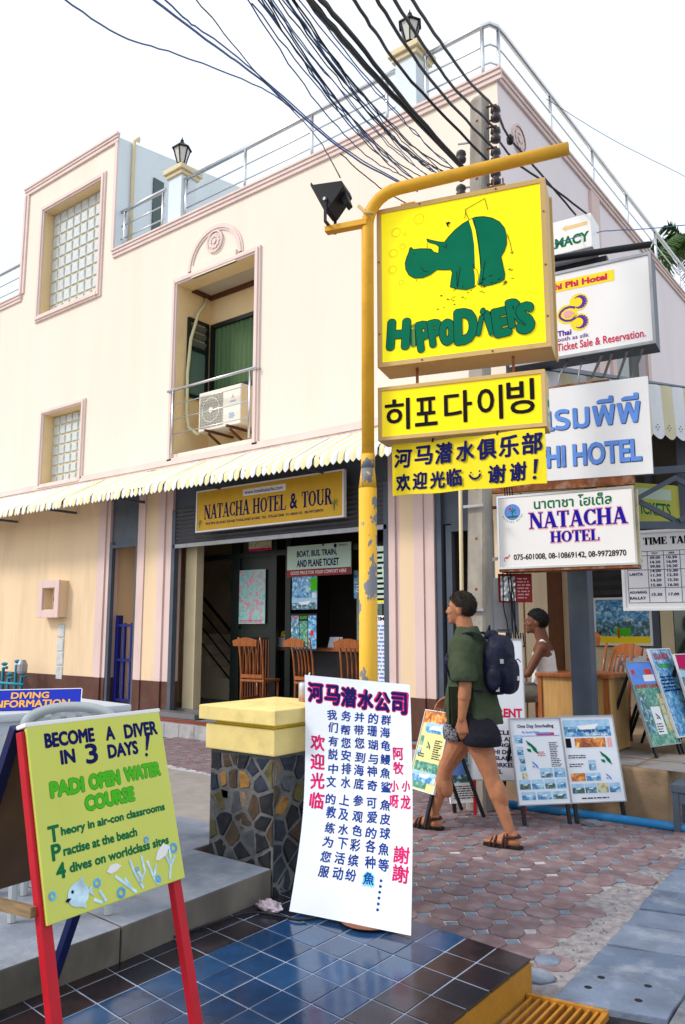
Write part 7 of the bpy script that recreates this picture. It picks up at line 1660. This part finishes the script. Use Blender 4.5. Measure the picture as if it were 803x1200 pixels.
# ============================================================ PEOPLE
class Blob:
    """closed round pieces fused into one continuous skin by a voxel remesh"""
    def __init__(s): s.mb = MB()
    def cap(s, p0, p1, r0, r1, n=14, flat=1.0, side=None):
        p0, p1 = Vector(p0), Vector(p1); d = p1 - p0; L = d.length; d.normalize()
        a = Vector(side) if side else (d.cross(Vector((0, 1, 0))) if abs(d.y) < .9 else d.cross(Vector((1, 0, 0))))
        a = (a - d * a.dot(d)).normalized(); b = d.cross(a)
        prof = []
        for i in range(6): t = math.pi / 2 * i / 5; prof.append((-r0 * math.cos(t), r0 * math.sin(t)))
        for i in range(6): t = math.pi / 2 * i / 5; prof.append((L + r1 * math.sin(t), r1 * math.cos(t)))
        vs = []
        for (h, r) in prof:
            for j in range(n):
                t = 2 * math.pi * j / n; r_ = max(r, 1e-4); vs.append(p0 + d * h + a * r_ * math.cos(t) + b * r_ * flat * math.sin(t))
        m = len(prof)
        fs = [(i * n + j, i * n + (j + 1) % n, (i + 1) * n + (j + 1) % n, (i + 1) * n + j) for i in range(m - 1) for j in range(n)] + [tuple(range(n))[::-1], tuple((m - 1) * n + j for j in range(n))]
        s.mb.add(vs, fs); return s
    def ell(s, c, r, rot=(0, 0, 0), n=18, p=1.0):
        c = Vector(c); E_ = Euler(rot).to_matrix(); vs = []; m = 12
        sg = lambda v: math.copysign(abs(v) ** p, v)
        for i in range(m + 1):
            t = math.pi * i / m
            for j in range(n):
                f = 2 * math.pi * j / n; vs.append(c + E_ @ Vector((r[0] * sg(max(math.sin(t), .002)) * sg(math.cos(f)), r[1] * sg(max(math.sin(t), .002)) * sg(math.sin(f)), r[2] * sg(math.cos(t)))))
        fs = [(i * n + j, (i + 1) * n + j, (i + 1) * n + (j + 1) % n, i * n + (j + 1) % n) for i in range(m) for j in range(n)] + [tuple(range(n)), tuple(m * n + j for j in range(n))[::-1]]
        s.mb.add(vs, fs); return s
    def loft(s, rings, n=24, p=.9):
        """rings: (cx, cy, z, rx, ry)"""
        vs = []; sg = lambda v: math.copysign(abs(v) ** p, v)
        for (cx, cy, z, rx, ry) in rings:
            for j in range(n):
                f = 2 * math.pi * j / n; vs.append((cx + rx * sg(math.cos(f)), cy + ry * sg(math.sin(f)), z))
        m = len(rings)
        s.mb.add(vs, [(i * n + j, i * n + (j + 1) % n, (i + 1) * n + (j + 1) % n, (i + 1) * n + j) for i in range(m - 1) for j in range(n)] + [tuple(range(n))[::-1], tuple((m - 1) * n + j for j in range(n))]); return s
    def build(s, name, mats, parent, voxel=.008, smooth=4, wrinkle=0.0, wscale=9.0, mf=None):
        me = bpy.data.meshes.new(name); me.from_pydata(s.mb.v, [], s.mb.f)
        bm = bmesh.new(); bm.from_mesh(me); bmesh.ops.recalc_face_normals(bm, faces=bm.faces[:]); bm.to_mesh(me); bm.free()
        o = bpy.data.objects.new(name, me); COL.objects.link(o)
        r = o.modifiers.new('r', 'REMESH'); r.mode = 'VOXEL'; r.voxel_size = voxel; r.use_smooth_shade = True
        if smooth: q = o.modifiers.new('s', 'SMOOTH'); q.factor = .5; q.iterations = smooth
        if wrinkle:
            tx = bpy.data.textures.new('folds', 'CLOUDS'); tx.noise_scale = 1 / wscale; tx.noise_depth = 2
            q = o.modifiers.new('d', 'DISPLACE'); q.texture = tx; q.strength = wrinkle; q.mid_level = .5; q.texture_coords = 'LOCAL'
        dg = bpy.context.evaluated_depsgraph_get(); new = bpy.data.meshes.new_from_object(o.evaluated_get(dg))
        bpy.data.objects.remove(o); new.name = name; new.materials.clear()
        for m in (mats if isinstance(mats, list) else [mats]): new.materials.append(m)
        for p in new.polygons:
            p.use_smooth = True; p.material_index = mf(p) if mf else 0
        o = bpy.data.objects.new(name, new); link(o, parent); ORG[o.name] = Vector((0, 0, 0)); return o
def add_head(B, c, s=1.0, dn=0.0):
    x, y, z = c
    B.ell((x - .008, y, z + .015), (.101 * s, .077 * s, .103 * s)); B.ell((x + .040, y, z - .038), (.060 * s, .058 * s, .082 * s))
    B.ell((x + .020, y, z - .055), (.066, .056, .058)); B.cap((x + .082, y, z - .098), (x + .080, y, z - .092), .022, .024)
    B.cap((x + .094, y, z + .012), (x + .114, y, z - .028), .010, .0125); B.ell((x + .108, y, z - .030), (.012, .017, .009))
    B.ell((x + .088, y, z + .020), (.014, .048, .010)); B.ell((x + .096, y, z - .062), (.012, .024, .007)); B.ell((x + .092, y, z - .074), (.012, .022, .007))
    for sg in (-1, 1): 
        B.ell((x - .018, y + sg * .079, z - .022), (.020, .009, .033), (0, .2, sg * .4)); B.ell((x + .062, y + sg * .046, z - .028), (.022, .016, .018))
def hand(B, w, d, out, palm_n, curl=.5, s=1.0):
    """w wrist, d hand direction, out side towards the thumb, palm_n palm normal"""
    w, d, out, pn = Vector(w), Vector(d).normalized(), Vector(out).normalized(), Vector(palm_n).normalized()
    B.ell(tuple(w + d * .045 * s), (.001, .001, .001))
    for k in range(4):
        o_ = out * (.030 - .0205 * k) * s
        B.cap(w + o_ * .6, w + d * .088 * s + o_, .016 * s, .0125 * s)
    for k, L in enumerate((.072, .080, .074, .060)):
        o_ = out * (.033 - .0225 * k) * s; b0_ = w + d * .088 * s + o_; c_ = curl * (1 + .15 * k)
        d1 = (d * math.cos(c_ * .6) + pn * math.sin(c_ * .6)).normalized(); d2 = (d * math.cos(c_ * 1.5) + pn * math.sin(c_ * 1.5)).normalized()
        b1_ = b0_ + d1 * L * .52 * s; b2_ = b1_ + d2 * L * .5 * s
        B.cap(b0_, b1_, .0093 * s, .0086 * s, 8); B.cap(b1_, b2_, .0086 * s, .0070 * s, 8)
    t0 = w + d * .02 * s + out * .026 * s; t1 = t0 + (d * .75 + out * .55 + pn * .25).normalized() * .042 * s; t2_ = t1 + (d * .95 + out * .1 + pn * .35).normalized() * .032 * s
    B.cap(t0, t1, .0145 * s, .0115 * s, 8); B.cap(t1, t2_, .0112 * s, .0090 * s, 8)
def hair_mesh(name, c, r, m, parent, cut, seed=1):
    rnd = random.Random(seed); vs = []; fs = []; nu, nv = 44, 30; keep = {}
    for i in range(nv + 1):
        t = math.pi * i / nv
        for j in range(nu):
            f = 2 * math.pi * j / nu; q = Vector((math.sin(t) * math.cos(f), math.sin(t) * math.sin(f), math.cos(t)))
            k = 1 + rnd.uniform(-.035, .055); vs.append(Vector(c) + Vector((q.x * r[0], q.y * r[1], q.z * r[2])) * k)
    for i in range(nv):
        for j in range(nu):
            f = (i * nu + j, (i + 1) * nu + j, (i + 1) * nu + (j + 1) % nu, i * nu + (j + 1) % nu)
            cc = sum((vs[a] for a in f), Vector()) / 4 - Vector(c)
            if cut(cc): fs.append(f)
    mb = MB().add(vs, fs)
    for k in range(520):                       # short tufts lying back over the head
        t, f = math.acos(rnd.uniform(-.6, 1)), rnd.uniform(0, 6.283)
        q = Vector((math.sin(t) * math.cos(f) * r[0], math.sin(t) * math.sin(f) * r[1], math.cos(t) * r[2]))
        if not cut(q): continue
        nrm = q.normalized(); fl = Vector((-.8, rnd.uniform(-.4, .4), rnd.uniform(-.5, .2))); fl = (fl - nrm * fl.dot(nrm)).normalized(); sd = nrm.cross(fl)
        p = Vector(c) + q * .99; L = rnd.uniform(.018, .034)
        mb.add([p - sd * .0045, p + sd * .0045, p + fl * L + nrm * rnd.uniform(.006, .014)], [(0, 1, 2)])
    return mb.build(name, m, parent, smooth=True)
def HCUT(q):
    if q.x > .03: return q.z > .012 + .55 * (q.x - .03)
    if q.x > -.03: return q.z > -.004 - (.03 - q.x) * .15
    return q.z > -.082

# ---- the walking man (x forward, y to his left, z up)
WM = thing('person', 'man in olive T-shirt, black shorts and sandals with navy backpack, walking left', 'person', local=True)
WM.location = (-3.02, 5.40, .004); WM.rotation_euler = (0, 0, math.atan2(-.1, -1))
B = Blob(); hc = (.012, 0, 1.690); add_head(B, hc)
B.cap((-.045, 0, 1.44), (-.010, 0, 1.60), .070, .062)
B.loft([(-.07, 0, .84, .10, .145), (-.07, 0, .95, .105, .15), (-.06, 0, 1.10, .10, .145), (-.055, 0, 1.25, .11, .165), (-.055, 0, 1.36, .105, .165), (-.05, 0, 1.44, .075, .12), (-.045, 0, 1.49, .05, .07)])
for (sh, el, wr) in (((-.07, .175, 1.38), (-.115, .232, 1.13), (-.082, .238, .885)), ((-.05, -.175, 1.38), (.035, -.240, 1.15), (.215, -.215, .995))):
    B.cap(sh, el, .058, .046); B.cap(el, Vector(el).lerp(Vector(wr), .35), .046, .048); B.cap(Vector(el).lerp(Vector(wr), .3), wr, .048, .029, flat=.88)
B.cap((-.05, .10, 1.40), (-.07, .17, 1.38), .05, .05); B.cap((-.05, -.10, 1.40), (-.05, -.17, 1.38), .05, .05)
hand(B, (-.082, .238, .880), (-.10, -.03, -1), (1, .1, -.1), (.0, -1, 0), .55)
hand(B, (.220, -.213, .990), (.80, .05, -.62), (.35, .75, .35), (-.3, .75, -.6), 1.0)
for (h_, kn, an, y) in (((-.10, .088, .86), (-.232, .095, .495), (-.375, .105, .115), .1), ((-.04, -.088, .86), (.195, -.095, .485), (.325, -.10, .10), -.1)):
    h_, kn, an = Vector(h_), Vector(kn), Vector(an)
    B.cap(h_, h_.lerp(kn, .55), .108, .090); B.cap(h_.lerp(kn, .5), kn, .092, .064)
    B.ell(tuple(kn + Vector((.022, 0, .005))), (.044, .048, .052)); B.cap(kn, kn.lerp(an, .38), .060, .060); B.ell(tuple(kn.lerp(an, .33) + Vector((-.022, 0, .0))), (.056, .060, .115), (0, .32 if y > 0 else .28, 0)); B.cap(kn.lerp(an, .35), an, .057, .036)
    B.ell(tuple(an + Vector((0, .0, .0))), (.034, .036, .035))
for (ax, y, z, pit) in ((-.375, .105, .035, .04), (.325, -.10, .030, .0)):
    B.cap((ax - .040, y, z + .014), (ax - .02, y, z + .06), .034, .032); B.cap((ax - .03, y, z + .014), (ax + .12, y, z + .008), .033, .030, flat=1.2); B.cap((ax, y, z + .055), (ax + .10, y, z + .018), .034, .024)
    for k in range(5):
        yy = y + (-.034 + .017 * k) * (1 if y > 0 else -1) * -1; L = (.182, .178, .172, .165, .155)[k]; B.cap((ax + .11, yy, z + .006), (ax + L, yy, z + .003), (.013, .0105, .010, .0095, .009)[k], (.012, .009, .0085, .008, .008)[k], 8)
B.build('body', M['skin'], WM, voxel=.0058, smooth=3)
for sg in (-1, 1):
    MB().lathe((hc[0] + .079, sg * .031, hc[2] + .004), [(.001, -.008), (.006, -.006), (.008, 0), (.006, .006), (.001, .008)], 10).build('eye', M['whitebright'], WM, smooth=True)
    MB().lathe((hc[0] + .0850, sg * .031, hc[2] + .004), [(.001, -.005), (.004, -.003), (.0045, 0), (.004, .003), (.001, .005)], 8).build('iris', M['black'], WM)
    MB().tube([(hc[0] + .096, sg * .014, hc[2] + .022), (hc[0] + .094, sg * .032, hc[2] + .028), (hc[0] + .080, sg * .050, hc[2] + .022)], .0045, 5).build('eyebrow', M['hair'], WM)
MB().tube([(hc[0] + .106, -.018, hc[2] - .068), (hc[0] + .109, 0, hc[2] - .067), (hc[0] + .106, .018, hc[2] - .068)], .0035, 5).build('mouth', M['lips'], WM)
hair_mesh('hair', (hc[0] - .016, 0, hc[2] + .022), (.112, .087, .112), M['hair'], WM, HCUT, 4)
# T-shirt
B = Blob()
B.loft([(-.072, 0, .825, .208, .225), (-.070, 0, .90, .200, .220), (-.062, 0, 1.02, .182, .214), (-.060, 0, 1.16, .168, .208), (-.060, 0, 1.28, .160, .214), (-.060, 0, 1.38, .146, .212), (-.052, 0, 1.445, .112, .178), (-.050, 0, 1.495, .092, .120), (-.045, 0, 1.535, .078, .086), (-.040, 0, 1.555, .074, .076)], 32)
for (a, b_) in (((-.062, .155, 1.405), (-.110, .228, 1.19)), ((-.050, -.155, 1.405), (.020, -.232, 1.20))):
    B.cap(a, b_, .094, .098, 18)
def cutmf(p): return 0
o = B.build('t_shirt', M['shirt'], WM, voxel=.0085, smooth=5, wrinkle=.042, wscale=6)
# open the sleeves and hem: flatten what bulges below the cut planes
for v in o.data.vertices:
    if v.co.z < .835: v.co.z = .835 + (v.co.z - .835) * .1
    if abs(v.co.y) > .205 and v.co.z < 1.16: v.co.z = 1.16 + (v.co.z - 1.16) * .15
# shorts
B = Blob()
B.loft([(-.075, 0, .80, .160, .190), (-.072, 0, .90, .165, .190), (-.07, 0, .98, .12, .165)], 28)
B.cap((-.095, .090, .86), (-.185, .105, .745), .135, .142, 20); B.cap((-.045, -.090, .86), (.075, -.098, .745), .135, .138, 20)
o = B.build('shorts', [M['shorts'], mat('dotted_cloth', (0.22, 0.22, 0.25), 0.8, dirt=(0.012, 0.012, 0.02), dirt_amt=1, ds=70, dlo=.5, dhi=.54)], WM, voxel=.0085, smooth=4, wrinkle=.02, wscale=10, mf=lambda p: 1 if (p.center.x > .045 and p.center.y > -.17 and p.center.z < .86) else 0)
for v in o.data.vertices:
    if v.co.z < .695: v.co.z = .695 + (v.co.z - .695) * .12
# backpack
bp_ = thing('backpack', 'navy blue nylon backpack worn by the walking man', 'backpack', local=True); bp_.location = WM.location; bp_.rotation_euler = WM.rotation_euler
B = Blob(); B.ell((-.285, 0, 1.270), (.105, .135, .220), (0, -.10, 0), p=.72); B.ell((-.360, 0, 1.185), (.070, .105, .130), (0, -.05, 0), p=.7); B.cap((-.23, -.05, 1.49), (-.23, .05, 1.49), .035, .035); B.ell((-.30, .15, 1.17), (.055, .03, .085), p=.8)
B.build('bag', M['pack'], bp_, voxel=.009, smooth=3, wrinkle=.02, wscale=9)
for sg in (-1, 1):
    t = MB(); pts = smoothpts([(-.215, sg * .07, 1.46), (-.12, sg * .105, 1.505), (-.02, sg * .115, 1.475), (.055, sg * .125, 1.38), (.070, sg * .150, 1.27), (.02, sg * .185, 1.17), (-.09, sg * .200, 1.10), (-.21, sg * .14, 1.08)], 4)
    for i in range(len(pts) - 1): t.beam(pts[i], pts[i + 1] + (pts[i + 1] - pts[i]) * .08, .040 if i < 18 else .022, .014)
    t.build('strap', M['pack'], bp_)
MB().tube([(-.425, -.08, 1.29), (-.435, 0, 1.315), (-.425, .08, 1.29)], .004, 5).build('zip', M['black'], bp_); MB().box(-.438, -.425, -.012, .016, 1.16, 1.19).build('logo_patch', M['whitebright'], bp_)
MB().tube([(-.21, -.03, 1.50), (-.22, 0, 1.555), (-.21, .03, 1.50)], .008, 6).build('grab_handle', M['pack'], bp_, smooth=True)
for (x, y, z) in ((-.36, .128, 1.30), (-.33, .148, 1.10)): MB().box(x - .012, x + .012, y - .006, y + .008, z - .016, z + .016).build('buckle', M['greysteel'], bp_)
# sandals
for (ax, y) in ((-.375, .105), (.325, -.10)):
    sd_ = [(-.085, -.028), (-.075, -.038), (.0, -.038), (.08, -.046), (.15, -.048), (.19, -.034), (.205, 0), (.195, .030), (.15, .046), (.08, .044), (.0, .036), (-.075, .036), (-.085, .026)]
    sl = thing('sandal', 'brown strap sandal on the %s foot of the walking man' % ('rear' if ax < 0 else 'front'), 'sandal', local=True); sl.location = WM.location; sl.rotation_euler = WM.rotation_euler; sl['group'] = 'sandals of the walking man'
    MB().prism(Fr((ax, y, 0), (1, 0, 0), (0, 1, 0)), sd_, .0, .024).build('sole', M['sole'], sl, bevel=.005)
    def strap(xc, zc, rx, ry, tilt, w_):
        t = MB(); pts = []
        for i in range(11):
            a = R(-8 + 196 * i / 10); pts.append(Vector((ax + xc + math.sin(a) * tilt, y + ry * math.cos(a), zc + rx * math.sin(a))))
        for i in range(10): t.tube([pts[i], pts[i + 1]], w_, 6)
        t.build('strap', M['sandal'], sl)
    strap(.105, .022, .052, .048, -.01, .010); strap(.135, .022, .042, .048, -.012, .009); strap(.02, .030, .090, .044, -.012, .011); strap(.045, .022, .082, .044, -.012, .008)
    t = MB(); t.tube([(ax + .01, y + .043, .085), (ax - .045, y + .036, .088), (ax - .072, y, .090), (ax - .045, y - .036, .088), (ax + .01, y - .043, .085)], .010, 6); t.build('heel_strap', M['sandal'], sl)

# ---- the seated man
SM = thing('person', 'dark haired man in a white vest sitting on a wooden chair behind the desk', 'person', local=True)
SM.location = (-3.36, 7.66, .355); SM.rotation_euler = (0, 0, R(198))
B = Blob(); hc = (.062, 0, 1.250); add_head(B, hc, .97)
B.cap((.0, 0, 1.05), (.035, 0, 1.18), .066, .062)
B.loft([(-.02, 0, .50, .13, .17), (-.02, 0, .62, .125, .165), (-.01, 0, .76, .105, .150), (0, 0, .90, .105, .165), (.0, 0, .99, .095, .165), (.0, 0, 1.05, .065, .11)])
for (sh, el, wr) in (((.0, .180, .985), (.13, .225, .74), (.36, .12, .70)), ((.0, -.180, .985), (.13, -.225, .74), (.36, -.10, .70))):
    B.cap(sh, el, .050, .039); B.cap(el, wr, .038, .025)
B.cap((0, .12, 1.0), (0, .18, .985), .058, .052); B.cap((0, -.12, 1.0), (0, -.18, .985), .058, .052)
hand(B, (.365, .118, .70), (.8, -.5, -.1), (.3, .4, .8), (0, 0, -1), .6); hand(B, (.365, -.098, .70), (.8, .5, -.1), (.3, -.4, .8), (0, 0, -1), .6)
for sg in (-1, 1):
    B.cap((.02, sg * .09, .55), (.42, sg * .10, .54), .085, .06); B.cap((.43, sg * .10, .53), (.40, sg * .10, .12), .055, .034); B.cap((.37, sg * .10, .05), (.55, sg * .11, .035), .035, .028)
B.build('body', M['skin2'], SM, voxel=.0075, smooth=3)
hair_mesh('hair', (hc[0] - .016, 0, hc[2] + .022), (.112, .087, .112), M['hair2'], SM, HCUT, 5)
for sg in (-1, 1): MB().lathe((hc[0] + .082, sg * .030, hc[2] + .004), [(.001, -.006), (.006, 0), (.001, .006)], 8).build('eye', M['whitebright'], SM)
B = Blob(); B.loft([(-.02, 0, .56, .150, .188), (-.02, 0, .66, .142, .180), (-.01, 0, .78, .120, .163), (0, 0, .88, .115, .166), (.0, 0, .94, .108, .150), (.0, 0, .975, .095, .110)], 28)
for sg in (-1, 1): B.cap((.06, sg * .085, .95), (.0, sg * .095, 1.055), .026, .022, 10); B.cap((-.07, sg * .085, .95), (.0, sg * .095, 1.055), .026, .022, 10)
B.build('vest', M['tank'], SM, voxel=.009, smooth=3, wrinkle=.02, wscale=10)
B = Blob(); B.loft([(-.02, 0, .46, .155, .19), (-.02, 0, .56, .15, .185), (-.02, 0, .60, .14, .175)])
for sg in (-1, 1): B.cap((.02, sg * .095, .55), (.43, sg * .10, .54), .105, .08); B.cap((.43, sg * .10, .52), (.41, sg * .10, .20), .075, .06)
B.build('trousers', M['trouser'], SM, voxel=.011, smooth=3, wrinkle=.02, wscale=9)
